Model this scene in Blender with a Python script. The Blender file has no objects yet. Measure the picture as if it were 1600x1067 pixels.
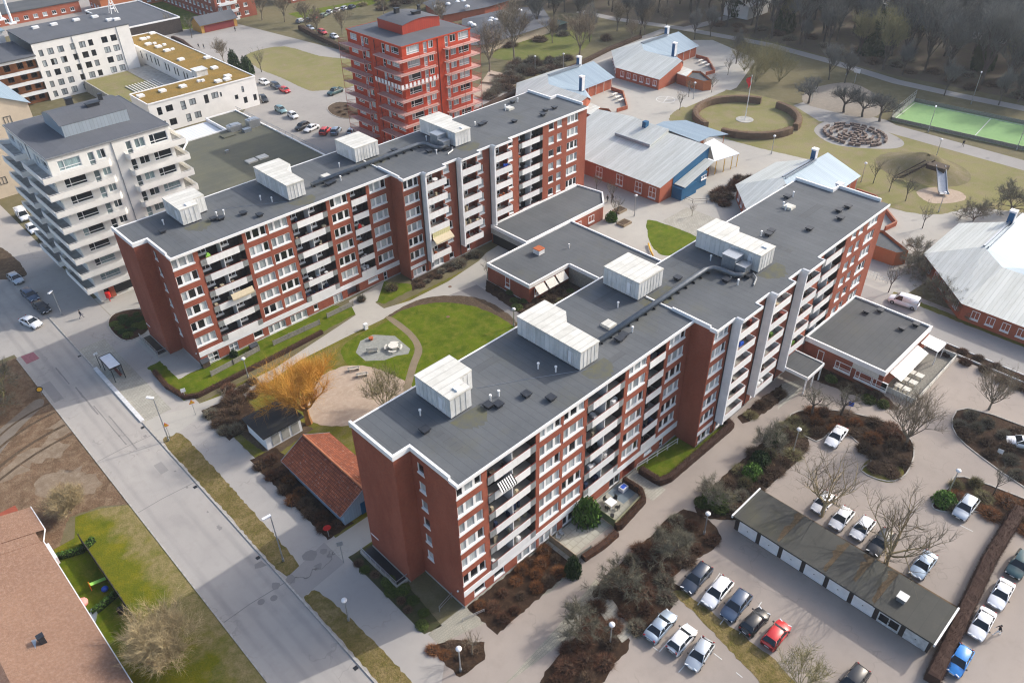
import bpy, bmesh, math, random
from mathutils import Vector, Matrix
R = math.radians
sc = bpy.context.scene
col = sc.collection
# ---------------------------------------------------------------- camera
CAMH = 78.5
FPX = 1232.3                      # focal length in pixels of a 1600 px wide frame
YAW, PIT, ROL = R(46.272), R(36.630), R(-1.049)
_f = Vector((math.cos(YAW)*math.cos(PIT), math.sin(YAW)*math.cos(PIT), -math.sin(PIT)))
_r = Vector((math.sin(YAW), -math.cos(YAW), 0))
_u = _r.cross(_f)
CR = _r*math.cos(ROL) + _u*math.sin(ROL)
CU = -_r*math.sin(ROL) + _u*math.cos(ROL)
cam = bpy.data.cameras.new('camera')
cam.sensor_width = 36
cam.lens = 36*FPX/1600
cam.clip_start = 1
cam.clip_end = 2000
co = bpy.data.objects.new('camera', cam)
col.objects.link(co)
m = Matrix((CR, CU, -_f)).transposed().to_4x4()
m.translation = (0, 0, CAMH)
co.matrix_world = m
sc.camera = co
# ---------------------------------------------------------------- light
SUN_DIR = Vector((0.956*math.cos(R(32)), -0.292*math.cos(R(32)), math.sin(R(32))))   # towards the sun
w = bpy.data.worlds.new('World')
sc.world = w
w.use_nodes = True
nt = w.node_tree
sky = nt.nodes.new('ShaderNodeTexSky')
sky.sky_type = 'NISHITA'
sky.sun_disc = False
sky.sun_elevation = R(32)
sky.sun_rotation = math.atan2(SUN_DIR.x, SUN_DIR.y)
sky.air_density = 1.0
sky.dust_density = 4.0
bg = nt.nodes['Background']
bg.inputs[1].default_value = 0.15
nt.links.new(sky.outputs[0], bg.inputs[0])
sl = bpy.data.lights.new('sun', 'SUN')
sl.energy = 2.0
sl.angle = R(0.6)
sl.color = (1, 0.955, 0.88)
so = bpy.data.objects.new('sun', sl)
col.objects.link(so)
so.rotation_euler = SUN_DIR.to_track_quat('Z', 'Y').to_euler()
so.location = (0, 0, 200)
sc.view_settings.view_transform = 'Standard'
sc.view_settings.look = 'None'
sc.view_settings.exposure = 0.87
sc.view_settings.gamma = 1
sc.cycles.max_bounces = 4
sc.cycles.diffuse_bounces = 2
sc.cycles.glossy_bounces = 2
sc.cycles.transparent_max_bounces = 4
sc.cycles.use_denoising = True
sc.cycles.filter_width = 1.2

rng = random.Random(7)

def at(px, py, z=0.0):
    """the point at height z of a feature measured in the survey photograph"""
    d = CR*((px-800)/FPX) - CU*((py-533.5)/FPX) + _f
    t = (z-CAMH)/d.z
    return (d.x*t, d.y*t)
def ats(L, z=0.0):
    return [at(a, b, z) for a, b in L]
# ---------------------------------------------------------------- materials
class NT:
    def __init__(s, name):
        s.m = bpy.data.materials.new(name)
        s.m.use_nodes = True
        s.t = s.m.node_tree
        s.b = s.t.nodes['Principled BSDF']
        s.pos = None
    def n(s, ty, **k):
        o = s.t.nodes.new('ShaderNode'+ty)
        for a, v in k.items():
            setattr(o, a, v)
        return o
    def l(s, a, b):
        s.t.links.new(a, b)
    def vec(s, mode='pos', scale=None):
        if mode == 'pos':
            v = s.n('NewGeometry').outputs['Position']
        else:
            v = s.n('TexCoord').outputs['Object']
        if scale:
            mp = s.n('Mapping')
            mp.inputs['Scale'].default_value = scale
            s.l(v, mp.inputs['Vector'])
            v = mp.outputs[0]
        return v
    def noise(s, sca, det=3, vec=None, rough=.6):
        o = s.n('TexNoise')
        o.inputs['Scale'].default_value = sca
        o.inputs['Detail'].default_value = det
        o.inputs['Roughness'].default_value = rough
        s.l(vec or s.vec(), o.inputs['Vector'])
        return o.outputs['Fac']
    def ramp(s, fac, a, b):
        o = s.n('MapRange')
        o.inputs[1].default_value = a
        o.inputs[2].default_value = b
        s.l(fac, o.inputs[0])
        return o.outputs[0]
    def mix(s, fac, a, b):
        o = s.n('Mix', data_type='RGBA')
        for v, i in ((fac, 0), (a, 6), (b, 7)):
            if hasattr(v, 'is_linked'):
                s.l(v, o.inputs[i])
            else:
                o.inputs[i].default_value = v if i == 0 else (*v[:3], 1)
        return o.outputs[2]
    def math(s, op, a, b=0.0):
        o = s.n('Math', operation=op)
        for v, i in ((a, 0), (b, 1)):
            if hasattr(v, 'is_linked'):
                s.l(v, o.inputs[i])
            else:
                o.inputs[i].default_value = v
        return o.outputs[0]
    def out(s, c, rough=.85, metal=0, spec=.3):
        if hasattr(c, 'is_linked'):
            s.l(c, s.b.inputs['Base Color'])
        else:
            s.b.inputs['Base Color'].default_value = (*c, 1)
        s.b.inputs['Roughness'].default_value = rough
        s.b.inputs['Metallic'].default_value = metal
        s.b.inputs['Specular IOR Level'].default_value = spec
        return s.m
    def bump(s, h, dist=.02, st=.6):
        o = s.n('Bump')
        o.inputs['Strength'].default_value = st
        o.inputs['Distance'].default_value = dist
        s.l(h, o.inputs['Height'])
        s.l(o.outputs[0], s.b.inputs['Normal'])

def plain(name, c, rough=.6, metal=0, spec=.4, var=.12, sca=3., mode='pos'):
    """one colour with mild dirt"""
    n = NT(name)
    f = n.ramp(n.noise(sca, 4, n.vec(mode)), .3, .7)
    a = tuple(x*(1-var) for x in c)
    b = tuple(min(1, x*(1+var*.5)) for x in c)
    return n.out(n.mix(f, a, b), rough, metal, spec)

def ground_mat(name, c1, c2, c3, s1=.15, s2=1.5, s3=8., rough=.95, w3=.5, bump=0):
    n = NT(name)
    a = n.mix(n.ramp(n.noise(s1, 4), .35, .65), c1, c2)
    b = n.mix(n.ramp(n.noise(s2, 4), .45, .75), a, c3)
    f = n.noise(s3, 3, rough=.7)
    d = n.math('MULTIPLY', n.ramp(f, .3, .7), w3)
    e = n.mix(d, b, tuple(x*.45 for x in c2))
    if bump:
        n.bump(f, bump, 1)
    return n.out(e, rough, 0, .15)

def asphalt(name, c1, c2, crack=.5, patch=None):
    crack *= .5
    n = NT(name)
    big = n.ramp(n.noise(.07, 4), .35, .65)
    c = n.mix(big, c1, c2)
    mid = n.ramp(n.noise(.6, 5, rough=.7), .5, .8)
    c = n.mix(n.math('MULTIPLY', mid, .35), c, tuple(x*.62 for x in c1))
    fine = n.noise(14., 2)
    c = n.mix(n.math('MULTIPLY', n.ramp(fine, .3, .7), .22), c, tuple(x*.55 for x in c1))
    vo = n.n('TexVoronoi', feature='DISTANCE_TO_EDGE')
    vo.inputs['Scale'].default_value = .11
    wv = n.n('Vector'+'Math', operation='ADD')
    nz = n.n('TexNoise')
    nz.inputs['Scale'].default_value = .5
    n.l(n.vec(), nz.inputs['Vector'])
    sc_ = n.n('VectorMath', operation='SCALE')
    n.l(nz.outputs['Color'], sc_.inputs[0])
    sc_.inputs['Scale'].default_value = 4
    n.l(n.vec(), wv.inputs[0])
    n.l(sc_.outputs[0], wv.inputs[1])
    n.l(wv.outputs[0], vo.inputs['Vector'])
    cr = n.math('LESS_THAN', vo.outputs['Distance'], .006)
    gate = n.ramp(n.noise(.09, 2), .5, .56)
    c = n.mix(n.math('MULTIPLY', n.math('MULTIPLY', cr, gate), crack), c, tuple(x*.35 for x in c1))
    return n.out(c, .93, 0, .2)

def paving(name, c1, c2, bw=.5, bh=.5, gap=.02, off=.5, gapc=None):
    n = NT(name)
    br = n.n('TexBrick')
    br.offset = off
    br.inputs['Color1'].default_value = (*c1, 1)
    br.inputs['Color2'].default_value = (*c2, 1)
    br.inputs['Mortar'].default_value = (*(gapc or tuple(x*.55 for x in c1)), 1)
    br.inputs['Scale'].default_value = 1
    br.inputs['Mortar Size'].default_value = gap
    br.inputs['Brick Width'].default_value = bw
    br.inputs['Row Height'].default_value = bh
    n.l(n.vec(), br.inputs['Vector'])
    c = n.mix(n.math('MULTIPLY', n.ramp(n.noise(.35, 5, rough=.7), .4, .7), .45), br.outputs[0], tuple(x*.6 for x in c2))
    return n.out(c, .9, 0, .2)

def brick(name, c1, c2, mort, streak=.35):
    n = NT(name)
    sx = n.n('SeparateXYZ')
    n.l(n.vec(), sx.inputs[0])
    cx = n.n('CombineXYZ')
    n.l(n.math('ADD', sx.outputs[0], sx.outputs[1]), cx.inputs[0])
    n.l(sx.outputs[2], cx.inputs[1])
    br = n.n('TexBrick')
    br.inputs['Color1'].default_value = (*c1, 1)
    br.inputs['Color2'].default_value = (*c2, 1)
    br.inputs['Mortar'].default_value = (*mort, 1)
    br.inputs['Scale'].default_value = 1
    br.inputs['Mortar Size'].default_value = .012
    br.inputs['Brick Width'].default_value = .25
    br.inputs['Row Height'].default_value = .083
    n.l(cx.outputs[0], br.inputs['Vector'])
    big = n.ramp(n.noise(.3, 5, n.vec('pos', (1, 1, .35)), .7), .35, .7)
    c = n.mix(n.math('MULTIPLY', big, streak), br.outputs[0], tuple(x*.55 for x in c2))
    n.bump(br.outputs['Fac'], -.01, .4)
    return n.out(c, .9, 0, .2)

def felt(name, c1, c2, seam, moss=0, axis='x', per=1.0):
    """roofing felt: sheets with seams, stains and a little moss"""
    n = NT(name)
    sx = n.n('SeparateXYZ')
    n.l(n.vec(), sx.inputs[0])
    a = sx.outputs[0 if axis == 'x' else 1]
    fr = n.math('FRACT', n.math('MULTIPLY', a, 1/per))
    ln = n.math('LESS_THAN', fr, .05/per)
    sheet = n.n('TexWhiteNoise', noise_dimensions='1D')
    n.l(n.math('FLOOR', n.math('MULTIPLY', a, 1/per)), sheet.inputs['W'])
    big = n.ramp(n.noise(.18, 5, rough=.65), .35, .7)
    c = n.mix(big, c1, c2)
    c = n.mix(n.math('MULTIPLY', sheet.outputs['Value'], .22), c, tuple(x*.6 for x in c1))
    c = n.mix(n.math('MULTIPLY', n.ramp(n.noise(5, 4, rough=.7), .5, .8), .35), c, tuple(min(1, x*1.7) for x in c2))
    if moss:
        c = n.mix(n.math('MULTIPLY', n.ramp(n.noise(.13, 5, rough=.75), .55, .75), moss), c, (.11, .10, .035))
    c = n.mix(n.math('MULTIPLY', ln, .45), c, seam)
    sp = n.math('GREATER_THAN', n.noise(2.2, 6, rough=.8), .70)
    c = n.mix(n.math('MULTIPLY', sp, .3), c, (.3, .32, .33))
    return n.out(c, .85, 0, .3)

def seam_metal(name, c1, c2, rough=.4, per=.6, axis='x', metal=.5, lines=.5, stain=.3, stc=(.2, .2, .17), stv=(1, 1, 1)):
    n = NT(name)
    sx = n.n('SeparateXYZ')
    n.l(n.vec(), sx.inputs[0])
    if axis == 'xy':
        a = n.math('MULTIPLY', n.math('SUBTRACT', sx.outputs[0], sx.outputs[1]), .7071)
    else:
        a = sx.outputs[0 if axis == 'x' else 1]
    fr = n.math('FRACT', n.math('MULTIPLY', a, 1/per))
    ln = n.math('LESS_THAN', fr, .12)
    sheet = n.n('TexWhiteNoise', noise_dimensions='1D')
    n.l(n.math('FLOOR', n.math('MULTIPLY', a, 1/per)), sheet.inputs['W'])
    c = n.mix(sheet.outputs['Value'], c1, c2)
    c = n.mix(n.math('MULTIPLY', ln, lines), c, tuple(x*.5 for x in c1))
    c = n.mix(n.math('MULTIPLY', n.ramp(n.noise(.5, 5, n.vec('pos', stv), .75), .45, .75), stain), c, stc)
    n.bump(n.math('LESS_THAN', fr, .1), .04, .7)
    return n.out(c, rough, metal, .4)

def tiles(name, c1, c2, axis='x', rows=.38, cols=.3, moss=.0):
    n = NT(name)
    sx = n.n('SeparateXYZ')
    n.l(n.vec(), sx.inputs[0])
    cx = n.n('CombineXYZ')
    i, j = (1, 0) if axis == 'x' else (0, 1)
    n.l(sx.outputs[i], cx.inputs[0])
    n.l(sx.outputs[j], cx.inputs[1])
    br = n.n('TexBrick')
    br.offset = 0
    br.inputs['Color1'].default_value = (*c1, 1)
    br.inputs['Color2'].default_value = (*c2, 1)
    br.inputs['Mortar'].default_value = (*tuple(x*.3 for x in c1), 1)
    br.inputs['Scale'].default_value = 1
    br.inputs['Mortar Size'].default_value = .035
    br.inputs['Brick Width'].default_value = cols
    br.inputs['Row Height'].default_value = rows
    n.l(cx.outputs[0], br.inputs['Vector'])
    c = n.mix(n.math('MULTIPLY', n.ramp(n.noise(.8, 5, rough=.75), .42, .7), .6), br.outputs[0], tuple(x*.4 for x in c2))
    if moss:
        c = n.mix(n.math('MULTIPLY', n.math('GREATER_THAN', n.noise(3.2, 3, rough=.7), .64), moss), c, (.45, .4, .36))
    n.bump(br.outputs['Fac'], -.05, .8)
    return n.out(c, .85, 0, .2)

def glass_mat(name, dark=(.012, .014, .018), curtains=.5, cur1=(.42, .45, .47), cur2=(.16, .17, .18)):
    n = NT(name)
    g = n.n('NewGeometry')
    oi = n.n('ObjectInfo')
    r = n.math('FRACT', n.math('ADD', n.math('MULTIPLY', g.outputs['Random Per Island'], 3.7), n.math('MULTIPLY', oi.outputs['Random'], 5.1)))
    r2 = n.math('FRACT', n.math('MULTIPLY', n.math('ADD', r, oi.outputs['Random']), 7.3))
    cur = n.mix(r2, cur1, cur2)
    nz = n.ramp(n.noise(6, 2, n.vec('pos', (1, 1, .1))), .35, .65)
    cur = n.mix(n.math('MULTIPLY', nz, .4), cur, tuple(x*.5 for x in cur2))
    # whole-window chance of curtains, with an odd pane that differs
    pick = n.math('ADD', n.math('MULTIPLY', oi.outputs['Random'], .7), n.math('MULTIPLY', r, .3))
    c = n.mix(n.math('GREATER_THAN', pick, 1-curtains), dark, cur)
    return n.out(c, .06, 0, .5)

def leafy(name, c1, c2, rough=.8, sca=1.2):
    n = NT(name)
    g = n.n('NewGeometry')
    f = n.math('ADD', n.math('MULTIPLY', g.outputs['Random Per Island'], .6), n.math('MULTIPLY', n.noise(sca, 3), .4))
    oi = n.n('ObjectInfo')
    c = n.mix(n.ramp(f, .15, .85), c1, c2)
    v = n.n('HueSaturation')
    n.l(c, v.inputs['Color'])
    n.l(n.math('ADD', n.math('MULTIPLY', oi.outputs['Random'], .4), .8), v.inputs['Value'])
    return n.out(v.outputs[0], rough, 0, .15)

def paint(name, c, metal=.0):
    n = NT(name)
    n.b.inputs['Coat Weight'].default_value = .6
    n.b.inputs['Coat Roughness'].default_value = .06
    f = n.noise(4, 4, n.vec('obj'))
    d = n.mix(n.math('MULTIPLY', n.ramp(f, .45, .8), .18), c, tuple(x*.6+.05 for x in c))
    return n.out(d, .38, metal, .5)

MT = {}
def mat(k):
    return MT[k]
MT['asphalt'] = asphalt('asphalt', (.40, .375, .345), (.34, .32, .30))
def road_asphalt():
    m_ = asphalt('asphalt_road', (.40, .375, .345), (.34, .32, .30), .5); n = NT.__new__(NT); n.m = m_; n.t = m_.node_tree; n.b = n.t.nodes['Principled BSDF']
    c = n.b.inputs['Base Color'].links[0].from_socket
    sx = n.n('SeparateXYZ'); n.l(n.vec(), sx.inputs[0])
    wv = n.math('SINE', n.math('MULTIPLY', n.math('SUBTRACT', sx.outputs[0], 13.4), 3.49))
    st = n.ramp(n.noise(.35, 4, n.vec('pos', (1, .12, 1)), .65), .4, .65)
    f = n.math('MULTIPLY', n.math('MULTIPLY', n.ramp(wv, -.2, 1.0), st), .38)
    c2 = n.mix(f, c, (.17, .165, .165))
    bl = n.ramp(n.noise(.16, 3, n.vec('pos', (1, .5, 1))), .58, .70)
    n.l(n.mix(n.math('MULTIPLY', bl, .3), c2, (.19, .185, .185)), n.b.inputs['Base Color'])
    return m_
MT['asphalt_road'] = road_asphalt()
MT['asphalt_warm'] = asphalt('asphalt_warm', (.345, .30, .265), (.28, .245, .22), .4)
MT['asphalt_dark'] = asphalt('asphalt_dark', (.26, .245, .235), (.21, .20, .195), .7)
MT['asphalt_path'] = asphalt('asphalt_path', (.42, .40, .36), (.36, .345, .315), .3)
MT['asphalt_far'] = asphalt('asphalt_far', (.33, .315, .295), (.29, .275, .26), .3)
MT['paving'] = paving('paving', (.40, .385, .33), (.34, .325, .28), .7, .35)
MT['paving_small'] = paving('paving_small', (.36, .34, .28), (.31, .30, .25), .3, .3)
MT['patio'] = paving('patio', (.42, .41, .35), (.36, .35, .3), .9, .9, .03)
MT['kerb'] = plain('kerb', (.40, .38, .35), .9, 0, .2, .3, 2)
MT['kerb_white'] = plain('kerb_white', (.62, .62, .62), .8, 0, .2, .2, 2)
MT['line'] = plain('line', (.6, .6, .58), .8, 0, .2, .3, 5)
MT['ground'] = ground_mat('ground', (.17, .145, .075), (.125, .115, .06), (.19, .165, .105), .05, .5, 5)
MT['grass'] = ground_mat('grass', (.115, .16, .003), (.07, .11, .002), (.18, .175, .022), .3, .8, 6, w3=.5, bump=.05)
MT['grass_patchy'] = ground_mat('grass_patchy', (.17, .155, .02), (.10, .11, .012), (.24, .185, .085), .3, .6, 5, w3=.55, bump=.05)
def west_lawn():
    n = NT('west_lawn'); sx = n.n('SeparateXYZ'); n.l(n.vec(), sx.inputs[0])
    e = n.math('ADD', sx.outputs[0], n.math('MULTIPLY', n.math('SUBTRACT', n.noise(.22, 5, rough=.65), .5), 14))
    g = n.mix(n.ramp(n.noise(.5, 5, rough=.7), .35, .65), (.20, .175, .008), (.095, .12, .005))
    st = n.mix(n.ramp(n.noise(1.1, 4), .35, .65), (.31, .235, .115), (.19, .16, .055))
    c = n.mix(n.ramp(e, 8.3, 11.2), g, st)
    f = n.noise(5, 3, rough=.7); n.bump(f, .08, 1)
    return n.out(n.mix(n.math('MULTIPLY', n.ramp(f, .3, .7), .5), c, (.06, .075, .01)), .95, 0, .15)
MT['west_lawn'] = west_lawn()
MT['grass_dry'] = ground_mat('grass_dry', (.29, .215, .10), (.16, .125, .04), (.13, .12, .025), .35, 1.4, 4, w3=.7, bump=.1)
MT['grass_park'] = ground_mat('grass_park', (.25, .225, .10), (.185, .18, .065), (.26, .205, .135), .07, .3, 4, w3=.4)
MT['soil'] = ground_mat('soil', (.115, .08, .055), (.085, .06, .04), (.17, .125, .08), .3, 1.3, 6, w3=.6, bump=.08)
MT['mud'] = ground_mat('mud', (.225, .145, .09), (.14, .09, .055), (.30, .22, .145), .3, .9, 4, w3=.6, bump=.1)
MT['mulch'] = ground_mat('mulch', (.055, .032, .02), (.035, .021, .014), (.10, .06, .036), .5, 2, 8, w3=.6, bump=.1)
MT['sand'] = ground_mat('sand', (.42, .33, .26), (.36, .28, .215), (.46, .38, .3), .3, 1.5, 8, w3=.2)
MT['woodland'] = ground_mat('woodland', (.15, .115, .085), (.10, .085, .065), (.14, .13, .07), .05, .4, 4, w3=.5)
MT['turf'] = ground_mat('turf', (.225, .37, .15), (.24, .385, .165), (.20, .335, .14), .1, .8, 8, w3=.1)
MT['brick'] = brick('brick', (.37, .095, .054), (.275, .066, .04), (.30, .15, .105), .5)
MT['brick_red'] = brick('brick_red', (.42, .105, .055), (.36, .085, .045), (.36, .16, .10), .2)
MT['brick_orange'] = brick('brick_orange', (.55, .17, .06), (.48, .14, .05), (.4, .18, .1), .2)
MT['felt_garage'] = felt('felt_garage', (.066, .066, .06), (.045, .047, .043), (.03, .032, .03), .3, 'y', 1.4)
MT['felt'] = felt('felt', (.108, .117, .127), (.078, .087, .097), (.03, .036, .045), .25, 'x', 1.0)
MT['felt_y'] = felt('felt_y', (.085, .092, .10), (.06, .066, .073), (.03, .035, .04), .2, 'y', 1.0)
MT['felt_moss'] = felt('felt_moss', (.12, .12, .085), (.085, .09, .075), (.05, .055, .045), .5, 'y', 1.4)
MT['felt_tower'] = felt('felt_tower', (.10, .108, .125), (.085, .092, .105), (.06, .066, .075), 0, 'x', 1.6)
MT['white'] = plain('white', (.78, .79, .80), .55, 0, .4, .10, 1.2)
MT['white_trim'] = plain('white_trim', (.80, .80, .80), .5, 0, .4, .06, 2)
MT['render'] = plain('render', (.80, .79, .77), .85, 0, .2, .08, .4)
MT['render_cream'] = plain('render_cream', (.80, .785, .74), .85, 0, .2, .10, .5)
MT['beige'] = plain('beige', (.60, .50, .38), .85, 0, .2, .10, .5)
def panel_mat():
    n = NT('panel'); oi = n.n('ObjectInfo')
    v = n.mix(oi.outputs['Random'], (.70, .71, .72), (.84, .84, .83))
    st = n.ramp(n.noise(1.6, 4, n.vec('pos', (1, 1, .25)), .7), .48, .75)
    return n.out(n.mix(n.math('MULTIPLY', st, .35), v, (.46, .45, .42)), .55, 0, .4)
MT['panel'] = panel_mat()
MT['fin'] = plain('fin', (.78, .79, .81), .8, 0, .2, .10, .8)
MT['concrete'] = plain('concrete', (.38, .37, .34), .9, 0, .2, .25, .9)
MT['corrugated'] = seam_metal('corrugated', (.72, .73, .73), (.60, .61, .61), .5, .55, 'xy', .1, .25, .6, (.36, .37, .34))
MT['box_roof'] = seam_metal('box_roof', (.66, .65, .60), (.56, .55, .50), .6, 1.0, 'y', .1, .45, .55, (.36, .35, .30))
MT['dark_metal'] = plain('dark_metal', (.035, .04, .05), .45, .3, .4, .3, 4)
MT['grey_metal'] = plain('grey_metal', (.30, .34, .39), .4, .6, .4, .2, 3)
MT['galv'] = plain('galv', (.45, .47, .49), .4, .7, .4, .15, 4)
MT['black'] = plain('black', (.015, .016, .018), .5, 0, .4, .2, 5)
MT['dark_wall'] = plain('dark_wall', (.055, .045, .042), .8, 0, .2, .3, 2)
MT['wood'] = plain('wood', (.28, .22, .15), .85, 0, .2, .3, 4)
MT['wood_grey'] = plain('wood_grey', (.24, .23, .20), .9, 0, .2, .35, 4)
MT['wood_dark'] = plain('wood_dark', (.08, .06, .045), .85, 0, .2, .3, 4)
MT['wood_white'] = plain('wood_white', (.66, .64, .58), .8, 0, .2, .15, 4)
MT['rail_red'] = plain('rail_red', (.20, .045, .035), .5, 0, .4, .2, 5)
MT['glass'] = glass_mat('glass', curtains=.62, cur1=(.55, .60, .62), cur2=(.24, .27, .29))  # pale bluish curtain tones, which also carry the panes' sky reflection
MT['glass_dark'] = glass_mat('glass_dark', curtains=.15)
MT['glass_mesh'] = plain('glass_mesh', (.30, .32, .33), .3, .2, .5, .3, 3)
MT['glass_blue'] = glass_mat('glass_blue', (.02, .03, .035), .5, (.35, .47, .48), (.06, .08, .09))
MT['roof_metal'] = seam_metal('roof_metal', (.60, .62, .59), (.50, .52, .49), .55, .7, 'y', .15, .45, .55, (.36, .37, .32), (.25, 2.2, 1))
MT['roof_metal_x'] = seam_metal('roof_metal_x', (.58, .61, .62), (.52, .55, .56), .5, .6, 'x', .25, .35, .25, (.38, .40, .37))
MT['roof_blue'] = seam_metal('roof_blue', (.25, .33, .40), (.215, .29, .36), .55, .6, 'x', .15, .45, .35, (.2, .26, .31), (2.2, .3, 1))
MT['roof_white'] = seam_metal('roof_white', (.70, .72, .73), (.66, .68, .70), .5, .8, 'x', .1, .4, .2, (.5, .52, .52))
MT['clad_blue'] = seam_metal('clad_blue', (.40, .46, .52), (.36, .42, .48), .45, .6, 'x', .3, .5, .15)
MT['clad_red'] = seam_metal('clad_red', (.40, .05, .03), (.36, .045, .028), .5, .6, 'x', .1, .5, .1, (.2, .03, .02))
MT['tower_red'] = plain('tower_red', (.49, .064, .028), .8, 0, .2, .2, .5)
MT['tower_red_rail'] = plain('tower_red_rail', (.40, .10, .08), .6, 0, .3, .1, 3)
MT['blue_wall'] = plain('blue_wall', (.012, .10, .22), .7, 0, .3, .12, 1)
MT['tile_red'] = tiles('tile_red', (.34, .11, .055), (.21, .066, .042), 'x', .34, .3, .45)
MT['tile_brown'] = ground_mat('tile_brown', (.29, .175, .12), (.245, .145, .10), (.37, .25, .19), .12, 3.5, 7, .9, .55, .06)
MT['sedum'] = ground_mat('sedum', (.33, .195, .045), (.22, .15, .04), (.30, .22, .08), .25, 1.0, 3, w3=.75)
MT['yellow'] = plain('yellow', (.75, .42, .03), .5, 0, .4, .1, 3)
MT['red'] = plain('red', (.62, .02, .02), .5, 0, .4, .1, 3)
MT['orange'] = plain('orange', (.80, .22, .02), .5, 0, .4, .1, 3)
MT['blue'] = plain('blue', (.02, .09, .5), .5, 0, .4, .1, 3)
MT['lime'] = plain('lime', (.30, .62, .10), .5, 0, .4, .1, 3)
MT['pink'] = plain('pink', (.80, .32, .28), .6, 0, .3, .1, 3)
MT['terracotta'] = plain('terracotta', (.42, .12, .05), .8, 0, .2, .2, 3)
MT['tan_cloth'] = plain('tan_cloth', (.52, .45, .32), .9, 0, .1, .1, 3)
MT['skin'] = plain('skin', (.5, .3, .22), .6, 0, .3, .05)
MT['cloth_dark'] = plain('cloth_dark', (.015, .016, .02), .9, 0, .1, .1)
MT['cloth_blue'] = plain('cloth_blue', (.03, .045, .09), .9, 0, .1, .1)
MT['bark'] = leafy('bark', (.15, .128, .098), (.24, .205, .155))
MT['bark_dark'] = leafy('bark_dark', (.07, .06, .05), (.115, .10, .085))
MT['twig'] = leafy('twig', (.16, .13, .09), (.25, .21, .15))
MT['twig_grey'] = leafy('twig_grey', (.135, .127, .095), (.22, .205, .15))
MT['twig_wood'] = leafy('twig_wood', (.12, .125, .118), (.19, .19, .17))
MT['twig_olive'] = leafy('twig_olive', (.20, .18, .09), (.30, .27, .13))
MT['twig_straw'] = leafy('twig_straw', (.30, .23, .13), (.44, .36, .21))
MT['twig_gold'] = leafy('twig_gold', (.48, .24, .04), (.62, .34, .07))
MT['bark_gold'] = leafy('bark_gold', (.26, .12, .04), (.36, .18, .06))
MT['shrub_red'] = leafy('shrub_red', (.095, .047, .03), (.17, .088, .054))
MT['shrub_brown'] = leafy('shrub_brown', (.105, .07, .046), (.175, .12, .08))
MT['shrub_beech'] = leafy('shrub_beech', (.18, .075, .03), (.28, .125, .052))
MT['hedge_beech'] = leafy('hedge_beech', (.25, .125, .065), (.34, .18, .095))
MT['shrub_green'] = leafy('shrub_green', (.05, .075, .018), (.10, .13, .03))
MT['leaf'] = leafy('leaf', (.05, .115, .016), (.115, .21, .04))
MT['leaf_dark'] = leafy('leaf_dark', (.018, .038, .014), (.04, .07, .022))
MT['core'] = leafy('core', (.042, .026, .017), (.065, .04, .027))
MT['core_green'] = leafy('core_green', (.02, .035, .01), (.03, .05, .015))
MT['tyre'] = plain('tyre', (.02, .02, .021), .8, 0, .3, .1)
MT['rim'] = plain('rim', (.45, .46, .48), .3, .8, .5, .1)
MT['car_glass'] = NT('car_glass').out((.012, .018, .024), .05, 0, .6)
MT['lens'] = NT('lens').out((.75, .78, .8), .1, 0, .6)
MT['tail'] = NT('tail').out((.35, .01, .01), .15, 0, .6)
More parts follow.
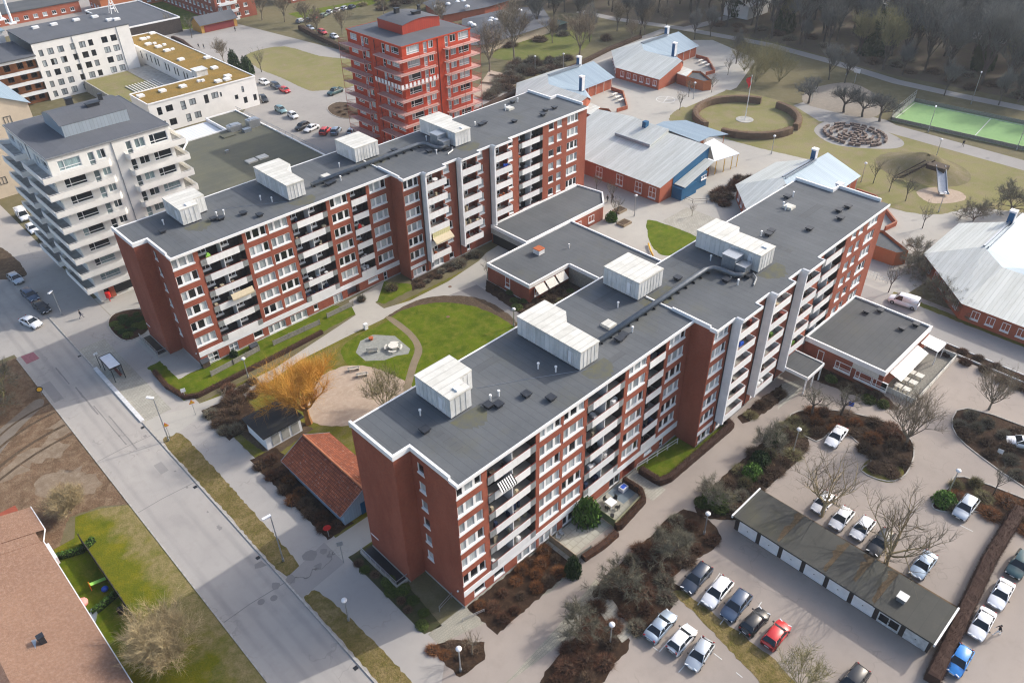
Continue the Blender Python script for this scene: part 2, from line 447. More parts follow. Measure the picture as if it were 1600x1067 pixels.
# ---------------------------------------------------------------- mesh building
class MB:
    def __init__(s):
        s.v = []; s.f = []; s.smooth = False
    def face(s, pts):
        i = len(s.v)
        s.v += [tuple(p) for p in pts]
        s.f.append(tuple(range(i, i+len(pts))))
    def box(s, a, b):
        x0, y0, z0 = a; x1, y1, z1 = b
        if x0 > x1: x0, x1 = x1, x0
        if y0 > y1: y0, y1 = y1, y0
        if z0 > z1: z0, z1 = z1, z0
        s.prism([(x0, y0), (x1, y0), (x1, y1), (x0, y1)], z0, z1)
    def prism(s, poly, z0, z1, top=True, bottom=True):
        n = len(poly)
        A = sum(poly[i][0]*poly[(i+1) % n][1]-poly[(i+1) % n][0]*poly[i][1] for i in range(n))
        if A < 0: poly = poly[::-1]
        i = len(s.v)
        s.v += [(p[0], p[1], z0) for p in poly]+[(p[0], p[1], z1) for p in poly]
        if bottom: s.f.append(tuple(i+k for k in range(n-1, -1, -1)))
        if top: s.f.append(tuple(i+n+k for k in range(n)))
        for k in range(n):
            j = (k+1) % n
            s.f.append((i+k, i+j, i+n+j, i+n+k))
    def obox(s, c, u, L, W, z0, z1):
        """box centred at c (x, y), long axis along unit u"""
        v = (-u[1], u[0])
        p = [(c[0]+a*u[0]*L/2+b*v[0]*W/2, c[1]+a*u[1]*L/2+b*v[1]*W/2) for a, b in ((-1, -1), (1, -1), (1, 1), (-1, 1))]
        s.prism(p, z0, z1)
    def bar(s, p, q, w, h=None):
        """square bar between two points"""
        p = Vector(p); q = Vector(q); d = q-p
        if d.length < 1e-6: return
        d.normalize()
        up = Vector((0, 0, 1)) if abs(d.z) < .95 else Vector((1, 0, 0))
        a = d.cross(up).normalized()*(w/2)
        b = a.cross(d).normalized()*((h or w)/2)
        i = len(s.v)
        for c in (p, q):
            s.v += [tuple(c-a-b), tuple(c+a-b), tuple(c+a+b), tuple(c-a+b)]
        s.f += [(i, i+1, i+2, i+3), (i+7, i+6, i+5, i+4)]
        for k in range(4):
            j = (k+1) % 4
            s.f.append((i+k, i+4+k, i+4+j, i+j))
    def tube(s, pts, rad, n=6, cap=True):
        """tapered tube through points"""
        rings = []
        pv = [Vector(p) for p in pts]
        for k, p in enumerate(pv):
            d = (pv[min(k+1, len(pv)-1)]-pv[max(k-1, 0)]).normalized()
            up = Vector((0, 0, 1)) if abs(d.z) < .9 else Vector((1, 0, 0))
            a = d.cross(up).normalized(); b = a.cross(d)
            r = rad[k] if isinstance(rad, (list, tuple)) else rad
            i = len(s.v)
            s.v += [tuple(p+(a*math.cos(t*math.tau/n)+b*math.sin(t*math.tau/n))*r) for t in range(n)]
            rings.append(i)
        for i, j in zip(rings, rings[1:]):
            for k in range(n):
                l = (k+1) % n
                s.f.append((i+k, j+k, j+l, i+l))
        if cap:
            s.f.append(tuple(rings[0]+k for k in range(n)))
            s.f.append(tuple(rings[-1]+k for k in range(n-1, -1, -1)))
    def cyl(s, c, r, z0, z1, n=12, r2=None):
        s.tube([(c[0], c[1], z0), (c[0], c[1], z1)], [r, r if r2 is None else r2], n)
    def ball(s, c, r, n=8, m=6, sz=1.0):
        i0 = len(s.v)
        for a in range(m+1):
            t = math.pi*a/m
            for b in range(n):
                q = math.tau*b/n
                s.v.append((c[0]+r*math.sin(t)*math.cos(q), c[1]+r*math.sin(t)*math.sin(q), c[2]-r*sz*math.cos(t)))
        for a in range(m):
            for b in range(n):
                d = (b+1) % n
                s.f.append((i0+a*n+b, i0+a*n+d, i0+(a+1)*n+d, i0+(a+1)*n+b))
    def strip(s, p, q, w, side):
        """thin blade from p to q (a twig)"""
        i = len(s.v)
        a = side*(w/2)
        s.v += [tuple(p-a), tuple(p+a), tuple(q)]
        s.f.append((i, i+1, i+2))
    def mesh(s, name, m=None):
        me = bpy.data.meshes.new(name)
        me.from_pydata(s.v, [], s.f)
        if m is not None:
            me.materials.append(mat(m) if isinstance(m, str) else m)
        if s.smooth:
            me.polygons.foreach_set('use_smooth', [True]*len(me.polygons))
        me.update()
        return me
WL = {}
def wloc(o):
    return WL.get(o.name, Vector((0, 0, 0)))
def link(name, data, parent=None, local=None, world=None, rz=0):
    o = bpy.data.objects.new(name, data)
    col.objects.link(o)
    if parent is not None:
        o.parent = parent
    if local is not None:
        o.location = local
        WL[o.name] = wloc(parent)+Vector(local) if parent is not None else Vector(local)
    else:
        wv = Vector(world or (0, 0, 0))
        o.location = wv-(wloc(parent) if parent is not None else Vector((0, 0, 0)))
        WL[o.name] = wv
    o.rotation_euler[2] = rz
    return o
def tag(o, label, cat, group=None, kind=None):
    if label: o['label'] = label
    if cat: o['category'] = cat
    if group: o['group'] = group
    if kind: o['kind'] = kind
    return o
def E(name, loc, label, cat, group=None, rz=0):
    o = link(name, None, None, world=loc, rz=rz)
    o.empty_display_size = .5
    return tag(o, label, cat, group)
def P(mb, name, m, parent=None, label=None):
    """a part modelled in world coordinates"""
    o = link(name, mb.mesh(name, m), parent)
    if label: o['label'] = label
    return o
def L(mb, name, m, parent, rot=None):
    """a part modelled in its thing's own coordinates"""
    return link(name, mb.mesh(name, m), parent, local=(0, 0, 0))
def struct(mb, name, m):
    o = P(mb, name, m)
    o['kind'] = 'structure'
    return o
SOFT = {'grass', 'grass_patchy', 'grass_dry', 'grass_park', 'soil', 'mud', 'mulch', 'sand'}
def ragged(poly, amp=.13, step=.5):
    out = []
    rr = random.Random(len(poly)*7+int(abs(poly[0][0])*10))
    for (a, b), (c, d) in zip(poly, poly[1:]+poly[:1]):
        ln = math.hypot(c-a, d-b); n = min(220, max(1, int(ln/step)))
        for k in range(n):
            t = k/n; j = amp if k else amp*.3
            out.append((a+(c-a)*t+rr.uniform(-j, j), b+(d-b)*t+rr.uniform(-j, j)))
    return out
def sheet(name, poly, m, lay=1, kind='structure', z=None):
    mb = MB()
    if isinstance(m, str) and m in SOFT: poly = ragged(list(poly))
    zz = lay*.004 if z is None else z
    n = len(poly)
    A = sum(poly[i][0]*poly[(i+1) % n][1]-poly[(i+1) % n][0]*poly[i][1] for i in range(n))
    if A < 0: poly = poly[::-1]
    mb.face([(x, y, zz) for x, y in poly])
    o = P(mb, name, m)
    o['kind'] = kind
    return o
def rect(x0, y0, x1, y1):
    return [(x0, y0), (x1, y0), (x1, y1), (x0, y1)]
def smooth_poly(pts, n=4):
    """Catmull-Rom through a closed outline"""
    out = []
    k = len(pts)
    for i in range(k):
        p0, p1, p2, p3 = (Vector(pts[(i+j-1) % k]) for j in range(4))
        for s in range(n):
            t = s/n
            out.append(tuple(.5*((2*p1)+(p2-p0)*t+(2*p0-5*p1+4*p2-p3)*t*t+(3*p1-p0-3*p2+p3)*t**3)))
    return out
# ================================================================ ground
sheet('ground', rect(-120, -120, 520, 520), 'ground', 0)
sheet('road', rect(12.6, -60, 20.5, 330), 'asphalt_road', 2)
sheet('side_street', [(-60, 134), (12.7, 132.5), (12.7, 250), (-60, 250)], 'asphalt', 1)
sheet('parking_bays', [(20.4, 126.5), (28.5, 126.5), (29, 250), (20.4, 250)], 'asphalt', 1)
sheet('pavement', rect(20.5, 20, 28.6, 126.5), 'asphalt', 1)
sheet('tower_forecourt', rect(28.6, 104, 56, 140), 'asphalt_path', 1)
sheet('red_speed_patch', ats([(32, 557), (52, 550), (62, 560), (42, 569)]), plain('red_patch', (.30, .13, .15), .9, 0, .2, .2), 3)
sheet('soil_island', smooth_poly(ats([(-30, 380), (10, 392), (38, 420), (38, 432), (0, 437), (-30, 430)])), 'soil', 3)
sheet('bus_stop_paving', rect(20.75, 100.8, 25.0, 126.2), 'paving', 2.2)
sheet('kerbside_verge', smooth_poly([(20.9, 94.0), (22.4, 95.0), (23.6, 93.5), (23.5, 78), (23.2, 63.4), (22.1, 61.6), (20.9, 63.2), (20.9, 78)]), 'grass_dry', 2.3)
sheet('kerbside_verge', smooth_poly([(20.9, 56.6), (21.6, 57.8), (22.7, 57.2), (23.3, 50), (23.4, 41), (23.0, 20), (20.9, 20), (20.9, 42)]), 'grass_dry', 2)
# kerbs along the road
kb = MB(); kb.box((20.5, 20, 0), (20.72, 101, .12)); kb.box((20.5, 119.2, 0), (20.72, 140, .12))
struct(kb, 'kerb', 'kerb')
kb = MB(); kb.box((20.38, 101.1, 0), (21.0, 119.1, .2))
struct(kb, 'bus_stop_kerb', 'kerb_white')
kb = MB(); kb.box((12.42, 20, 0), (12.6, 131, .07))
struct(kb, 'kerb', 'kerb')
# tar repairs, tyre marks and drains of the road
for i, (x, y, l, wd) in enumerate([(16.6, 112, 9, .35), (16.9, 104, 12, .22), (17.6, 101, 10, .2), (16.2, 121, 6, .25), (19.6, 97.8, .5, .5), (19.3, 84, .4, .3), (19.2, 78, .35, .35), (19.0, 74.5, .9, .6), (19.5, 88, .3, .3)]):
    pts = []
    for k in range(10):
        t = k/9-.5
        pts.append((x+wd*(.5+rng.random()*.6)/2, y+t*l))
    pts += [(x-wd*(.4+rng.random()*.7)/2, y+(.5-k/9)*l) for k in range(10)]
    sheet('tar_patch', pts, 'asphalt_dark', 4)
for y in (97.6, 84.4, 61.5):
    sheet('road_joint', [(12.7, y), (16, y+.1), (20.4, y-.2), (20.4, y-.32), (16, y-.03), (12.7, y-.12)], 'asphalt_dark', 4)
for p in ((408, 940), (428, 934)):
    c = at(*p)
    ring = MB()
    ring.cyl(c, .42, .01, .016, 16)
    struct(ring, 'manhole_cover', 'asphalt_dark')
for p in ((1358/8+860, 840/8+720), (700, 495), (703, 448)):
    c = at(*p)
    ring = MB(); ring.cyl(c, .34, .012, .022, 14)
    struct(ring, 'manhole_cover', plain('rusty_lid', (.16, .09, .06), .8))
for q in ((18.4, 90, 1.1, 2.4), (13.6, 118, 1.4, 6)):
    sheet('road_repair', rect(q[0]-q[2]/2, q[1]-q[3]/2, q[0]+q[2]/2, q[1]+q[3]/2), asphalt('repair', (.30, .285, .27), (.265, .25, .24), .3), 3.4)
for y in (46, 66.5, 83, 99.6, 124): sheet('road_drain', rect(19.85, y, 20.35, y+.5), 'black', 4.6)
# cracked driveway beside the near slab
sheet('cracked_driveway', [(20.6, 57.9), (27.2, 58.6), (27.2, 63), (20.6, 61.6)], asphalt('cracked', (.33, .31, .29), (.27, .255, .245), 1.6), 3)
for p, r_ in (((408, 882), .7), ((484, 868), .9), ((498, 884), .6), ((505, 862), .5), ((455, 905), .7), ((430, 915), .6), ((515, 868), .4)):
    c = at(*p); k_ = [(c[0]+r_*rng.uniform(.5, 1.2)*math.cos(a*.785), c[1]+r_*rng.uniform(.5, 1.2)*math.sin(a*.785)) for a in range(8)]
    sheet('tar_patch', k_, 'asphalt_dark', 4.5)
MT['sandy'] = ground_mat('sandy', (.27, .205, .145), (.20, .15, .105), (.33, .27, .2), .4, 1.2, 5, w3=.5)
SOFT.add('sandy')
# ---- west side: mud, lawn, gardens
sheet('mud_ground', [(-60, 84), (2.0, 84), (6, 90), (9.5, 89), (12.45, 86.5), (12.45, 131.5), (-60, 134)], 'mud', 1)
sheet('mud_track', smooth_poly(ats([(55, 625), (68, 632), (30, 670), (-10, 720), (-60, 760), (-60, 715), (0, 670)])), ground_mat('track', (.22, .19, .16), (.18, .15, .12), (.26, .22, .18), .5, 2), 2)
sheet('roadside_lawn', [(-30, -40), (12.45, -40), (12.45, 86.5), (9.5, 88.6), (6.6, 89.5), (5.2, 86), (-30, 86)], 'west_lawn', 2)
for p in ((85, 700), (45, 715), (110, 745), (20, 735), (70, 760), (140, 760), (100, 665)):
    c = at(*p); k_ = [(c[0]+rng.uniform(1.0, 3.4)*math.cos(a*.52), c[1]+rng.uniform(1.0, 3.0)*math.sin(a*.52)) for a in range(12)]
    sheet('bare_patch', smooth_poly(k_, 2), 'sandy', 1.3+p[0]*.003)
for r0 in (14, 17, 21.5, 24.5):
    mb = MB(); q = [(12.2-r0*math.sin(t*.11), 128-r0*1.9+r0*math.cos(t*.11)) for t in range(15)]
    for a, b in zip(q, q[1:]): mb.bar((*a, .009), (*b, .009), .38+.1*(r0 % 2), .004)
    struct(mb, 'wheel_rut', 'soil')
sheet('back_garden', rect(1.5, 66, 5.6, 84.6), 'grass', 3)
# ---- courtyard between the slabs
sheet('courtyard', rect(28.6, 58.5, 83.5, 99), 'grass_patchy', 1)
sheet('garden_path', ats([(218, 655), (285, 640), (345, 618), (430, 575), (556, 492), (545, 483), (548, 470), (575, 465), (600, 482), (640, 470), (700, 440), (748, 408), (760, 395), (800, 370), (895, 400), (800, 505), (760, 480), (718, 470), (680, 469), (640, 478), (600, 498), (540, 527), (470, 562), (430, 590), (350, 645), (300, 660), (252, 695)]), 'asphalt_path', 2)
sheet('garden_path', rect(26.9, 58.9, 62, 62.6), 'asphalt_path', 2)
sheet('lawn_edge', smooth_poly(ats([(600, 498), (650, 470), (700, 462), (755, 468), (805, 500), (800, 520), (740, 490), (690, 478), (640, 485)])), 'soil', 3.5)
sheet('oval_lawn', smooth_poly(ats([(533, 548), (552, 528), (600, 505), (622, 488), (660, 476), (700, 473), (750, 482), (804, 512), (790, 545), (740, 600), (690, 640), (630, 610), (590, 575), (548, 572)])), 'grass', 4)
sheet('trodden_path', smooth_poly(ats([(603, 497), (615, 497), (645, 520), (660, 545), (652, 570), (640, 610), (630, 610), (640, 570), (648, 545), (636, 524)])), ground_mat('trod', (.27, .21, .15), (.2, .17, .11), (.25, .2, .14), .5, 2), 5.4)
sheet('sand_play_area', smooth_poly(ats([(500, 590), (540, 572), (585, 575), (640, 600), (640, 620), (590, 655), (540, 665), (490, 660), (478, 625)])), 'sand', 5)
sheet('slab_front_lawn', [(27.2, 101.2), (30, 100.5), (45, 101), (59.8, 101.7), (60.3, 104), (58, 106.8), (29, 106.8), (29, 113.5), (26.7, 113.2)], 'grass', 3)
sheet('slab_front_lawn', ats([(585, 470), (600, 475), (645, 452), (645, 444), (600, 440), (585, 455)]), 'grass', 3)
sheet('entrance_walk', ats([(545, 470), (600, 440), (590, 470), (556, 492)]), 'asphalt_path', 3.5)
sheet('shrub_bed', ats([(645, 455), (700, 425), (750, 397), (735, 390), (640, 435)]), 'mulch', 3.2)
sheet('shrub_bed', [(27.7, 63.0), (31.6, 62.9), (31.8, 82.2), (27.9, 82.6)], 'mulch', 3)
sheet('shrub_bed', [(27.8, 88.2), (33.5, 89.2), (34.5, 96.6), (28.0, 97.2)], 'mulch', 3)
sheet('shed_yard', ats([(336, 650), (410, 705), (440, 705), (490, 670), (440, 640), (400, 655)]), 'soil', 1.8)
# around the low building in the middle
sheet('shrub_bed', [(79.5, 79.5), (93.6, 79), (93.6, 82.6), (83, 82.6), (83, 93.5), (80.5, 91)], 'mulch', 3)
sheet('shaded_path', ats([(700, 462), (745, 445), (800, 480), (840, 480), (805, 505), (760, 478)]), 'asphalt_dark', 2.7)  # shade beside the low building, put into darker asphalt
sheet('inner_yard', rect(83, 58, 94, 79), 'soil', 2)
# ---- west end of the near slab
sheet('end_bed', [(27.9, 44.2), (30.0, 43.6), (30.6, 50.6), (31.4, 58.6), (28.0, 59)], ground_mat('bed', (.07, .075, .03), (.05, .055, .025), (.09, .075, .045), .4, 2), 3)
sheet('entrance_paving', [(28.2, 33.8), (47, 31.5), (47, 43.6), (28.2, 43.9)], 'paving_small', 3)
# ---- south side
sheet('forecourt', rect(28.6, -80, 133, 42), 'asphalt_warm', 1)
sheet('front_path', ats([(700, 1000), (860, 925), (905, 885), (1030, 772), (1150, 668), (1240, 592), (1250, 640), (1170, 700), (1060, 795), (930, 905), (870, 980), (790, 1067), (690, 1067)]), 'asphalt_warm', 3.5)
sheet('planting_island', ats([(668, 1012), (700, 1000), (757, 1003), (757, 1030), (718, 1058)]), 'mulch', 5)
SB = [[(838, 1075), (905, 985), (930, 938), (985, 1000), (960, 1035), (930, 1075)],
      [(925, 928), (1000, 855), (1068, 795), (1128, 842), (1052, 900), (1066, 928), (990, 993)],
      [(1085, 792), (1190, 692), (1244, 648), (1264, 695), (1215, 748), (1174, 783), (1150, 812)],
      [(1232, 655), (1262, 640), (1330, 645), (1402, 668), (1428, 700), (1416, 740), (1386, 752), (1345, 735), (1362, 715), (1310, 670), (1275, 690)],
      [(1488, 668), (1512, 638), (1640, 690), (1640, 778), (1530, 712)],
      [(1456, 790), (1482, 762), (1506, 745), (1640, 800), (1640, 850), (1530, 800), (1480, 800)],
      [(1210, 1010), (1300, 1000), (1320, 1075), (1200, 1075)]]
for p in SB[:6]:
    sheet('shrub_bed', smooth_poly(ats(p), 3), 'mulch', 4)
sheet('grass_bank', ats([(1048, 925), (1066, 922), (1205, 1025), (1262, 1085), (1205, 1085), (1080, 952)]), 'grass_dry', 4.5)
sheet('grass_patch', smooth_poly(ats([(1345, 735), (1365, 715), (1400, 722), (1412, 742), (1386, 754)])), 'grass_patchy', 5)
sheet('garden_steps_path', ats([(922, 936), (950, 926), (992, 988), (972, 1004)]), 'paving', 5)
sheet('garage_back_bed', rect(70.9, 3, 73.2, 28.5), ground_mat('litter', (.17, .11, .06), (.12, .08, .05), (.22, .15, .08), .5, 3), 4)
sheet('slab_front_lawn', rect(64.6, 39.2, 80.6, 43.4), 'grass', 4)
sheet('shrub_bed', rect(33.6, 38.4, 47.0, 43.4), 'mulch', 4)
sheet('patio', [(46.6, 39.6), (54.4, 39.4), (54.4, 43.4), (46.6, 43.4)], 'patio', 5)
sheet('patio', rect(54.8, 39.2, 61.3, 43.4), 'patio', 5)
sheet('blue_patio_mat', rect(58.4, 40.6, 61.2, 43.3), plain('slate', (.15, .19, .22), .8), 6)
sheet('entrance_walk', rect(61.5, 38.2, 64.3, 43.4), 'paving', 5)
sheet('shrub_bed', ats([(1152, 652), (1195, 618), (1222, 600), (1222, 625), (1180, 655), (1160, 662)]), 'mulch', 5)
sheet('entrance_walk', ats([(1215, 640), (1222, 600), (1262, 590), (1250, 612)]), 'paving', 5)
sheet('cafe_bed', ats([(1255, 560), (1380, 615), (1405, 640), (1390, 640), (1340, 620), (1262, 590)]), 'mulch', 5)
# parking bay markings
for a, b in (((1046, 1000), (1030, 1018)), ((1020, 1010), (1028, 1016)), ((1078, 1030), (1060, 1050)), ((1125, 895), (1090, 945)), ((1163, 925), (1125, 975)), ((1190, 940), (1155, 990)), ((1115, 1020), (1128, 1030)), ((1150, 1050), (1160, 1058)), ((1500, 820), (1520, 830))):
    mb = MB()
    p, q = at(*a), at(*b)
    mb.bar((*p, .02), (*q, .02), .1, .004)
    struct(mb, 'bay_marking', 'line')
# ---- east: lane, school yards and park
sheet('service_lane', [(122.6, -40), (130.2, -40), (130.2, 44), (126, 60), (118, 60), (122.6, 42)], 'asphalt_far', 3)
sheet('lane_verge', [(119.9, -40), (122.6, -40), (122.6, 40), (119.9, 40)], 'mulch', 3)
sheet('lane_verge', rect(130.2, -40, 131.6, 38), 'grass_patchy', 4)
kb = MB(); kb.box((122.5, -40, 0), (122.7, 40, .14)); kb.box((120.4, -40, 0), (120.55, 26, .3))
struct(kb, 'kerb', 'kerb_white')
sheet('school_yard', [(93.5, 57), (133, 36), (180, 30), (180, 133), (160, 165), (130, 150), (118, 130), (105, 108)], 'asphalt_path', 1.5)
sheet('school_yard', [(160, 104), (186, 118), (205, 118), (232, 128), (240, 150), (225, 166), (185, 166), (160, 146)], 'asphalt_path', 2.5)
sheet('yard_paving', rect(124, 64, 133, 84), 'paving', 3)
sheet('small_lawn', smooth_poly(ats([(1010, 350), (1022, 345), (1088, 370), (1080, 385), (1042, 400), (1018, 384)])), 'grass', 3)
sheet('park_lawn', smooth_poly(ats([(1045, 188), (1070, 165), (1130, 140), (1250, 165), (1385, 195), (1420, 212), (1640, 262), (1640, 330), (1500, 322), (1390, 325), (1340, 290), (1310, 262), (1200, 235), (1150, 222), (1090, 205)], ), 3), 'grass_park', 3)
sheet('park_lawn', smooth_poly(ats([(1310, 275), (1340, 300), (1372, 318), (1420, 332), (1470, 335), (1530, 318), (1560, 300), (1440, 268), (1350, 262)]), 3), 'grass_park', 4)
sheet('sand_pit', smooth_poly(ats([(1432, 300), (1460, 293), (1500, 300), (1508, 312), (1480, 318), (1450, 316)])), 'sand', 5)
sheet('maze_ground', smooth_poly(ats([(1272, 205), (1290, 190), (1330, 188), (1382, 205), (1412, 222), (1400, 232), (1350, 232), (1300, 225)])), 'asphalt_far', 5)
sheet('park_path', ats([(1240, 165), (1255, 160), (1385, 188), (1400, 196), (1640, 262), (1640, 278), (1390, 208), (1330, 195), (1280, 190)]), 'asphalt_far', 4)
sheet('sports_yard', smooth_poly(ats([(1265, 140), (1330, 130), (1380, 160), (1360, 185), (1290, 172), (1255, 160)])), ground_mat('tan_yard', (.30, .265, .22), (.25, .22, .185), (.33, .29, .24), .2, 1), 4.3)
sheet('football_pitch', ats([(1392, 189), (1428, 159), (1650, 205), (1650, 247)]), 'turf', 6)
sheet('ring_lawn', smooth_poly([(184.9+11*math.cos(a*math.tau/12), 102.6+11*math.sin(a*math.tau/12)) for a in range(12)], 2), 'grass_park', 5)
mb = MB()
for a, b in (((1396, 188), (1646, 244)), ((1430, 161), (1646, 206)), ((1396, 188), (1430, 161)), ((1520, 216), (1548, 186))): mb.bar((*at(*a), .027), (*at(*b), .027), .2, .004)
struct(mb, 'touchline', 'line')
fp = MB(); fp.cyl((185.0, 102.7), 2.3, .02, .10, 20)
struct(fp, 'flagpole_base', 'concrete')
def strip_path(name, pts, wd, m, lay):
    w_ = [Vector(at(*p)) for p in pts]
    lf, rt = [], []
    for i, p in enumerate(w_):
        d = (w_[min(i+1, len(w_)-1)]-w_[max(0, i-1)]).normalized()
        n = Vector((-d.y, d.x))*wd/2
        lf.append(tuple(p+n)); rt.append(tuple(p-n))
    mb = MB()
    for i in range(len(w_)-1):
        mb.face([(*rt[i], lay*.004), (*rt[i+1], lay*.004), (*lf[i+1], lay*.004), (*lf[i], lay*.004)])
    return struct(mb, name, m)
sheet('woodland_floor', [(250, -80), (249, 60), (246, 90), (252, 135), (246, 172), (215, 260), (190, 330), (520, 520), (520, -80)], 'woodland', 1)
strip_path('footpath', [(905, 18), (960, 30), (1060, 44), (1130, 57), (1200, 70), (1300, 97), (1400, 128), (1500, 150), (1650, 180)], 4.2, 'asphalt_far', 6)
strip_path('footpath', [(1068, 46), (1110, 36), (1160, 20), (1215, -4)], 4, 'asphalt_far', 7)
strip_path('footpath', [(735, 178), (760, 160), (820, 135), (900, 105), (960, 82), (1000, 62), (1040, 47)], 3.4, 'asphalt_far', 7)
strip_path('footpath', [(1090, 75), (1130, 95), (1140, 115), (1120, 140), (1060, 165)], 5, 'asphalt_path', 5)
sheet('lawn_strip', ats([(720, 190), (800, 150), (808, 135), (730, 168)]), 'grass', 3)
sheet('kindergarten_lawn', smooth_poly(ats([(770, 90), (800, 65), (880, 48), (925, 55), (900, 85), (830, 95)])), grm := ground_mat('kg', (.15, .16, .04), (.11, .14, .03), (.2, .18, .07), .1, .6, 5), 3)
# ---- north: car parks and lawns
sheet('north_car_park', [(90, 157), (147, 157), (150, 210), (138, 300), (160, 345), (150, 420), (96, 420), (103, 300), (101, 212), (90, 200)], 'asphalt_far', 1)
sheet('triangle_lawn', smooth_poly(ats([(384, 90), (400, 80), (445, 73), (500, 88), (560, 97), (560, 132), (500, 142), (478, 140), (440, 122), (405, 108)]), 3), 'grass_park', 3)
sheet('hedge_bed', smooth_poly(ats([(512, 168), (530, 160), (560, 165), (575, 180), (545, 186), (520, 180)])), 'soil', 3)
sheet('north_lawn', ats([(200, 2), (250, -8), (330, 25), (335, 40), (280, 48), (240, 30)]), 'grass', 3)
sheet('north_lawn', ats([(450, 22), (600, -5), (610, 2), (470, 30)]), 'grass', 3)
sheet('forecourt_left', ats([(0, 60), (60, 45), (130, 42), (190, 25), (60, -5), (0, 0)]), 'asphalt_far', 2)
# ================================================================ windows and walls
MT['duct'] = plain('duct', (.16, .175, .19), .45, .5, .4, .2, 2)
WIN = {}
def win_mesh(kind, W, H, sill=True):
    """window meshes: x along the wall, -y outwards, origin at the lower left corner of the opening"""
    key = (kind, round(W, 2), round(H, 2), sill)
    if key in WIN: return WIN[key]
    fr = MB(); pn = MB()
    fw = .10
    def mull(x0, x1): fr.box((x0, -.03, fw), (x1, .12, H-fw))
    fr.box((0, -.05, 0), (fw, .14, H)); fr.box((W-fw, -.05, 0), (W, .14, H))
    fr.box((fw, -.05, 0), (W-fw, .14, fw)); fr.box((fw, -.05, H-fw), (W-fw, .14, H))
    if sill:
        fr.box((-.06, -.16, -.22), (W+.06, -.055, .03))
    xs = []
    if kind == 'w3':
        a, m_, b = W*.25, W*.10, W*.30
        xs = [(fw, a), (a+m_, a+m_+b), (a+2*m_+b, W-fw)]
        mull(a, a+m_); mull(a+m_+b, a+2*m_+b)
    elif kind == 'w2':
        xs = [(fw, W*.5-.04), (W*.5+.04, W-fw)]
        mull(W*.5-.04, W*.5+.04)
    elif kind == 'bay':                      # large light with a narrow one and a low transom
        x = W*.27
        xs = [(fw, x-.05), (x+.05, W-fw)]
        mull(x-.05, x+.05)
        fr.box((fw, -.025, H*.28-.05), (x-.052, .11, H*.28+.05))
        fr.box((x+.052, -.025, H*.28-.05), (W-fw, .11, H*.28+.05))
    elif kind == 'cross':
        xs = [(fw, W*.5-.05), (W*.5+.05, W-fw)]
        mull(W*.5-.05, W*.5+.05)
        fr.box((fw, -.025, H*.5-.05), (W*.5-.052, .11, H*.5+.05))
        fr.box((W*.5+.052, -.025, H*.5-.05), (W-fw, .11, H*.5+.05))
    elif kind == 'tall':
        xs = [(fw, W-fw)]
        fr.box((fw, -.03, H*.38), (W-fw, .12, H*.38+.1))
    else:
        xs = [(fw, W-fw)]
    for a, b in xs:
        pn.box((a, .05, fw), (b, .07, H-fw))
    WIN[key] = (fr.mesh('window', 'white_trim'), pn.mesh('pane', 'glass'))
    return WIN[key]
def ang(n):                                  # rotation that turns local -y to the outward normal n
    return math.atan2(n[1], n[0])+math.pi/2
def add_window(root, kind, p, n, W, H, sill=True, glass=None, fm=None, name='window'):
    a, b = win_mesh(kind, W, H, sill)
    o = link(name, a, root, world=p, rz=ang(n))
    q = link('pane', b, o, local=(0, 0, 0))
    for ob, mm in ((o, fm), (q, glass)):
        if mm:
            ob.material_slots[0].link = 'OBJECT'
            ob.material_slots[0].material = mat(mm)
    return o
def facade(mb, O, U, N, W, H, holes, cap=None):
    """a wall with real openings: holes are (u0, u1, z0, z1, depth), relative to O"""
    us = sorted({0, W, *[h[0] for h in holes], *[h[1] for h in holes]})
    vs = sorted({0, H, *[h[2] for h in holes], *[h[3] for h in holes]})
    us = [u for u in us if 0 <= u <= W]; vs = [v for v in vs if 0 <= v <= H]
    pt = lambda u, v, d=0: (O[0]+U[0]*u-N[0]*d, O[1]+U[1]*u-N[1]*d, O[2]+v)
    for i in range(len(us)-1):
        a, b = us[i], us[i+1]
        run = None
        for j in range(len(vs)-1):
            c, d = vs[j], vs[j+1]
            mu, mv = (a+b)/2, (c+d)/2
            solid = not any(h[0] < mu < h[1] and h[2] < mv < h[3] for h in holes)
            if solid:
                if run is None: run = c
                end = d
            if run is not None and (not solid or j == len(vs)-2):
                mb.face([pt(a, run), pt(b, run), pt(b, end), pt(a, end)])
                run = None
    for u0, u1, z0, z1, dp in holes:
        mb.face([pt(u0, z0), pt(u0, z1), pt(u0, z1, dp), pt(u0, z0, dp)])
        mb.face([pt(u1, z1), pt(u1, z0), pt(u1, z0, dp), pt(u1, z1, dp)])
        mb.face([pt(u0, z1), pt(u1, z1), pt(u1, z1, dp), pt(u0, z1, dp)])
        mb.face([pt(u1, z0), pt(u0, z0), pt(u0, z0, dp), pt(u1, z0, dp)])
        mb.face([pt(u0, z0, dp), pt(u1, z0, dp), pt(u1, z1, dp), pt(u0, z1, dp)])
FLOOR = [17.25-2.83*k for k in range(6)]
WTOP = [19.78-2.83*k for k in range(6)]
BOX_SHAPES = [  # lift and fan housings on the roof
    [(39.4, 51), (42.4, 51), (42.5, 53.0), (44.5, 53.2), (44.5, 57.0), (39.4, 57.0)],
    [(55.5, 46.6), (58.7, 46.6), (58.8, 51.8), (60.4, 53.4), (60.4, 57.0), (55.5, 57.0)],
    [(71.9, 51), (77, 51), (77, 57), (71.9, 57)],
    [(88.9, 43.5), (92.6, 43.5), (92.6, 49.4), (93.8, 50.0), (93.8, 53.9), (88.9, 53.9)]]
SMALL = {}
def small_mesh(key, fn, m):
    if key not in SMALL:
        mb = MB(); fn(mb); SMALL[key] = mb.mesh(key.split('/')[0], m)
    return SMALL[key]
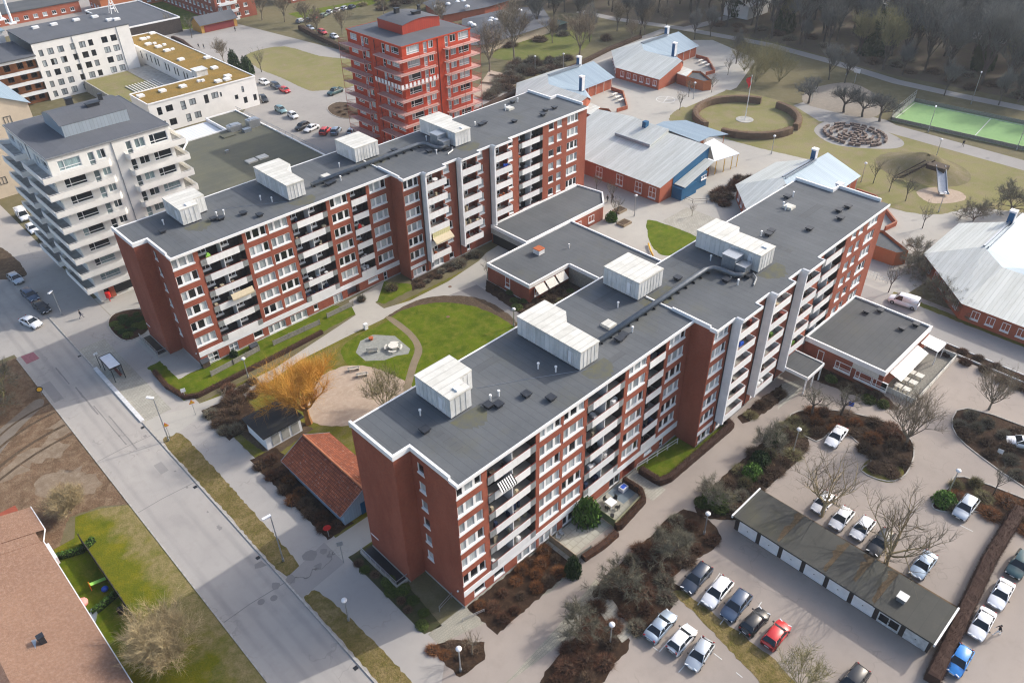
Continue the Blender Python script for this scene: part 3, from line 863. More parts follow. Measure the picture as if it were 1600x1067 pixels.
def roof_cowl(mb):
    mb.box((-.35, -.35, 0), (.35, .35, .35)); mb.box((-.5, -.5, .36), (.5, .5, .5))
def roof_pipe(mb):
    mb.cyl((0, 0), .09, 0, .75, 8); mb.cyl((0, 0), .16, .7, .9, 8)
def skylight(mb):
    mb.box((-.75, -.75, 0), (.75, .75, .3)); mb.box((-.7, -.7, .3), (.7, .7, .42))
def small(root, kind, p, rz=0, m=None):
    fn, mm = {'roof_cowl': (roof_cowl, 'dark_metal'), 'roof_pipe': (roof_pipe, 'white_trim'), 'skylight': (skylight, 'box_roof')}[kind]
    return link(kind, small_mesh(kind, fn, mm), root, world=p, rz=rz)
def slab(dx, dy, label, variant):
    """a brick apartment slab of two staggered halves; coordinates are those of the near slab shifted by dx, dy"""
    X = lambda x: x+dx
    Y = lambda y: y+dy
    root = E('apartment_slab', (X(75), Y(50), 0), label, 'apartment block', 'long brick apartment slabs')
    wall = MB(); TOPZ = 20.3
    yf, yr, yn = Y(43.5), Y(58.2), Y(50.7)
    yf2, yr2 = Y(40.1), Y(54.9)
    xl, xn, xm, xr, xq = X(31.15), X(33.4), X(73.5), X(121.7), X(119.6)
    # ---- front of the left half
    W3 = [33.45, 45.55, 49.45, 61.0, 69.0]
    holes = []
    wins = []
    for k in range(6):
        for x in W3:
            holes.append((x-33.4, x-33.4+3.42, WTOP[k]-1.62, WTOP[k], .25))
            wins.append(('w3', (X(x), yf, WTOP[k]-1.62), 3.42, 1.62))
    LOG = [(37.65, 44.95), (53.5, 60.3), (65.05, 68.35)]
    for a, b in LOG:
        holes.append((a-33.4, b-33.4, 2.97, 20.0, 1.7))
    ground = [('cross', 34.6, .12, 1.8, 1.75), ('cross', 38.3, .12, 1.6, 1.75), ('plain', 42.8, .75, 1.7, 1.2), ('w3', 45.55, .25, 3.3, 1.55), ('w3', 49.8, .25, 3.3, 1.55), ('plain', 54.5, .8, .85, 1.0), ('w2', 58.6, .1, 1.9, 1.75), ('plain', 66.2, 1.1, 2.2, .7), ('tall', 69.7, .1, .8, 1.75)]
    if variant == 'B':
        ground = [('plain', 34.9, .75, 1.7, 1.2), ('plain', 38.0, .75, 1.7, 1.2), ('w3', 41.8, .25, 3.3, 1.55), ('w3', 45.55, .25, 3.3, 1.55), ('w3', 49.8, .25, 3.3, 1.55), ('w2', 58.9, .1, 2.2, 1.75), ('plain', 66.2, 1.1, 1.7, .7), ('tall', 69.7, .1, .8, 1.75)]
    for kd, x, z0, w_, h_ in ground:
        holes.append((x-33.4, x-33.4+w_, z0, z0+h_, .25))
        wins.append((kd, (X(x), yf, z0), w_, h_))
    holes.append((61.6-33.4, 64.2-33.4, .02, 1.9, 1.2))
    facade(wall, (xn, yf, -.3+.3), (1, 0), (0, -1), xm-xn, TOPZ, holes)
    # ---- front of the right half
    holes2 = []
    wins2 = []
    for k in range(6):
        z = WTOP[k]
        for x in (73.75, 115.75):
            holes2.append((x-73.5, x-73.5+3.25, z-1.62, z, .25)); wins2.append(('w3', (X(x), yf2, z-1.62), 3.25, 1.62))
        for x, w_ in ((82.75, 1.4), (91.0, 1.4), (99.0, 1.2), (110.3, 1.5), (112.75, 1.35)):
            holes2.append((x-73.5, x-73.5+w_, z-1.45, z+.02, .25)); wins2.append(('plain', (X(x), yf2, z-1.45), w_, 1.47))
    BALC = [(77.95, 82.4), (86.2, 90.7), (94.5, 98.75)]
    for i, (a, b) in enumerate(BALC):
        holes2.append((a-73.5, b-73.5, 2.97, 20.0, 1.2))
    LG2 = (101.8, 108.6)
    holes2.append((LG2[0]-73.5, LG2[1]-73.5, 2.97, 20.0, 1.7))
    for kd, x, z0, w_, h_ in (('w3', 74.0, .4, 3.0, 1.45), ('w3', 78.3, .4, 3.1, 1.45), ('plain', 82.9, .6, 1.1, 1.2), ('plain', 87.4, .7, .8, 1.2)):
        holes2.append((x-73.5, x-73.5+w_, z0, z0+h_, .25)); wins2.append((kd, (X(x), yf2, z0), w_, h_))
    facade(wall, (xm, yf2, 0), (1, 0), (0, -1), xr-xm, TOPZ, holes2)
    # ---- ends and back
    hE = [(.95, 2.05, WTOP[k]-2.05, WTOP[k]-.6, .25) for k in range(6)]
    facade(wall, (xn, yn, 0), (0, -1), (-1, 0), yn-yf, TOPZ, hE)
    q = lambda a, b, z0=0, z1=TOPZ: wall.face([(*a, z0), (*b, z0), (*b, z1), (*a, z1)])
    q((xl, yr), (xl, yn)); q((xl, yn), (xn, yn)); q((xm, yf), (xm, yf2))
    q((xr, yf2), (xr, Y(48.4))); q((xr, Y(48.4)), (xq, Y(48.4))); q((xq, Y(48.4)), (xq, yr2)); q((xq, yr2), (xm, yr2)); q((xm, yr2), (xm, yr)); q((xm, yr), (xl, yr))
    P(wall, 'wall', 'brick', root)
    pl = MB()
    for a, b, c, d in ((xn, yf, xm, yf-.04), (xm, yf2, xr, yf2-.04), (xl-.04, yn, xl, yr), (xn-.04, yf, xn, yn-.05)):
        pl.box((a, b, 0), (c, d, .28))
    P(pl, 'plinth', 'concrete', root)
    for kd, p, w_, h_ in wins+wins2:
        add_window(root, kd, (p[0], p[1]+.12, p[2]), (0, -1), w_, h_)
    for h in hE:
        add_window(root, 'plain', (xn+.12, yn-h[0], h[2]), (-1, 0), 1.1, 1.45)
    # ---- roof
    rf = MB()
    rf.face([(xl, yr, TOPZ), (xl, yn, TOPZ), (xn, yn, TOPZ), (xn, yf-.25, TOPZ), (xm, yf-.25, TOPZ), (xm, yr, TOPZ)])
    fr2 = [(xm, yf2-.25)]
    for a, b in BALC:
        fr2 += [(X(a-.35), yf2-.25), (X(a-.35), yf2-1.35), (X(b), yf2-1.35), (X(b), yf2-.25)]
    fr2 += [(xr, yf2-.25)]
    rp = fr2+[(xr, Y(48.4)), (xq, Y(48.4)), (xq, yr2), (xm, yr2)]
    rf.face([(a, b, TOPZ) for a, b in rp])
    roof = P(rf, 'roof', 'felt', root)
    # eaves board
    fs = MB()
    fs.box((xn-.1, yf-.42, 19.98), (xm-.02, yf-.25, TOPZ+.08))
    for (a, b), (c, d) in zip(fr2, fr2[1:]):
        if abs(b-d) < .01: fs.box((min(a, c)-.0, b-.16, 19.98), (max(a, c), b, TOPZ+.08))
        else: fs.box((a-.08, min(b, d)-.16, 19.98), (a+.08, max(b, d)-.165, TOPZ+.08))
    fs.box((xl-.1, yr, 20.0), (xm, yr+.2, TOPZ+.07)); fs.box((xm+.02, yr2, 20.0), (xq, yr2+.2, TOPZ+.07))
    sf = [(xm+.02, yf2-.24), (xr, yf2-.24)]
    P(fs, 'eaves_board', 'white_trim', root)
    so_ = MB()
    so_.box((xn, yf-.245, 20.0), (xm-.02, yf-.005, 20.05))
    for a, b in BALC:
        so_.box((X(a-.3), yf2-1.34, 20.0), (X(b), yf2-.005, 20.05))
    P(so_, 'soffit', 'white', root)
    # end parapets
    pp = MB()
    pp.box((xl-.1, yn-.1, 20.15), (xl+.2, yr+.19, 20.8))
    pp.box((xl+.2, yn-.1, 20.15), (xn+.2, yn+.2, 20.8))
    pp.box((xn-.1, yf+.9, 20.15), (xn+.2, yn-.1, 20.8))
    pp.prism([(xn-.1, yf-.2), (xn+.2, yf-.2), (xn+.2, yf+.9), (xn-.1, yf+.9)], 19.98, 20.4)
    pp.box((xr-.2, yf2+1.2, 20.15), (xr+.1, Y(48.5), 20.8)); pp.box((xq-.2, Y(48.3), 20.15), (xr-.2, Y(48.6), 20.8)); pp.box((xq-.2, Y(48.6), 20.15), (xq+.1, yr2+.19, 20.8))
    pp.box((xm-.13, yf2+.6, 20.15), (xm+.13, Y(46.6), 20.75)); pp.box((xm-.1, Y(46.6), 20.3), (xm+.1, Y(50.9), 20.5)); pp.box((xm-.13, yf2-.3, 19.98), (xm+.13, yf2+.6, 20.5))
    P(pp, 'parapet', 'white_trim', root)
    # ---- white band over the ground floor
    bd = MB()
    bd.box((xn-.02, yf-.07, 2.0), (xm-.02, yf-.005, 2.95))
    bd.box((xm+.02, yf2-.07, 2.15), (X(77.2), yf2-.005, 2.85))
    P(bd, 'facade_band', 'white', root)
    # ---- balconies set into the facade
    def loggia(a, b, y, split):
        for k in range(6):
            z = FLOOR[k]
            w_ = b-a
            pnl = MB()
            e = .95 if w_ > 4 else .05
            pnl.box((X(a)+e, y-.10, z-.28), (X(b)-e, y-.02, z+.86))
            o = P(pnl, 'balcony', 'panel', root)
            fl = MB(); fl.box((X(a)+.01, y-.015, z-.22), (X(b)-.01, y+1.68, z-.02))
            P(fl, 'balcony_floor', 'concrete', o)
            if w_ > 4:
                gs = MB()
                for x0, x1 in ((X(a)+.03, X(a)+e-.03), (X(b)-e+.03, X(b)-.03)):
                    gs.box((x0, y-.08, z-.2), (x1, y-.045, z+.82))
                P(gs, 'wire_screen', 'glass_mesh', o)
            rl = MB(); rl.box((X(a)+.02, y-.09, z+.93), (X(b)-.02, y-.03, z+.98))
            P(rl, 'handrail', 'rail_red', o)
            if split:
                pt = MB(); mx = X((a+b)/2)
                pt.box((mx-.05, y+.0, z), (mx+.05, y+1.66, z+2.5))
                P(pt, 'partition', 'white', o)
            for s in ([0, 1] if split else [0]):
                hw = w_/2 if split else w_
                bx = X(a)+s*hw
                add_window(o, 'w2', (bx+.35, y+1.58, z+.95), (0, -1), 1.5, 1.25, True, 'glass_dark')
                add_window(o, 'tall', (bx+2.0, y+1.58, z+.05), (0, -1), .85, 2.1, False, 'glass_dark', 'dark_wall', name='balcony_door')
            if rng.random() < .7:
                st = MB()
                for _ in range(rng.randint(2, 5)):
                    cx, cy = X(a)+.5+rng.random()*(w_-1), y+.35+rng.random()*.9
                    h_ = .4+rng.random()*.7; r_ = .12+rng.random()*.2
                    st.box((cx-r_, cy-r_, z), (cx+r_, cy+r_, z+h_))
                P(st, 'balcony_furniture', rng.choice(['wood_dark', 'terracotta', 'white', 'black', 'cloth_blue', 'tan_cloth']), o)
    for a, b in LOG: loggia(a, b, yf, b-a > 4)
    loggia(*LG2, yf2, True)
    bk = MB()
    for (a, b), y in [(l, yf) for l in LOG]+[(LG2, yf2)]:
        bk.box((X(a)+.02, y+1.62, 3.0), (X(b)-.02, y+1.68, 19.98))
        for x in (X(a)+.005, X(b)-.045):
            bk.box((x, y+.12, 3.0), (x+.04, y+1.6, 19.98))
    P(bk, 'loggia_wall', 'dark_wall', root)  # near-black lining: the shade inside the loggias is put into its colour
    # ---- white fins with balconies
    for i, (a, b) in enumerate(BALC):
        fn = MB(); x0 = X(a-.35); lo = 2.5 if i < 2 else (2.5 if variant == 'B' else 3.9)
        fn.box((x0, yf2-1.33, lo), (x0+.34, yf2-.005, 19.97))
        fin = P(fn, 'fin_wall', 'fin', root)
        cp = MB()
        cp.prism([(x0-.04, yf2-1.55), (x0+.38, yf2-1.55), (x0+.38, yf2-.45), (x0-.04, yf2-.45)], 20.4, 20.46)
        P(cp, 'cap', 'galv', fin)
        dpp = MB(); dpp.cyl((x0-.12, yf2-.1), .06, .3, 19.9, 6)
        P(dpp, 'downpipe', 'dark_metal', root)
        for k in range(6):
            z = FLOOR[k]
            if i == 2 and k == 5: continue
            pn = MB()
            pn.box((X(a)+.02, yf2-1.33, z-.3), (X(b), yf2-1.25, z+.95))
            pn.box((X(b)-.08, yf2-1.245, z-.3), (X(b), yf2-.01, z+.95))
            o = P(pn, 'balcony', 'panel', root)
            fl = MB(); fl.box((X(a)+.01, yf2-1.245, z-.2), (X(b)-.085, yf2+1.18, z-.02))
            P(fl, 'balcony_floor', 'concrete', o)
            rl = MB(); rl.box((X(a)+.02, yf2-1.31, z+.98), (X(b)-.02, yf2-1.26, z+1.02))
            P(rl, 'handrail', 'rail_red', o)
            add_window(o, 'w2', (X(a)+.3, yf2+1.08, z+1.0), (0, -1), 1.7, 1.2, True)
            add_window(o, 'tall', (X(a)+2.2, yf2+1.08, z+.05), (0, -1), .85, 2.1, False, 'glass_dark', name='balcony_door')
            if rng.random() < .75:
                st = MB()
                for _ in range(rng.randint(2, 5)):
                    cx, cy = X(a)+.5+rng.random()*3.3, yf2-.9+rng.random()*1.6
                    h_ = .4+rng.random()*.75; r_ = .12+rng.random()*.22
                    st.box((cx-r_, cy-r_, z), (cx+r_, cy+r_, z+h_))
                P(st, 'balcony_furniture', rng.choice(['wood_dark', 'terracotta', 'white', 'black', 'leaf', 'tan_cloth', 'blue', 'rail_red']), o)
    # ---- roof housings
    for i, poly in enumerate(BOX_SHAPES):
        pg = [(X(a), Y(b)) for a, b in poly]
        mb = MB(); mb.prism(pg, TOPZ+.25, TOPZ+2.75, bottom=True)
        # ribs of the sheet cladding
        o = P(mb, 'roof_housing', 'corrugated', root)
        cx = sum(p[0] for p in pg)/len(pg); cy = sum(p[1] for p in pg)/len(pg)
        tp = MB(); big = [(cx+(a-cx)*1.02, cy+(b-cy)*1.02) for a, b in pg]
        tp.prism(big, TOPZ+2.75, TOPZ+2.92)
        P(tp, 'cover', 'box_roof', o)
        rb = MB()
        for (a, b), (c, d) in zip(pg, pg[1:]+pg[:1]):
            ln = math.hypot(c-a, d-b); n_ = max(1, int(ln/.62))
            for t in range(1, n_):
                x_, y_ = a+(c-a)*t/n_, b+(d-b)*t/n_
                rb.box((x_-.04, y_-.04, TOPZ+.25), (x_+.04, y_+.04, TOPZ+2.73))
        P(rb, 'ribs', 'corrugated', o)
        bs = MB(); sm_ = [(cx+(a-cx)*.93, cy+(b-cy)*.93) for a, b in pg]
        bs.prism(sm_, TOPZ+.005, TOPZ+.25, bottom=False)
        P(bs, 'base', 'dark_metal', o)
        hd = MB(); hx, hy = pg[1][0]-1.2, pg[1][1]+.9
        if i in (0, 3): hd.box((hx-.4, hy-.5, TOPZ+2.925), (hx+.4, hy+.3, TOPZ+3.1)); P(hd, 'hatch', 'white', o)
        dr = MB(); dr.box((pg[0][0]-.04, pg[0][1]+1.2, TOPZ+.6), (pg[0][0]-.006, pg[0][1]+2.0, TOPZ+2.2)); P(dr, 'door', 'fin', o)
    # mossy wash below each housing
    ms = MB()
    for poly in BOX_SHAPES:
        x0, y0 = poly[0]; x1 = poly[1][0]
        n_ = 14
        pts = [(X(x0-.5+rng.random()*.4), Y(y0-.2))]
        for t in range(n_+1):
            pts.append((X(x0-.2+(x1-x0+1.0)*t/n_), Y(y0-1.6-1.6*math.sin(math.pi*t/n_)*(.6+.6*rng.random()))))
        pts.append((X(x1+.9), Y(y0-.2)))
        ms.face([(a, b, TOPZ+.006) for a, b in pts])
    n = NT('roof_moss')
    f = n.math('MULTIPLY', n.ramp(n.noise(.9, 5, rough=.75), .35, .65), .8)
    P(ms, 'moss', n.out(n.mix(f, (.09, .097, .10), (.125, .122, .07)), .95, 0, .1), roof)
    # repairs in the felt and a loose cable
    fm_ = felt('felt_patch', (.095, .103, .112), (.075, .082, .09), (.03, .035, .04), .2, 'y', 1.0)
    for x, y, a, b in ((47, 55, 3.5, 1.1), (36.5, 46.5, 1.1, 4.2), (67.5, 54.3, 5, 1.0), (82, 52.8, 4.4, 1.1), (97, 43.2, 1.0, 5), (108, 47, 6, 1.1), (116, 52, 1.0, 3.4), (58, 44.9, 4, .9)):
        mb = MB(); mb.face([(X(x), Y(y), TOPZ+.004), (X(x+a), Y(y), TOPZ+.004), (X(x+a), Y(y+b), TOPZ+.004), (X(x), Y(y+b), TOPZ+.004)]); P(mb, 'felt_patch', fm_, roof)
    cb = MB(); cb.tube([(X(45), Y(53), TOPZ+.03), (X(50), Y(50.2), TOPZ+.03), (X(57), Y(45.9), TOPZ+.03)], .025, 4)
    P(cb, 'cable', 'grey_metal', root)
    # cowls, pipes and skylights
    yo = dy
    for x, y in ((44.6, 49.0), (43.7, 49.7), (48.0, 48.0), (36.2, 51.6), (49.5, 45.6), (63.5, 47.2), (64.5, 47.4), (84.2, 45.5), (86.0, 44.7), (87.2, 44.0), (80, 50.5), (99.5, 48.2), (100.6, 48.4), (105.2, 44.7), (111.6, 43.0), (113.8, 44.4), (112.5, 52.6), (116, 44.0)):
        small(root, 'roof_cowl', (X(x), Y(y), TOPZ))
    for x, y in ((37.5, 54.0), (45.8, 50.2), (44.6, 50.3), (52.5, 50.5), (53.5, 48.6), (69, 52), (84.6, 43.9), (85.6, 45.6), (87.4, 50.2), (66, 47.2), (108.5, 50.6), (109.2, 51.4), (113.6, 52.2), (98.6, 48.9)):
        small(root, 'roof_pipe', (X(x), Y(y), TOPZ))
    for x, y in ((65.0, 50.2), (109.6, 50.6)):
        small(root, 'skylight', (X(x), Y(y), TOPZ))
    # long ventilation duct and its plant unit
    du = MB(); du.smooth = True
    z = TOPZ+.6
    du.tube([(X(61), Y(48.5), z), (X(84), Y(48.8), z), (X(85.2), Y(48.3), z), (X(85.5), Y(47.2), z), (X(85.6), Y(45.2), z), (X(86.2), Y(44.6), z), (X(87.6), Y(44.5), z)], .36, 10)
    o = P(du, 'ventilation_duct', 'duct', root)
    sp = MB()
    for t in range(14):
        x_ = X(61.5+t*1.75)
        sp.box((x_-.06, Y(48.2), TOPZ), (x_+.06, Y(48.95), TOPZ+.25))
    P(sp, 'supports', 'black', o)
    ac = MB()
    ac.box((X(86.6), Y(45.9), TOPZ+.3), (X(88.7), Y(48.0), TOPZ+2.3)); ac.box((X(86.7), Y(44.3), TOPZ+.3), (X(88.2), Y(45.85), TOPZ+1.5))
    o = P(ac, 'ventilation_unit', 'grey_metal', root)
    hd = MB(); hd.box((X(86.5), Y(45.8), TOPZ+2.3), (X(88.75), Y(48.1), TOPZ+2.42)); hd.box((X(86.6), Y(44.25), TOPZ+1.5), (X(88.3), Y(45.8), TOPZ+1.62))
    P(hd, 'lid', 'galv', o)
    ln = MB(); ln.tube([(X(88.2), Y(43.8), TOPZ+.3), (X(87.6), Y(42.9), TOPZ+.2), (X(85.8), Y(42.2), TOPZ+.2)], .12, 6)
    P(ln, 'small_duct', 'galv', o)
    # entrance and cellar stair at the west end
    en = MB(); en.box((X(61.75), yf+1.05, .05), (X(64.05), yf+1.15, 1.85)); P(en, 'entrance_door', 'grey_metal', root)
    st = MB()
    st.box((xl-1.75, Y(51.2), 0), (xl-1.6, Y(58.4), .5)); st.box((xl-1.75, Y(51.05), 0), (xl-.05, Y(51.19), .5))
    o = P(st, 'cellar_stair_wall', 'concrete', root)
    pit = MB(); pit.box((xl-1.59, Y(51.2), .03), (xl-.06, Y(58.3), .06)); P(pit, 'pit', 'black', o)  # flat black sheet: the stairwell's darkness is put into its colour
    ra = MB()
    for t in range(8): ra.bar((xl-1.68, Y(51.2+t), .5), (xl-1.68, Y(51.2+t), 1.25), .05)
    ra.bar((xl-1.68, Y(51.1), 1.25), (xl-1.68, Y(58.3), 1.25), .06); ra.bar((xl-1.68, Y(51.1), .9), (xl-1.68, Y(58.3), .9), .04); ra.bar((xl-1.68, Y(51.12), 1.25), (xl-.1, Y(51.12), 1.25), .06)
    P(ra, 'railing', 'galv', o)
    lt = MB(); lt.box((xl-.06, Y(56.5), 2.6), (xl-.006, Y(58.0), 2.75)); P(lt, 'wall_lamp', 'white_trim', root)
    lt = MB(); lt.ball((xn-.15, Y(44.4), 2.4), .13); P(lt, 'wall_lamp', 'white_trim', root)
    return root
slabB = slab(0, 0, 'near long red brick apartment slab with dark roof and black duct, in the foreground', 'B')
slabA = slab(-.2, 63.3, 'far long red brick apartment slab behind the courtyard lawn', 'A')
# things hung on the slabs
mb = MB()
z0 = FLOOR[4]+2.45
p = [(78.0-.2, 103.4-1.4), (82.2, 103.4-1.4)]
for k in range(9):
    a = 78.0+k*.46; mb.box((a, 101.98, FLOOR[3]-1.55), (a+.42, 102.03, FLOOR[3]-.3))
tag(P(mb, 'balcony_blind', plain('blind', (.62, .58, .32), .8)), 'pale yellow pleated blind closing a balcony of the far slab', 'blind')
def awning(x0, x1, y, z, out, drop, m, label, stripes=False):
    mb = MB()
    n = 14 if stripes else 1
    for k in range(n):
        if stripes and k % 2: continue
        a = x0+(x1-x0)*k/n; b = x0+(x1-x0)*(k+1)/n
        mb.face([(a, y, z), (b, y, z), (b, y-out, z-drop), (a, y-out, z-drop)])
        mb.face([(a, y, z-.03), (a, y-out, z-drop-.03), (b, y-out, z-drop-.03), (b, y, z-.03)])
        mb.face([(a, y-out, z-drop), (b, y-out, z-drop), (b, y-out, z-drop-.25), (a, y-out, z-drop-.25)])
    o = tag(P(mb, 'awning', m), label, 'awning')
    if stripes:
        m2 = MB()
        for k in range(1, n, 2):
            a = x0+(x1-x0)*k/n; b = x0+(x1-x0)*(k+1)/n
            m2.face([(a, y, z), (b, y, z), (b, y-out, z-drop), (a, y-out, z-drop)])
            m2.face([(a, y-out, z-drop), (b, y-out, z-drop), (b, y-out, z-drop-.25), (a, y-out, z-drop-.25)])
        P(m2, 'dark_stripes', 'cloth_dark', o)
    fr = MB()
    for x in (x0+.05, x1-.05): fr.bar((x, y, z-.9), (x, y-out+.05, z-drop-.06), .04)
    P(fr, 'arms', 'white_trim', o)
awning(77.9, 82.2, 102.0, FLOOR[4]+1.6, 1.1, .75, 'tan_cloth', 'beige fabric awning let down below the blinds of a far slab balcony')
awning(40.6, 44.4, 106.75, FLOOR[3]+1.75, .5, .75, 'tan_cloth', 'cream awning over a recessed balcony near the left end of the far slab')
awning(39.0, 41.2, 43.45, FLOOR[1]+1.9, .75, .8, 'white', 'black and white striped awning on a near slab balcony', True)
for (x, z, m, lb) in ((38.9, FLOOR[0]+.5, 'lime', 'neon yellow coat hanging on a top balcony of the far slab'), (79.6, FLOOR[1]+.6, 'blue', 'blue cloth draped in a balcony of the near slab beside the first white fin'), (96.0, FLOOR[4]+.5, 'leaf', 'green parasol folded on a balcony of the near slab'), (66.0, FLOOR[2]+.6, 'red', 'red laundry on a narrow balcony of the far slab')):
    mb = MB()
    yb = 106.9 if 'far' in lb else 40.2
    if 'far' in lb: mb.obox((x, yb+.1), (1, 0), .7, .25, z+.1, z+.7); mb.obox((x, yb+.1), (1, 0), .35, .3, z+.65, z+1.0)
    else: mb.obox((x, yb-.9), (1, 0), .9, .3, z+.1, z+.6); mb.obox((x-.2, yb-.9), (1, 0), .4, .34, z+.55, z+.8)
    tag(P(mb, 'cloth' if 'parasol' not in lb else 'parasol', m), lb, 'cloth' if 'parasol' not in lb else 'parasol')
# entrance canopy of the near slab
cn = E('entrance_canopy', (96, 37, 0), 'white flat entrance canopy on slim posts in front of the near slab', 'canopy')
mb = MB(); mb.box((94.6, 35.2, 2.95), (99.4, 39.95, 3.15)); P(mb, 'roof_deck', 'felt_y', cn)
mb = MB()
mb.box((94.5, 35.05, 2.75), (99.5, 35.2, 3.3)); mb.box((94.45, 35.2, 2.75), (94.6, 39.95, 3.3)); mb.box((99.4, 35.2, 2.75), (99.55, 39.95, 3.3))
P(mb, 'fascia', 'white_trim', cn)
for x, y in ((94.7, 35.3), (97, 35.3), (99.3, 35.3), (99.3, 38)):
    mb = MB(); mb.box((x-.09, y-.09, 0), (x+.09, y+.09, 2.95)); P(mb, 'post', 'white_trim', cn)
# ---------------------------------------------------------------- low buildings
def flat_house(name, poly, H, label, cat, roofm='felt', wallm='brick', fascia=.55, group=None):
    cx = sum(p[0] for p in poly)/len(poly); cy = sum(p[1] for p in poly)/len(poly)
    root = E(name, (cx, cy, 0), label, cat, group)
    n = len(poly)
    A = sum(poly[i][0]*poly[(i+1) % n][1]-poly[(i+1) % n][0]*poly[i][1] for i in range(n))
    if A < 0: poly = poly[::-1]
    w_ = MB(); w_.prism(poly, 0, H-.1, top=False, bottom=False); P(w_, 'wall', wallm, root)
    r_ = MB(); r_.face([(a, b, H-.1) for a, b in poly]); P(r_, 'roof', roofm, root)
    f_ = MB()
    for i in range(n):
        a, b = Vector(poly[i]), Vector(poly[(i+1) % n])
        d = (b-a).normalized(); nn = Vector((d.y, -d.x))
        p0, p1 = a-d*.0+nn*.12, b+d*.0+nn*.12
        q0, q1 = a-nn*.18, b-nn*.18
        f_.prism([tuple(p0-d*.12), tuple(p1+d*.12), tuple(q1-d*.18), tuple(q0+d*.18)], H-fascia, H+.18)
    P(f_, 'fascia', 'white_trim', root)
    return root
m_poly = [(83.2, 82.3), (93.5, 82.3), (93.5, 75), (93.5, 58.5), (106, 58.5), (106, 93.1), (83.2, 93.1)]
hb = flat_house('community_building', m_poly, 3.6, 'low flat roofed brick building joining the two slabs across the courtyard', 'building')
add_window(hb, 'tall', (83.18, 88.4, .9), (-1, 0), 1.2, 2.1)
for x in (84.4, 87.2, 90.0):
    add_window(hb, 'bay', (x, 82.28, .9), (0, -1), 2.3, 1.5)
c_ = at(*(842, 395), 3.6)
mb = MB(); mb.box((c_[0]-.75, c_[1]-.75, 3.55), (c_[0]+.75, c_[1]+.75, 4.5))
vh = P(mb, 'vent_housing', 'white', hb)
mb = MB(); mb.box((c_[0]-.82, c_[1]-.82, 4.5), (c_[0]+.82, c_[1]+.82, 4.62)); P(mb, 'lid', 'terracotta', vh)
small(hb, 'roof_pipe', (*at(889, 387, 3.6), 3.5)); small(hb, 'roof_cowl', (103, 66, 3.5))
mb = MB()
for k in range(3):
    x = 84.3+k*2.7
    mb.face([(x, 82.1, 3.0), (x+2.3, 82.1, 3.0), (x+2.3, 80.9, 1.9), (x, 80.9, 1.9)]); mb.face([(x, 82.1, 2.97), (x, 80.9, 1.87), (x+2.3, 80.9, 1.87), (x+2.3, 82.1, 2.97)])
P(mb, 'awning', 'wood_white', hb)
mb = MB(); mb.box((93.3, 75.2, .05), (93.45, 82.1, 3.0)); P(mb, 'board_cladding', 'wood_grey', hb)
a_poly = [(93.6, 93.5), (115.8, 93.5), (119.6, 96.6), (120.8, 103.1), (93.6, 103.1)]
ha = flat_house('annex_building', [(93.6, 93.3), (116.2, 93.3), (119.9, 96.8), (119.0, 103.1), (93.6, 103.1)], 3.7, 'low flat roofed brick annex along the foot of the far slab', 'building')
for x in (107.5, 111.5):
    add_window(ha, 'w2', (x, 93.28, 1.0), (0, -1), 1.8, 1.4)
mb = MB(); mb.box((93.3, 93.4, 2.2), (93.48, 103, 3.1)); P(mb, 'concrete_beam', 'concrete', ha)
mb = MB(); mb.box((93.45, 94, .03), (93.58, 102.6, 2.15)); P(mb, 'passage', 'black', ha)  # black sheet on the wall: darkness of the opening put into colour
hc = flat_house('cafe_building', [(102.6, 27.2), (118.9, 27.2), (118.9, 40.05), (102.6, 40.05)], 4.1, 'flat roofed brick restaurant with striped dark roof by the car park', 'building', 'felt_y', 'brick', .65)
for kd, y, w_, h_, z_ in (('plain', 37.6, 1.0, 1.9, 1.0), ('bay', 34.6, 2.6, 1.4, 1.1), ('bay', 31.3, 2.6, 1.4, 1.0), ('bay', 28.6, 2.3, 1.4, 1.0)):
    add_window(hc, kd, (102.58, y, z_), (-1, 0), w_, h_, True, 'glass_dark')
mb = MB(); mb.box((102.5, 27.9, 2.5), (102.57, 32.0, 3.42)); P(mb, 'board_cladding', 'wood_white', hc)
mb = MB()
mb.face([(104.4, 27.05, 3.2), (114, 27.05, 3.2), (114, 25.2, 2.6), (104.4, 25.2, 2.6)]); mb.face([(104.4, 27.05, 3.15), (104.4, 25.2, 2.55), (114, 25.2, 2.55), (114, 27.05, 3.15)])
aw = P(mb, 'awning', 'roof_white', hc)
for p in ((1354, 489), (1375, 487), (1409, 515), (1431, 509)):
    small(hc, 'roof_cowl', (*at(*p, 4.0), 4.0))
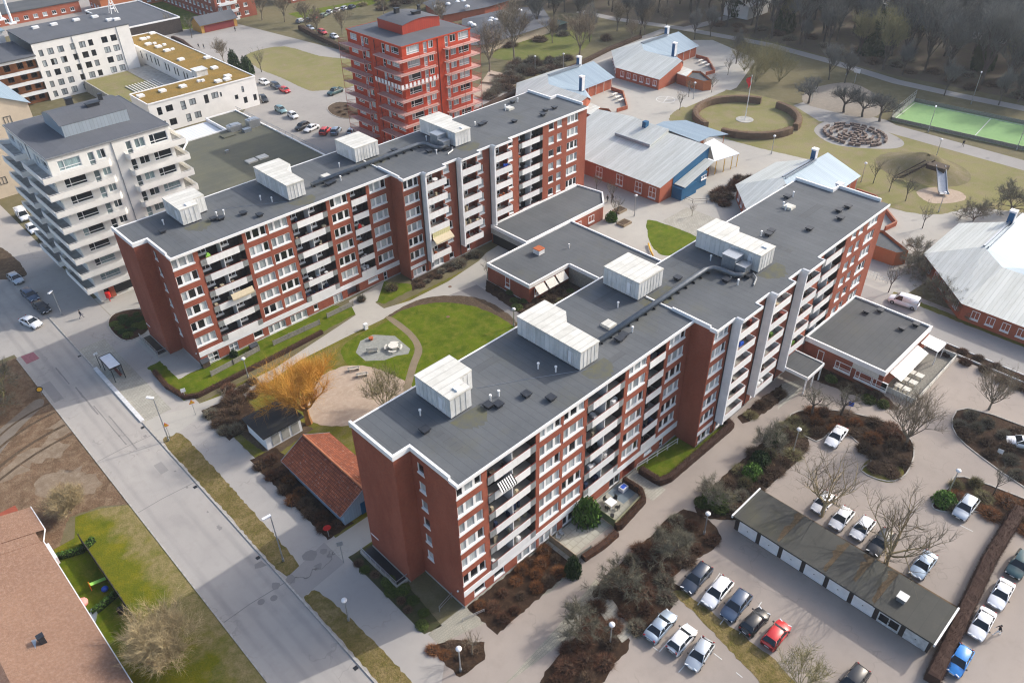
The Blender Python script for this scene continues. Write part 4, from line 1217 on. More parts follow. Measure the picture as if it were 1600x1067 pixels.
# ================================================================ the two point towers
def tower(name, x0, y0, H, label, wm, slabm, railing, housing_m, colr):
    """nine storeys with corner balconies that wrap round; x0, y0 is the corner nearest the viewer"""
    S, D = 20.4, 21.0
    root = E(name, (x0+S/2, y0+D/2, 0), label, 'tower block')
    fl = [3.1+3.0*k for k in range(8)]; df = 1.25
    wall = MB()
    front = [('bay', 1.3, 3.6, .75, 1.8), ('tall', 6.1, 1.05, .1, 2.45), ('w2', 7.6, 1.4, .9, 1.65), ('tall', 12.5, 1.0, .1, 2.45), ('w2', 14.0, 1.8, .9, 1.65), ('bay', 16.6, 3.2, .75, 1.8)]
    left = [('bay', 1.2, 2.8, .85, 1.5), ('w2', 4.6, 1.4, .85, 1.45), ('tall', 6.5, 1.0, .1, 2.2), ('w2', 12.6, 1.5, .85, 1.45), ('tall', 14.5, 1.0, .1, 2.2), ('bay', 17.2, 2.6, .85, 1.5)]
    hf = [(u, u+w_, z+a, z+a+h_, .2) for z in fl for k, u, w_, a, h_ in front]
    hl = [(D-u-w_, D-u, z+a, z+a+h_, .2) for z in fl for k, u, w_, a, h_ in left]
    facade(wall, (x0, y0, 0), (1, 0), (0, -1), S, H, hf+[(1.0, 9.0, .3, 2.9, .5)])
    facade(wall, (x0, y0+D, 0), (0, -1), (-1, 0), D, H, hl)
    facade(wall, (x0+S, y0, 0), (0, 1), (1, 0), D, H, [])
    facade(wall, (x0+S, y0+D, 0), (-1, 0), (0, 1), S, H, [])
    P(wall, 'wall', wm, root)
    gl = 'glass' if colr == 'red' else 'glass_blue'
    for z in fl:
        for k, u, w_, a, h_ in front:
            add_window(root, k, (x0+u, y0+.1, z+a), (0, -1), w_, h_, False, gl)
        for k, u, w_, a, h_ in left:
            add_window(root, k, (x0+.1, y0+u+w_, z+a), (-1, 0), w_, h_, False, gl)
    sh = MB(); sh.box((x0+1.05, y0+.42, .35), (x0+8.95, y0+.48, 2.85)); P(sh, 'shop_window', 'glass_dark', root)
    rf = MB(); cx, cy = x0+S/2, y0+D/2
    o_ = .12
    A = [(x0-o_, y0-o_, H), (x0+S+o_, y0-o_, H), (x0+S+o_, y0+D+o_, H), (x0-o_, y0+D+o_, H)]
    for i in range(4):
        rf.face([A[i], A[(i+1) % 4], (cx, cy, H+.55)])
    roof = P(rf, 'roof', 'felt_tower', root)
    ed = MB()
    for a, b in (((x0-o_-.05, y0-o_-.05), (x0+S+o_+.05, y0-o_)), ((x0-o_-.05, y0+D+o_), (x0+S+o_+.05, y0+D+o_+.05)), ((x0-o_-.05, y0-o_), (x0-o_, y0+D+o_)), ((x0+S+o_, y0-o_), (x0+S+o_+.05, y0+D+o_))):
        ed.box((*a, H-.25), (*b, H+.06))
    P(ed, 'eaves_board', 'galv' if colr == 'white' else 'tower_red', root)
    sf = MB(); sf.prism(rect(x0-o_, y0-o_, x0+S+o_, y0+D+o_), H-.24, H-.2); P(sf, 'soffit', wm, root)
    # drain line in the middle of the front
    dp = MB(); dp.cyl((x0+10.3, y0-.09), .07, .2, H-.3, 6); dp.cyl((x0-.09, y0+10.2), .07, .2, H-.3, 6)
    P(dp, 'downpipe', 'dark_metal' if colr == 'red' else 'grey_metal', root)
    # housing with a curved roof
    hx0, hx1, hy0, hy1 = x0+5.3, x0+16.4, y0+6.2, y0+15.6
    N_ = 8
    hb_ = MB(); hr = MB()
    if colr == 'white':
        prof = [(hy0+(hy1-hy0)*i/N_, H+2.2+1.1*math.sin(math.pi*i/N_)) for i in range(N_+1)]
        for x in (hx0, hx1): hb_.face([(x, hy0, H)]+[(x, a, b) for a, b in prof]+[(x, hy1, H)])
        hb_.face([(hx0, hy0, H), (hx1, hy0, H), (hx1, hy0, prof[0][1]), (hx0, hy0, prof[0][1])]); hb_.face([(hx0, hy1, H), (hx0, hy1, prof[-1][1]), (hx1, hy1, prof[-1][1]), (hx1, hy1, H)])
        for (a, b), (c, d) in zip(prof, prof[1:]): hr.face([(hx0-.25, a, b+.05), (hx1+.25, a, b+.05), (hx1+.25, c, d+.05), (hx0-.25, c, d+.05)])
    else:
        prof = [(hx0+(hx1-hx0)*i/N_, H+2.3+.75*math.sin(math.pi*i/N_)) for i in range(N_+1)]
        for y in (hy0, hy1): hb_.face([(hx0, y, H)]+[(a, y, b) for a, b in prof]+[(hx1, y, H)])
        for x in (hx0, hx1): hb_.face([(x, hy0, H), (x, hy1, H), (x, hy1, prof[0][1]), (x, hy0, prof[0][1])])
        for (a, b), (c, d) in zip(prof, prof[1:]): hr.face([(a, hy0-.2, b+.05), (c, hy0-.2, d+.05), (c, hy1+.2, d+.05), (a, hy1+.2, b+.05)])
    ho = P(hb_, 'roof_housing', housing_m, root)
    P(hr, 'cover', 'felt_tower', ho)
    for (x, y, w_, d_, h_) in ((.62, .35, 1.0, .5, .0), (.8, .5, .3, .3, .7), (.4, .8, .55, .45, .4)):
        mb = MB(); X_, Y_ = hx0+(hx1-hx0)*x, hy0+(hy1-hy0)*y
        z = H+2.6
        mb.box((X_-w_, Y_-d_, z), (X_+w_, Y_+d_, z+1.0+h_)); mb.box((X_-w_*1.2, Y_-d_*1.2, z+1.0+h_), (X_+w_*1.2, Y_+d_*1.2, z+1.15+h_))
        P(mb, 'roof_fan', 'dark_metal', root)
    # balconies
    d_ = 1.9
    def arc(c, r, a0, a1, n=6):
        return [(c[0]+r*math.cos(a0+(a1-a0)*i/n), c[1]+r*math.sin(a0+(a1-a0)*i/n)) for i in range(n+1)]
    shapes = [
        [(x0, y0+8.6), (x0-d_, y0+8.6), (x0-d_, y0-df), (x0+8.6, y0-df)]+arc((x0+8.6, y0-df+.55), .55, R(-80), R(0), 4)+[(x0+9.15, y0-.01), (x0, y0-.01)],
        [(x0+11.9, y0-.01), (x0+11.9, y0-df+.5)]+arc((x0+12.4, y0-df+.5), .5, R(190), R(270), 4)+[(x0+S+d_, y0-df), (x0+S+d_, y0+8.6), (x0+S+.01, y0+8.6), (x0+S+.01, y0-.01)],
        [(x0, y0+D), (x0-d_, y0+D+1.2), (x0-d_, y0+12.3), (x0, y0+12.3)]]
    for k, z in enumerate(fl):
        for si, pg in enumerate(shapes):
            sl_ = MB(); sl_.prism(pg, z-.22, z-.02)
            o = P(sl_, 'balcony', slabm, root)
            run = pg if si == 2 else (pg[:-1] if si == 0 else pg[:-1])
            if si == 0: run = pg[:9]
            if colr == 'white':
                ft = MB(); ft.face([(p[0], p[1], z-.012) for p in pg]); P(ft, 'balcony_floor', 'concrete', o)
            rl = MB()
            if railing == 'solid':
                for p, q in zip(run, run[1:]):
                    rl.bar((*p, z+.36), (*q, z+.36), .06, .86)
                P(rl, 'balustrade', 'render_cream', o)
                tr = MB()
                for p, q in zip(run, run[1:]): tr.bar((*p, z+.95), (*q, z+.95), .05, .05)
                P(tr, 'handrail', 'white_trim', o)
            else:
                for p, q in zip(run, run[1:]):
                    rl.bar((*p, z+1.0), (*q, z+1.0), .05); rl.bar((*p, z+.12), (*q, z+.12), .035)
                    ln = math.hypot(q[0]-p[0], q[1]-p[1]); n_ = max(1, int(ln/.28))
                    for t in range(n_):
                        x_, y_ = p[0]+(q[0]-p[0])*t/n_, p[1]+(q[1]-p[1])*t/n_
                        rl.bar((x_, y_, z), (x_, y_, z+1.0), .028)
                P(rl, 'balustrade', 'tower_red_rail', o)
                if k == 5 and si == 0:
                    sc_ = MB()
                    for p, q in zip(run[1:], run[2:]):
                        ln = math.hypot(q[0]-p[0], q[1]-p[1]); n_ = max(1, int(ln/1.1))
                        for t in range(n_):
                            f0, f1 = t/n_, (t+.55)/n_
                            sc_.bar((p[0]+(q[0]-p[0])*f0, p[1]+(q[1]-p[1])*f0, z+.5), (p[0]+(q[0]-p[0])*f1, p[1]+(q[1]-p[1])*f1, z+.5), .09, .95)
                    P(sc_, 'striped_screen', 'white', o)
    if railing != 'solid':
        po = MB()
        for p in [(x0-d_, y0+8.6), (x0-d_, y0-df), (x0+4, y0-df), (x0+8.6, y0-df), (x0+13, y0-df), (x0+17, y0-df), (x0+S+d_, y0-df), (x0+S+d_, y0+8.6), (x0-d_, y0+12.3), (x0-d_, y0+D+1.2)]:
            po.cyl((p[0], p[1]), .05, 0, fl[-1]+1.0, 6)
        P(po, 'post', 'tower_red_rail', root)
    return root
tw = tower('white_tower', 29.2, 138.0, 27.5, 'white nine storey tower with solid white corner balconies beside the street', 'render_cream', 'render_cream', 'solid', 'clad_blue', 'white')
tr_ = tower('red_tower', 107.0, 145.6, 27.0, 'red nine storey tower with see-through red corner balconies behind the far slab', 'tower_red', plain('balcony_slab', (.60, .40, .36), .8, 0, .2, .15), 'open', 'clad_red', 'red')
# ---- shop front at the foot of the white tower
mb = MB(); mb.box((31.0, 137.55, .3), (31.9, 137.95, 2.9)); P(mb, 'shop_pier', 'brick_red', tw)
mb = MB(); mb.box((38.0, 137.55, .3), (38.9, 137.95, 2.9)); P(mb, 'shop_pier', 'brick_red', tw)
p_ = at(226, 466, .6)
si = E('shop_sign', (p_[0], p_[1], 0), 'yellow square sandwich board on the pavement below the white tower', 'sign')
mb = MB(); mb.box((p_[0]-.5, p_[1]-.05, .25), (p_[0]+.5, p_[1]+.05, 1.35)); P(mb, 'board', 'yellow', si)
mb = MB(); mb.box((p_[0]-.5, p_[1]-.25, 0), (p_[0]+.5, p_[1]+.25, .24)); P(mb, 'foot', 'black', si)
p_ = at(169, 462, 1.2)
mb = MB(); mb.cyl(p_, .45, .9, 1.9, 12); mb.cyl(p_, .08, 0, .9, 8)
tag(P(mb, 'litter_bin', 'red'), 'round red bin by the corner of the white tower', 'bin')
# ================================================================ white perforated block with the mossy roof wings
wb = E('white_apartment_block', (80, 262, 0), 'long white five storey block with small dark windows, far left', 'apartment block')
H = 15.8; yw = 255.2
wall = MB()
cols = [('plain', 62.3, 1.1), ('w2', 64.6, 1.6), ('w2', 67.4, 1.6), ('plain', 70.9, 1.3), ('w2', 73.4, 1.7), ('plain', 76.0, 1.3), ('w2', 79.8, 1.7), ('w2', 82.5, 1.7)]
rows = [11.9, 9.0, 6.1, 3.2, .4]
hs = [(x-61, x-61+w_, z+.3, z+2.0, .2) for k, x, w_ in cols for z in rows]
facade(wall, (61, yw, 0), (1, 0), (0, -1), 27.6, H, hs)
facade(wall, (88.6, yw, 0), (0, 1), (1, 0), 20, H, [])
facade(wall, (88.6, yw+20, 0), (-1, 0), (0, 1), 27.6, H, [])
P(wall, 'wall', 'render', wb)
for k, x, w_ in cols:
    for z in rows: add_window(wb, k, (x, yw+.1, z+.3), (0, -1), w_, 1.7, False, 'glass', 'dark_metal')
mb = MB(); mb.prism(rect(60.9, yw-.1, 88.7, yw+20.1), H, H+.25); P(mb, 'roof', 'felt_tower', wb)
mb = MB()
for x in (72.0, 84.8): mb.cyl((x, yw-.08), .07, .2, H-.1, 6)
P(mb, 'downpipe', 'grey_metal', wb)
for p in ((56, 46), (85, 41), (120, 34), (149, 29), (172, 34), (183, 33)):
    x, y = at(*p, H)
    mb = MB(); mb.box((x-.9, y-.7, H+.25), (x+.9, y+.7, H+.8)); P(mb, 'roof_hatch', 'white', wb)
# roof crane mast
x, y = at(178, 22, H)
mb = MB()
for a in ((-1, -1), (1, -1), (1, 1), (-1, 1)): mb.bar((x+a[0], y+a[1], H+.25), (x, y, H+6), .16)
for z in (1.5, 3): mb.box((x-.8+z*.13, y-.8+z*.13, H+z), (x+.8-z*.13, y+.8-z*.13, H+z+.12))
P(mb, 'roof_mast', 'white', wb)
ob = E('orange_balcony_block', (50, 262, 0), 'block with orange timber walls and white balcony bands, far left edge', 'apartment block')
wall = MB(); fl_ = [.3, 3.3, 6.3, 9.3]
hs = [(x-40, x-40+1.6, z+.5, z+2.2, .15) for x in (42, 45.5, 49, 52.5, 56, 58.6) for z in fl_]
facade(wall, (40, yw+1.2, 0), (1, 0), (0, -1), 20.9, 13.0, hs)
facade(wall, (40, yw+18, 0), (0, -1), (-1, 0), 16.8, 13, [])
P(wall, 'wall', plain('timber', (.30, .12, .05), .8, 0, .2, .3, 1), ob)
for x in (42, 45.5, 49, 52.5, 56, 58.6):
    for z in fl_: add_window(ob, 'w2', (x, yw+1.3, z+.5), (0, -1), 1.6, 1.7, False, 'glass_dark', 'dark_metal')
for z in fl_[1:]+[12.6]:
    mb = MB(); mb.box((39.8, yw-1.4, z-.3), (60.88, yw+1.15, z-.05)); mb.box((39.8, yw-1.5, z-.32), (60.88, yw-1.42, z+.55))
    P(mb, 'balcony', 'white', ob)
mb = MB(); mb.prism(rect(39.6, yw-1.8, 60.88, yw+18), 13.0, 13.3); P(mb, 'roof', 'felt_tower', ob)
bb = E('blue_roofed_hall', (44, 280, 0), 'blue sheet metal roofed hall with two white masts, top left corner', 'building')
mb = MB(); mb.prism(rect(28, 276, 60, 292), 0, 15.8); P(mb, 'wall', 'render', bb)
mb = MB(); mb.prism(rect(27.5, 275.5, 60.5, 292.5), 15.8, 16.1); P(mb, 'roof', 'roof_blue', bb)
for p, h_ in (((20, 38), 10), ((3, 32), 6)):
    x, y = at(*p, 16); mb = MB(); mb.cyl((x, y), .35, 16.1, 16+h_, 10); mb.box((x-1, y-1, 16.1), (x+1, y+1, 16.4)); P(mb, 'mast', 'white', bb)
gw = E('moss_roofed_wing', (97, 240, 0), 'white two storey L-shaped wing with an orange moss roof and skylights', 'building')
H = 8.0
gp = [(71.0, 207.6), (101.6, 207.6), (101.6, 272), (91.0, 272), (91.0, 218.5), (71.0, 218.5)]
wall = MB()
fh = [('tall', 73.0, 1.2, 4.6, 2.0), ('w2', 75.3, 1.9, 4.9, 1.6), ('tall', 79.4, 1.3, 4.3, 2.3), ('w2', 81.8, 1.8, 4.9, 1.6), ('tall', 86.0, 1.2, 4.3, 2.3), ('w2', 88.2, 1.9, 5.0, 1.6), ('tall', 90.6, .5, 5.0, 1.2), ('plain', 94.6, 1.0, 3.2, 1.2), ('tall', 97.0, .7, 4.6, 1.6), ('w2', 97.0, 1.1, 1.5, 1.7), ('plain', 100.0, 1.0, 1.5, 1.7), ('tall', 73.2, 1.2, .9, 2), ('w2', 75.4, 1.9, 1.2, 1.7), ('tall', 80.0, 1.3, .9, 2.1), ('w2', 82.4, 1.8, 1.2, 1.7)]
facade(wall, (71, 207.6, 0), (1, 0), (0, -1), 30.6, H, [(u-71, u-71+w_, z, z+h_, .2) for k, u, w_, z, h_ in fh])
for k, u, w_, z, h_ in fh: add_window(gw, k, (u, 207.7, z), (0, -1), w_, h_, False, 'glass', 'dark_metal')
ih = [(272-y-.8, 272-y, 4.8, 7.0, .2) for y in (223, 227, 229, 233, 235, 239, 241, 246, 248, 251, 254, 258)]
facade(wall, (91, 272, 0), (0, -1), (-1, 0), 53.5, H, ih+[(14, 50, .3, 3.2, 1.5)])
for h_ in ih: add_window(gw, 'plain', (91.1, 272-h_[0], 4.8), (-1, 0), .8, 2.2, False, 'glass_dark', 'dark_metal')
facade(wall, (101.6, 207.6, 0), (0, 1), (1, 0), 64.4, H, []); facade(wall, (101.6, 272, 0), (-1, 0), (0, 1), 10.6, H, [])
facade(wall, (71, 218.5, 0), (0, -1), (-1, 0), 10.9, H, []); facade(wall, (91, 218.5, 0), (-1, 0), (0, 1), 20, H, [])
P(wall, 'wall', 'render', gw)
mb = MB(); mb.face([(a, b, H-.05) for a, b in gp]); P(mb, 'roof', 'sedum', gw)
mb = MB()
for (a, b), (c, d) in zip(gp, gp[1:]+gp[:1]): mb.bar((a, b, H), (c, d, H), .3, .3)
P(mb, 'parapet', 'white_trim', gw)
for i, p in enumerate(((238, 53), (224, 62), (232, 70), (248, 74), (261, 80), (283, 94), (324, 91), (335, 107), (286, 136), (254, 143), (220, 151), (341, 128), (355, 125), (311, 128), (317, 127), (356, 120), (232, 60), (242, 69), (257, 71), (270, 78))):
    x, y = at(*p, H); s_ = .45 if i in (13, 14, 16, 17, 18, 19) else .85
    mb = MB(); mb.box((x-s_, y-s_, H-.05), (x+s_, y+s_, H+.45)); o = P(mb, 'skylight', 'white', gw)
x, y = at(313, 117, H); mb = MB(); mb.box((x-1.6, y-1.6, H-.05), (x+1.6, y+1.6, H+1.5)); mb.box((x-1.8, y-1.8, H+1.5), (x+1.8, y+1.8, H+1.7)); P(mb, 'roof_housing', 'corrugated', gw)
cd = E('courtyard_deck', (81, 236, 0), 'raised planted courtyard deck inside the white block, with pergola slats', 'deck')
mb = MB(); mb.prism(rect(71.2, 218.7, 90.8, 255), 0, 3.4); P(mb, 'deck_base', 'concrete', cd)
mb = MB(); mb.face([(71.5, 219, 3.41), (84, 219, 3.41), (84, 254, 3.41), (71.5, 254, 3.41)]); P(mb, 'deck_grass', 'grass_park', cd)
mb = MB()
for k in range(10): mb.box((77.5+k*.9, 232, 3.45), (77.8+k*.9, 240, 3.7))
P(mb, 'pergola_slats', 'wood_white', cd)
# beige house left of the white tower
bh = E('beige_house', (30, 210, 0), 'tall beige rendered house with blue-grey roof behind the white tower, left edge', 'house')
mb = MB(); mb.prism(rect(12, 196.8, 42.3, 226), 0, 18.9); mb.face([(12, 196.8, 18.9), (42.3, 196.8, 18.9), (27, 196.8, 26)]); P(mb, 'wall', 'beige', bh)
mb = MB(); mb.face([(42.9, 196.4, 18.6), (42.9, 226, 18.6), (27, 226, 26.2), (27, 196.4, 26.2)]); mb.face([(27, 196.4, 26.2), (27, 226, 26.2), (11.4, 226, 18.6), (11.4, 196.4, 18.6)]); P(mb, 'roof', 'roof_blue', bh)
for x in (14, 20, 26, 31, 36.6):
    for z in (3, 7.4, 11.6, 15.4): add_window(bh, 'w2', (x, 196.77, z), (0, -1), 1.5, 1.6, False, 'glass_dark', 'dark_metal')
# ---- podium of shops between white tower and far slab
pd = flat_house('shop_podium', [(50.5, 140.5), (72, 140.5), (72, 125.0), (89.6, 125.0), (89.6, 198.0), (81.2, 198), (81.2, 187.3), (70.9, 187.3), (50.5, 160)], 4.0, 'low greenish flat roofed shop building behind the far slab', 'building', 'felt_moss', 'concrete', .6)
mb = MB()
for y in range(128, 198, 3): mb.bar((89.7, y, 4.1), (89.7, y, 5.0), .06)
mb.bar((89.7, 126, 5.0), (89.7, 198, 5.0), .07); mb.bar((89.7, 126, 4.6), (89.7, 198, 4.6), .04)
P(mb, 'railing', 'grey_metal', pd)
for p, s_, h_, m_ in (((367, 203), 1.6, 1.4, 'galv'), ((396, 197), 1.5, 1.9, 'galv'), ((386, 205), 1.0, .8, 'grey_metal'), ((356, 212), 1.6, .3, 'felt_moss'), ((355, 238), .4, .6, 'galv')):
    x, y = at(*p, 4.0); mb = MB(); mb.box((x-s_, y-s_*.7, 3.9), (x+s_, y+s_*.7, 3.9+h_))
    if h_ > 1: mb.box((x-s_*.6, y-s_*.5, 3.9+h_), (x+s_*.6, y+s_*.5, 4.1+h_))
    P(mb, 'ventilation_unit', m_, pd)
for p in ((393, 252), (410, 246)):
    x, y = at(*p, 4.0); mb = MB(); mb.box((x-1.2, y-1.0, 3.9), (x+1.2, y+1.0, 4.25)); P(mb, 'skylight', 'box_roof', pd)
mb = MB(); mb.face([(71.2, 187.5, 3.2), (81, 187.5, 3.2), (81, 197.6, 3.4), (71.2, 197.6, 3.4)]); mb.bar((71.2, 187.6, 0), (71.2, 187.6, 3.2), .2); P(mb, 'glass_canopy', 'roof_white', pd)
# ================================================================ school buildings
def pavilion(ox, oy, label):
    root = E('school_pavilion', (ox+15, oy+15, 0), label, 'school building', 'red brick school pavilions with folded metal roofs')
    T = lambda p: (ox+p[0], oy+p[1], p[2])
    A, B, C, D_ = (0, 0, 3.2), (0, 16.5, 3.2), (12, 28, 3.2), (28.5, 28, 3.2)
    R1, R2, R3, R4, R5 = (11.3, .6, 6), (11.5, 15, 6), (16.3, 19.8, 6.2), (29.3, 19.8, 6.2), (35.6, 19.6, 5.9)
    F, N_, Q = (35, 10.8, 3.2), (21.7, 10.6, 3.2), (15, 2.2, 4.2)
    fp = [(0.5, .5), (.5, 16.3), (12.2, 27.5), (28.2, 27.5), (29, 20.2), (35, 19.4), (34.5, 11.3), (21.4, 11.0), (14.7, 2.6), (11.3, .9)]
    w_ = MB(); w_.prism([(ox+a, oy+b) for a, b in fp], 0, 3.25, top=False, bottom=False)
    w_.face([T((.5, .5, 3.2)), T((11.3, .9, 3.2)), T((11.2, .9, 5.9))]); w_.face([T((11.3, .9, 3.2)), T((14.7, 2.5, 3.2)), T((14.7, 2.5, 4.2)), T((11.2, .9, 5.9))])
    w_.face([T((34.9, 11.3, 3.2)), T((35.2, 19.4, 3.2)), T((35.2, 19.4, 5.7))]); w_.face([T((28.2, 27.5, 3.2)), T((29.1, 20.2, 3.2)), T((29.1, 20.0, 6))])
    P(w_, 'wall', 'brick_red', root)
    r_ = MB(); r_.face([T(p) for p in (A, R1, R2, B)]); r_.face([T(p) for p in (C, R3, R4, D_)])
    r_.face([T(p) for p in (B, R2, R3, C)])
    P(r_, 'roof', 'roof_metal', root)
    r_ = MB(); z = lambda p: (p[0], p[1], p[2]-.12)
    r_.face([T(z(p)) for p in (R2, N_, R3)]); r_.face([T(z(p)) for p in (R3, N_, F, R5)]); r_.face([T(z(p)) for p in (R1, Q, N_, R2)])
    P(r_, 'lower_roof', 'roof_blue', root)
    rt = MB(); rt.bar(T((R3[0], R3[1], 6.3)), T((R4[0], R4[1], 6.3)), .35, .25); rt.bar(T((R3[0], R3[1]-.7, 6.25)), T((R4[0], R4[1]-.7, 6.25)), .12, .5)
    P(rt, 'ridge_window', 'grey_metal', root)
    for x, y, h_ in ((29.4, 19.9, 3.0), (17.0, 7.8, 3.0)):
        ch = MB(); ch.box((ox+x-.5, oy+y-.5, 3.6), (ox+x+.5, oy+y+.5, 5.2+h_)); o = P(ch, 'chimney', 'blue_wall', root)
        cp = MB(); cp.box((ox+x-.65, oy+y-.65, 5.2+h_), (ox+x+.65, oy+y+.65, 5.55+h_)); cp.box((ox+x-.52, oy+y-.62, 4.6), (ox+x+.52, oy+y-.51, 5.2+h_))
        P(cp, 'cap', 'white', o)
    for k in range(6):
        add_window(root, 'w2', (ox+.47, oy+14.6-k*2.4, 1.0), (-1, 0), 1.3, 1.5, True, 'glass_dark')
    s_ = math.sqrt(.5)
    for k in range(5):
        t = .12+k*.18
        add_window(root, 'w2', (ox+.5+11.7*(1-t)-.02, oy+16.3+11.2*(1-t)+.02, 1.0), (-.69, .72), 1.3, 1.5, True, 'glass_dark')
    for k in range(4):
        po = MB(); x = ox+23.5+k*3.4; po.cyl((x, oy+10.9), .09, 0, 3.1, 6); P(po, 'post', 'wood_white', root)
    # walled yard and small annex
    yw_ = MB()
    for p, q in (((33, 10.2), (32.8, 5.8)), ((32.8, 5.8), (24.3, -2.6)), ((24.3, -2.6), (20.7, -2.0))):
        yw_.bar((ox+p[0], oy+p[1], .5), (ox+q[0], oy+q[1], .5), .35, 1.0)
    P(yw_, 'yard_wall', 'brick_red', root)
    an = MB(); ap = [(14.8, 3.4), (13.9, -1.4), (8.4, -3.2), (8.7, .2), (11.4, .8)]
    an.prism([(ox+a, oy+b) for a, b in ap], 0, 2.85); P(an, 'annex', 'brick_red', root)
    ar = MB(); cxx = sum(p[0] for p in ap)/5; cyy = sum(p[1] for p in ap)/5
    ar.prism([(ox+cxx+(a-cxx)*1.06, oy+cyy+(b-cyy)*1.06) for a, b in ap], 2.86, 3.05); P(ar, 'annex_roof', 'roof_metal', root)
    ow = MB(); ow.prism([(ox+a, oy+b) for a, b in ((13.9, -1.5), (15.1, -3.6), (10.7, -10.5), (8.6, -9.2), (8.4, -3.3))], 0, 2.9, top=False)
    P(ow, 'wing_wall', 'brick_orange', root)
    wr = MB(); wr.prism([(ox+a, oy+b) for a, b in ((13.7, -1.7), (14.8, -3.6), (10.7, -10.2), (8.8, -9.0), (8.7, -3.3))], 2.3, 2.4); P(wr, 'wing_roof', 'felt_y', root)
    bt = MB()
    for k in range(3):
        bt.box((ox+26.5+k*1.1, oy+1.8+k*2.1, .7), (ox+28.6+k*1.1, oy+2.6+k*2.1, .8)); bt.box((ox+27.3+k*1.1, oy+2.1+k*2.1, 0), (ox+27.8+k*1.1, oy+2.3+k*2.1, .7))
    tag(P(bt, 'picnic_table', 'wood_white'), 'white tables in the walled yard of the '+label.split(' at ')[0].split(' just')[0].split(' half')[0].split(' farthest')[0], 'table', 'school yard tables')
    return root
pavilion(145.4, 132.7, 'blue and grey folded roof school pavilion just beyond the far end of the far slab')
pavilion(187.3, 132.7, 'blue and grey folded roof school pavilion farthest back, near the footpath')
pavilion(131.5, 51.3, 'folded roof school pavilion half hidden behind the far end of the near slab')
pavilion(130.6, 10.3, 'large pale roofed school pavilion at the right edge behind the lane')
# the hall
sh = E('school_hall', (140, 105, 0), 'red brick school hall with broad grey metal roof and blue gable', 'school building')
w_ = MB()
w_.face([(130.4, 122, 0), (130.4, 89.5, 0), (130.4, 89.5, 3.9), (130.4, 122, 3.9)])
w_.face([(130.4, 89.5, 0), (134.8, 89.5, 0), (134.8, 89.5, 4.9), (130.4, 89.5, 3.9)])
w_.face([(149, 89.5, 0), (149, 122, 0), (149, 122, 4), (149, 89.5, 4)]); w_.face([(130.4, 122, 0), (130.4, 122, 3.9), (146.5, 122, 7.7), (149, 122, 4), (149, 122, 0)])
P(w_, 'wall', 'brick_red', sh)
w_ = MB(); w_.face([(134.8, 89.4, 0), (147.6, 89.4, 0), (147.6, 89.4, 7.75), (134.8, 89.4, 5.0)]); w_.box((134.6, 86.7, 0), (140.2, 89.3, 2.7)); w_.box((140.2, 87.4, 0), (144.9, 89.3, 3.4))
P(w_, 'blue_gable', 'blue_wall', sh)
r_ = MB(); r_.face([(129.7, 89.0, 3.95), (147.3, 89.0, 8.0), (147.3, 101, 8.0), (129.7, 101, 3.95)]); r_.face([(129.7, 101, 3.95), (147.3, 101, 8.0), (149, 112, 8.3), (147.5, 122, 8.0), (129.7, 122, 3.95)])
r_.face([(147.3, 89, 8), (149.6, 89, 4), (149.6, 122, 4), (147.5, 122, 8), (149, 112, 8.2)])
P(r_, 'roof', 'roof_metal', sh)
r_ = MB(); r_.face([(140.5, 100.5, 6.95), (147.5, 100.5, 8.75), (147.5, 110.5, 8.75), (140.5, 110.5, 6.95)]); r_.face([(140.5, 100.5, 6.95), (140.5, 110.5, 6.95), (140.5, 110.5, 6.5), (140.5, 100.5, 6.5)]); r_.face([(140.5, 100.5, 6.5), (147.3, 100.5, 8.1), (147.5, 100.5, 8.75), (140.5, 100.5, 6.95)])
P(r_, 'raised_roof', 'roof_metal', sh)
r_ = MB(); r_.box((140.3, 100.4, 6.5), (140.45, 110.6, 7.2)); P(r_, 'snow_guard', 'grey_metal', sh)
r_ = MB(); x, y = at(1008, 200, 8); r_.box((x-.6, y-.5, 7.4), (x+.6, y+.5, 9.6)); P(r_, 'chimney', 'blue_wall', sh)
r_ = MB(); r_.face([(135.2, 86.4, 3.0), (146.4, 86.8, 5.4), (146.4, 89.3, 5.4), (135.2, 89.3, 3.0)]); r_.face([(135.2, 86.4, 2.95), (135.2, 89.3, 2.95), (146.4, 89.3, 5.35), (146.4, 86.8, 5.35)]); P(r_, 'porch_roof', 'roof_metal', sh)
for y in (107.5, 101.5, 96.2, 92.4): add_window(sh, 'cross', (130.38, y, .7), (-1, 0), 1.9, 2.4, True, 'glass_dark')
add_window(sh, 'w3', (142.6, 87.38, 2.0), (0, -1), 2.0, .8)
r_ = MB(); r_.prism([(148.2, 89.8), (158.2, 87.6), (161.6, 97.0), (156.4, 97.0), (150, 97)], 3.2, 3.35); c1 = P(r_, 'canopy_roof', 'roof_white', sh)
r_ = MB()
for x, y in ((148.4, 89.6), (151, 89.1), (153.5, 88.5), (156, 88.1), (158.1, 87.9), (160.8, 95)): r_.cyl((x, y), .1, 0, 3.2, 6)
P(r_, 'canopy_post', 'yellow', sh)
r_ = MB(); r_.prism([(150.5, 98), (161, 98), (165.6, 95.6), (166, 108.5), (161.5, 112), (150.5, 112)], 3.5, 3.66); P(r_, 'canopy_roof', 'roof_blue', sh)
r_ = MB()
for x, y in ((165.2, 96.5), (165.4, 107.8), (161, 99)): r_.cyl((x, y), .1, 0, 3.5, 6)
r_.box((150.5, 99, 0), (160.5, 111, 3.45)); P(r_, 'canopy_wall', 'brick_orange', sh)
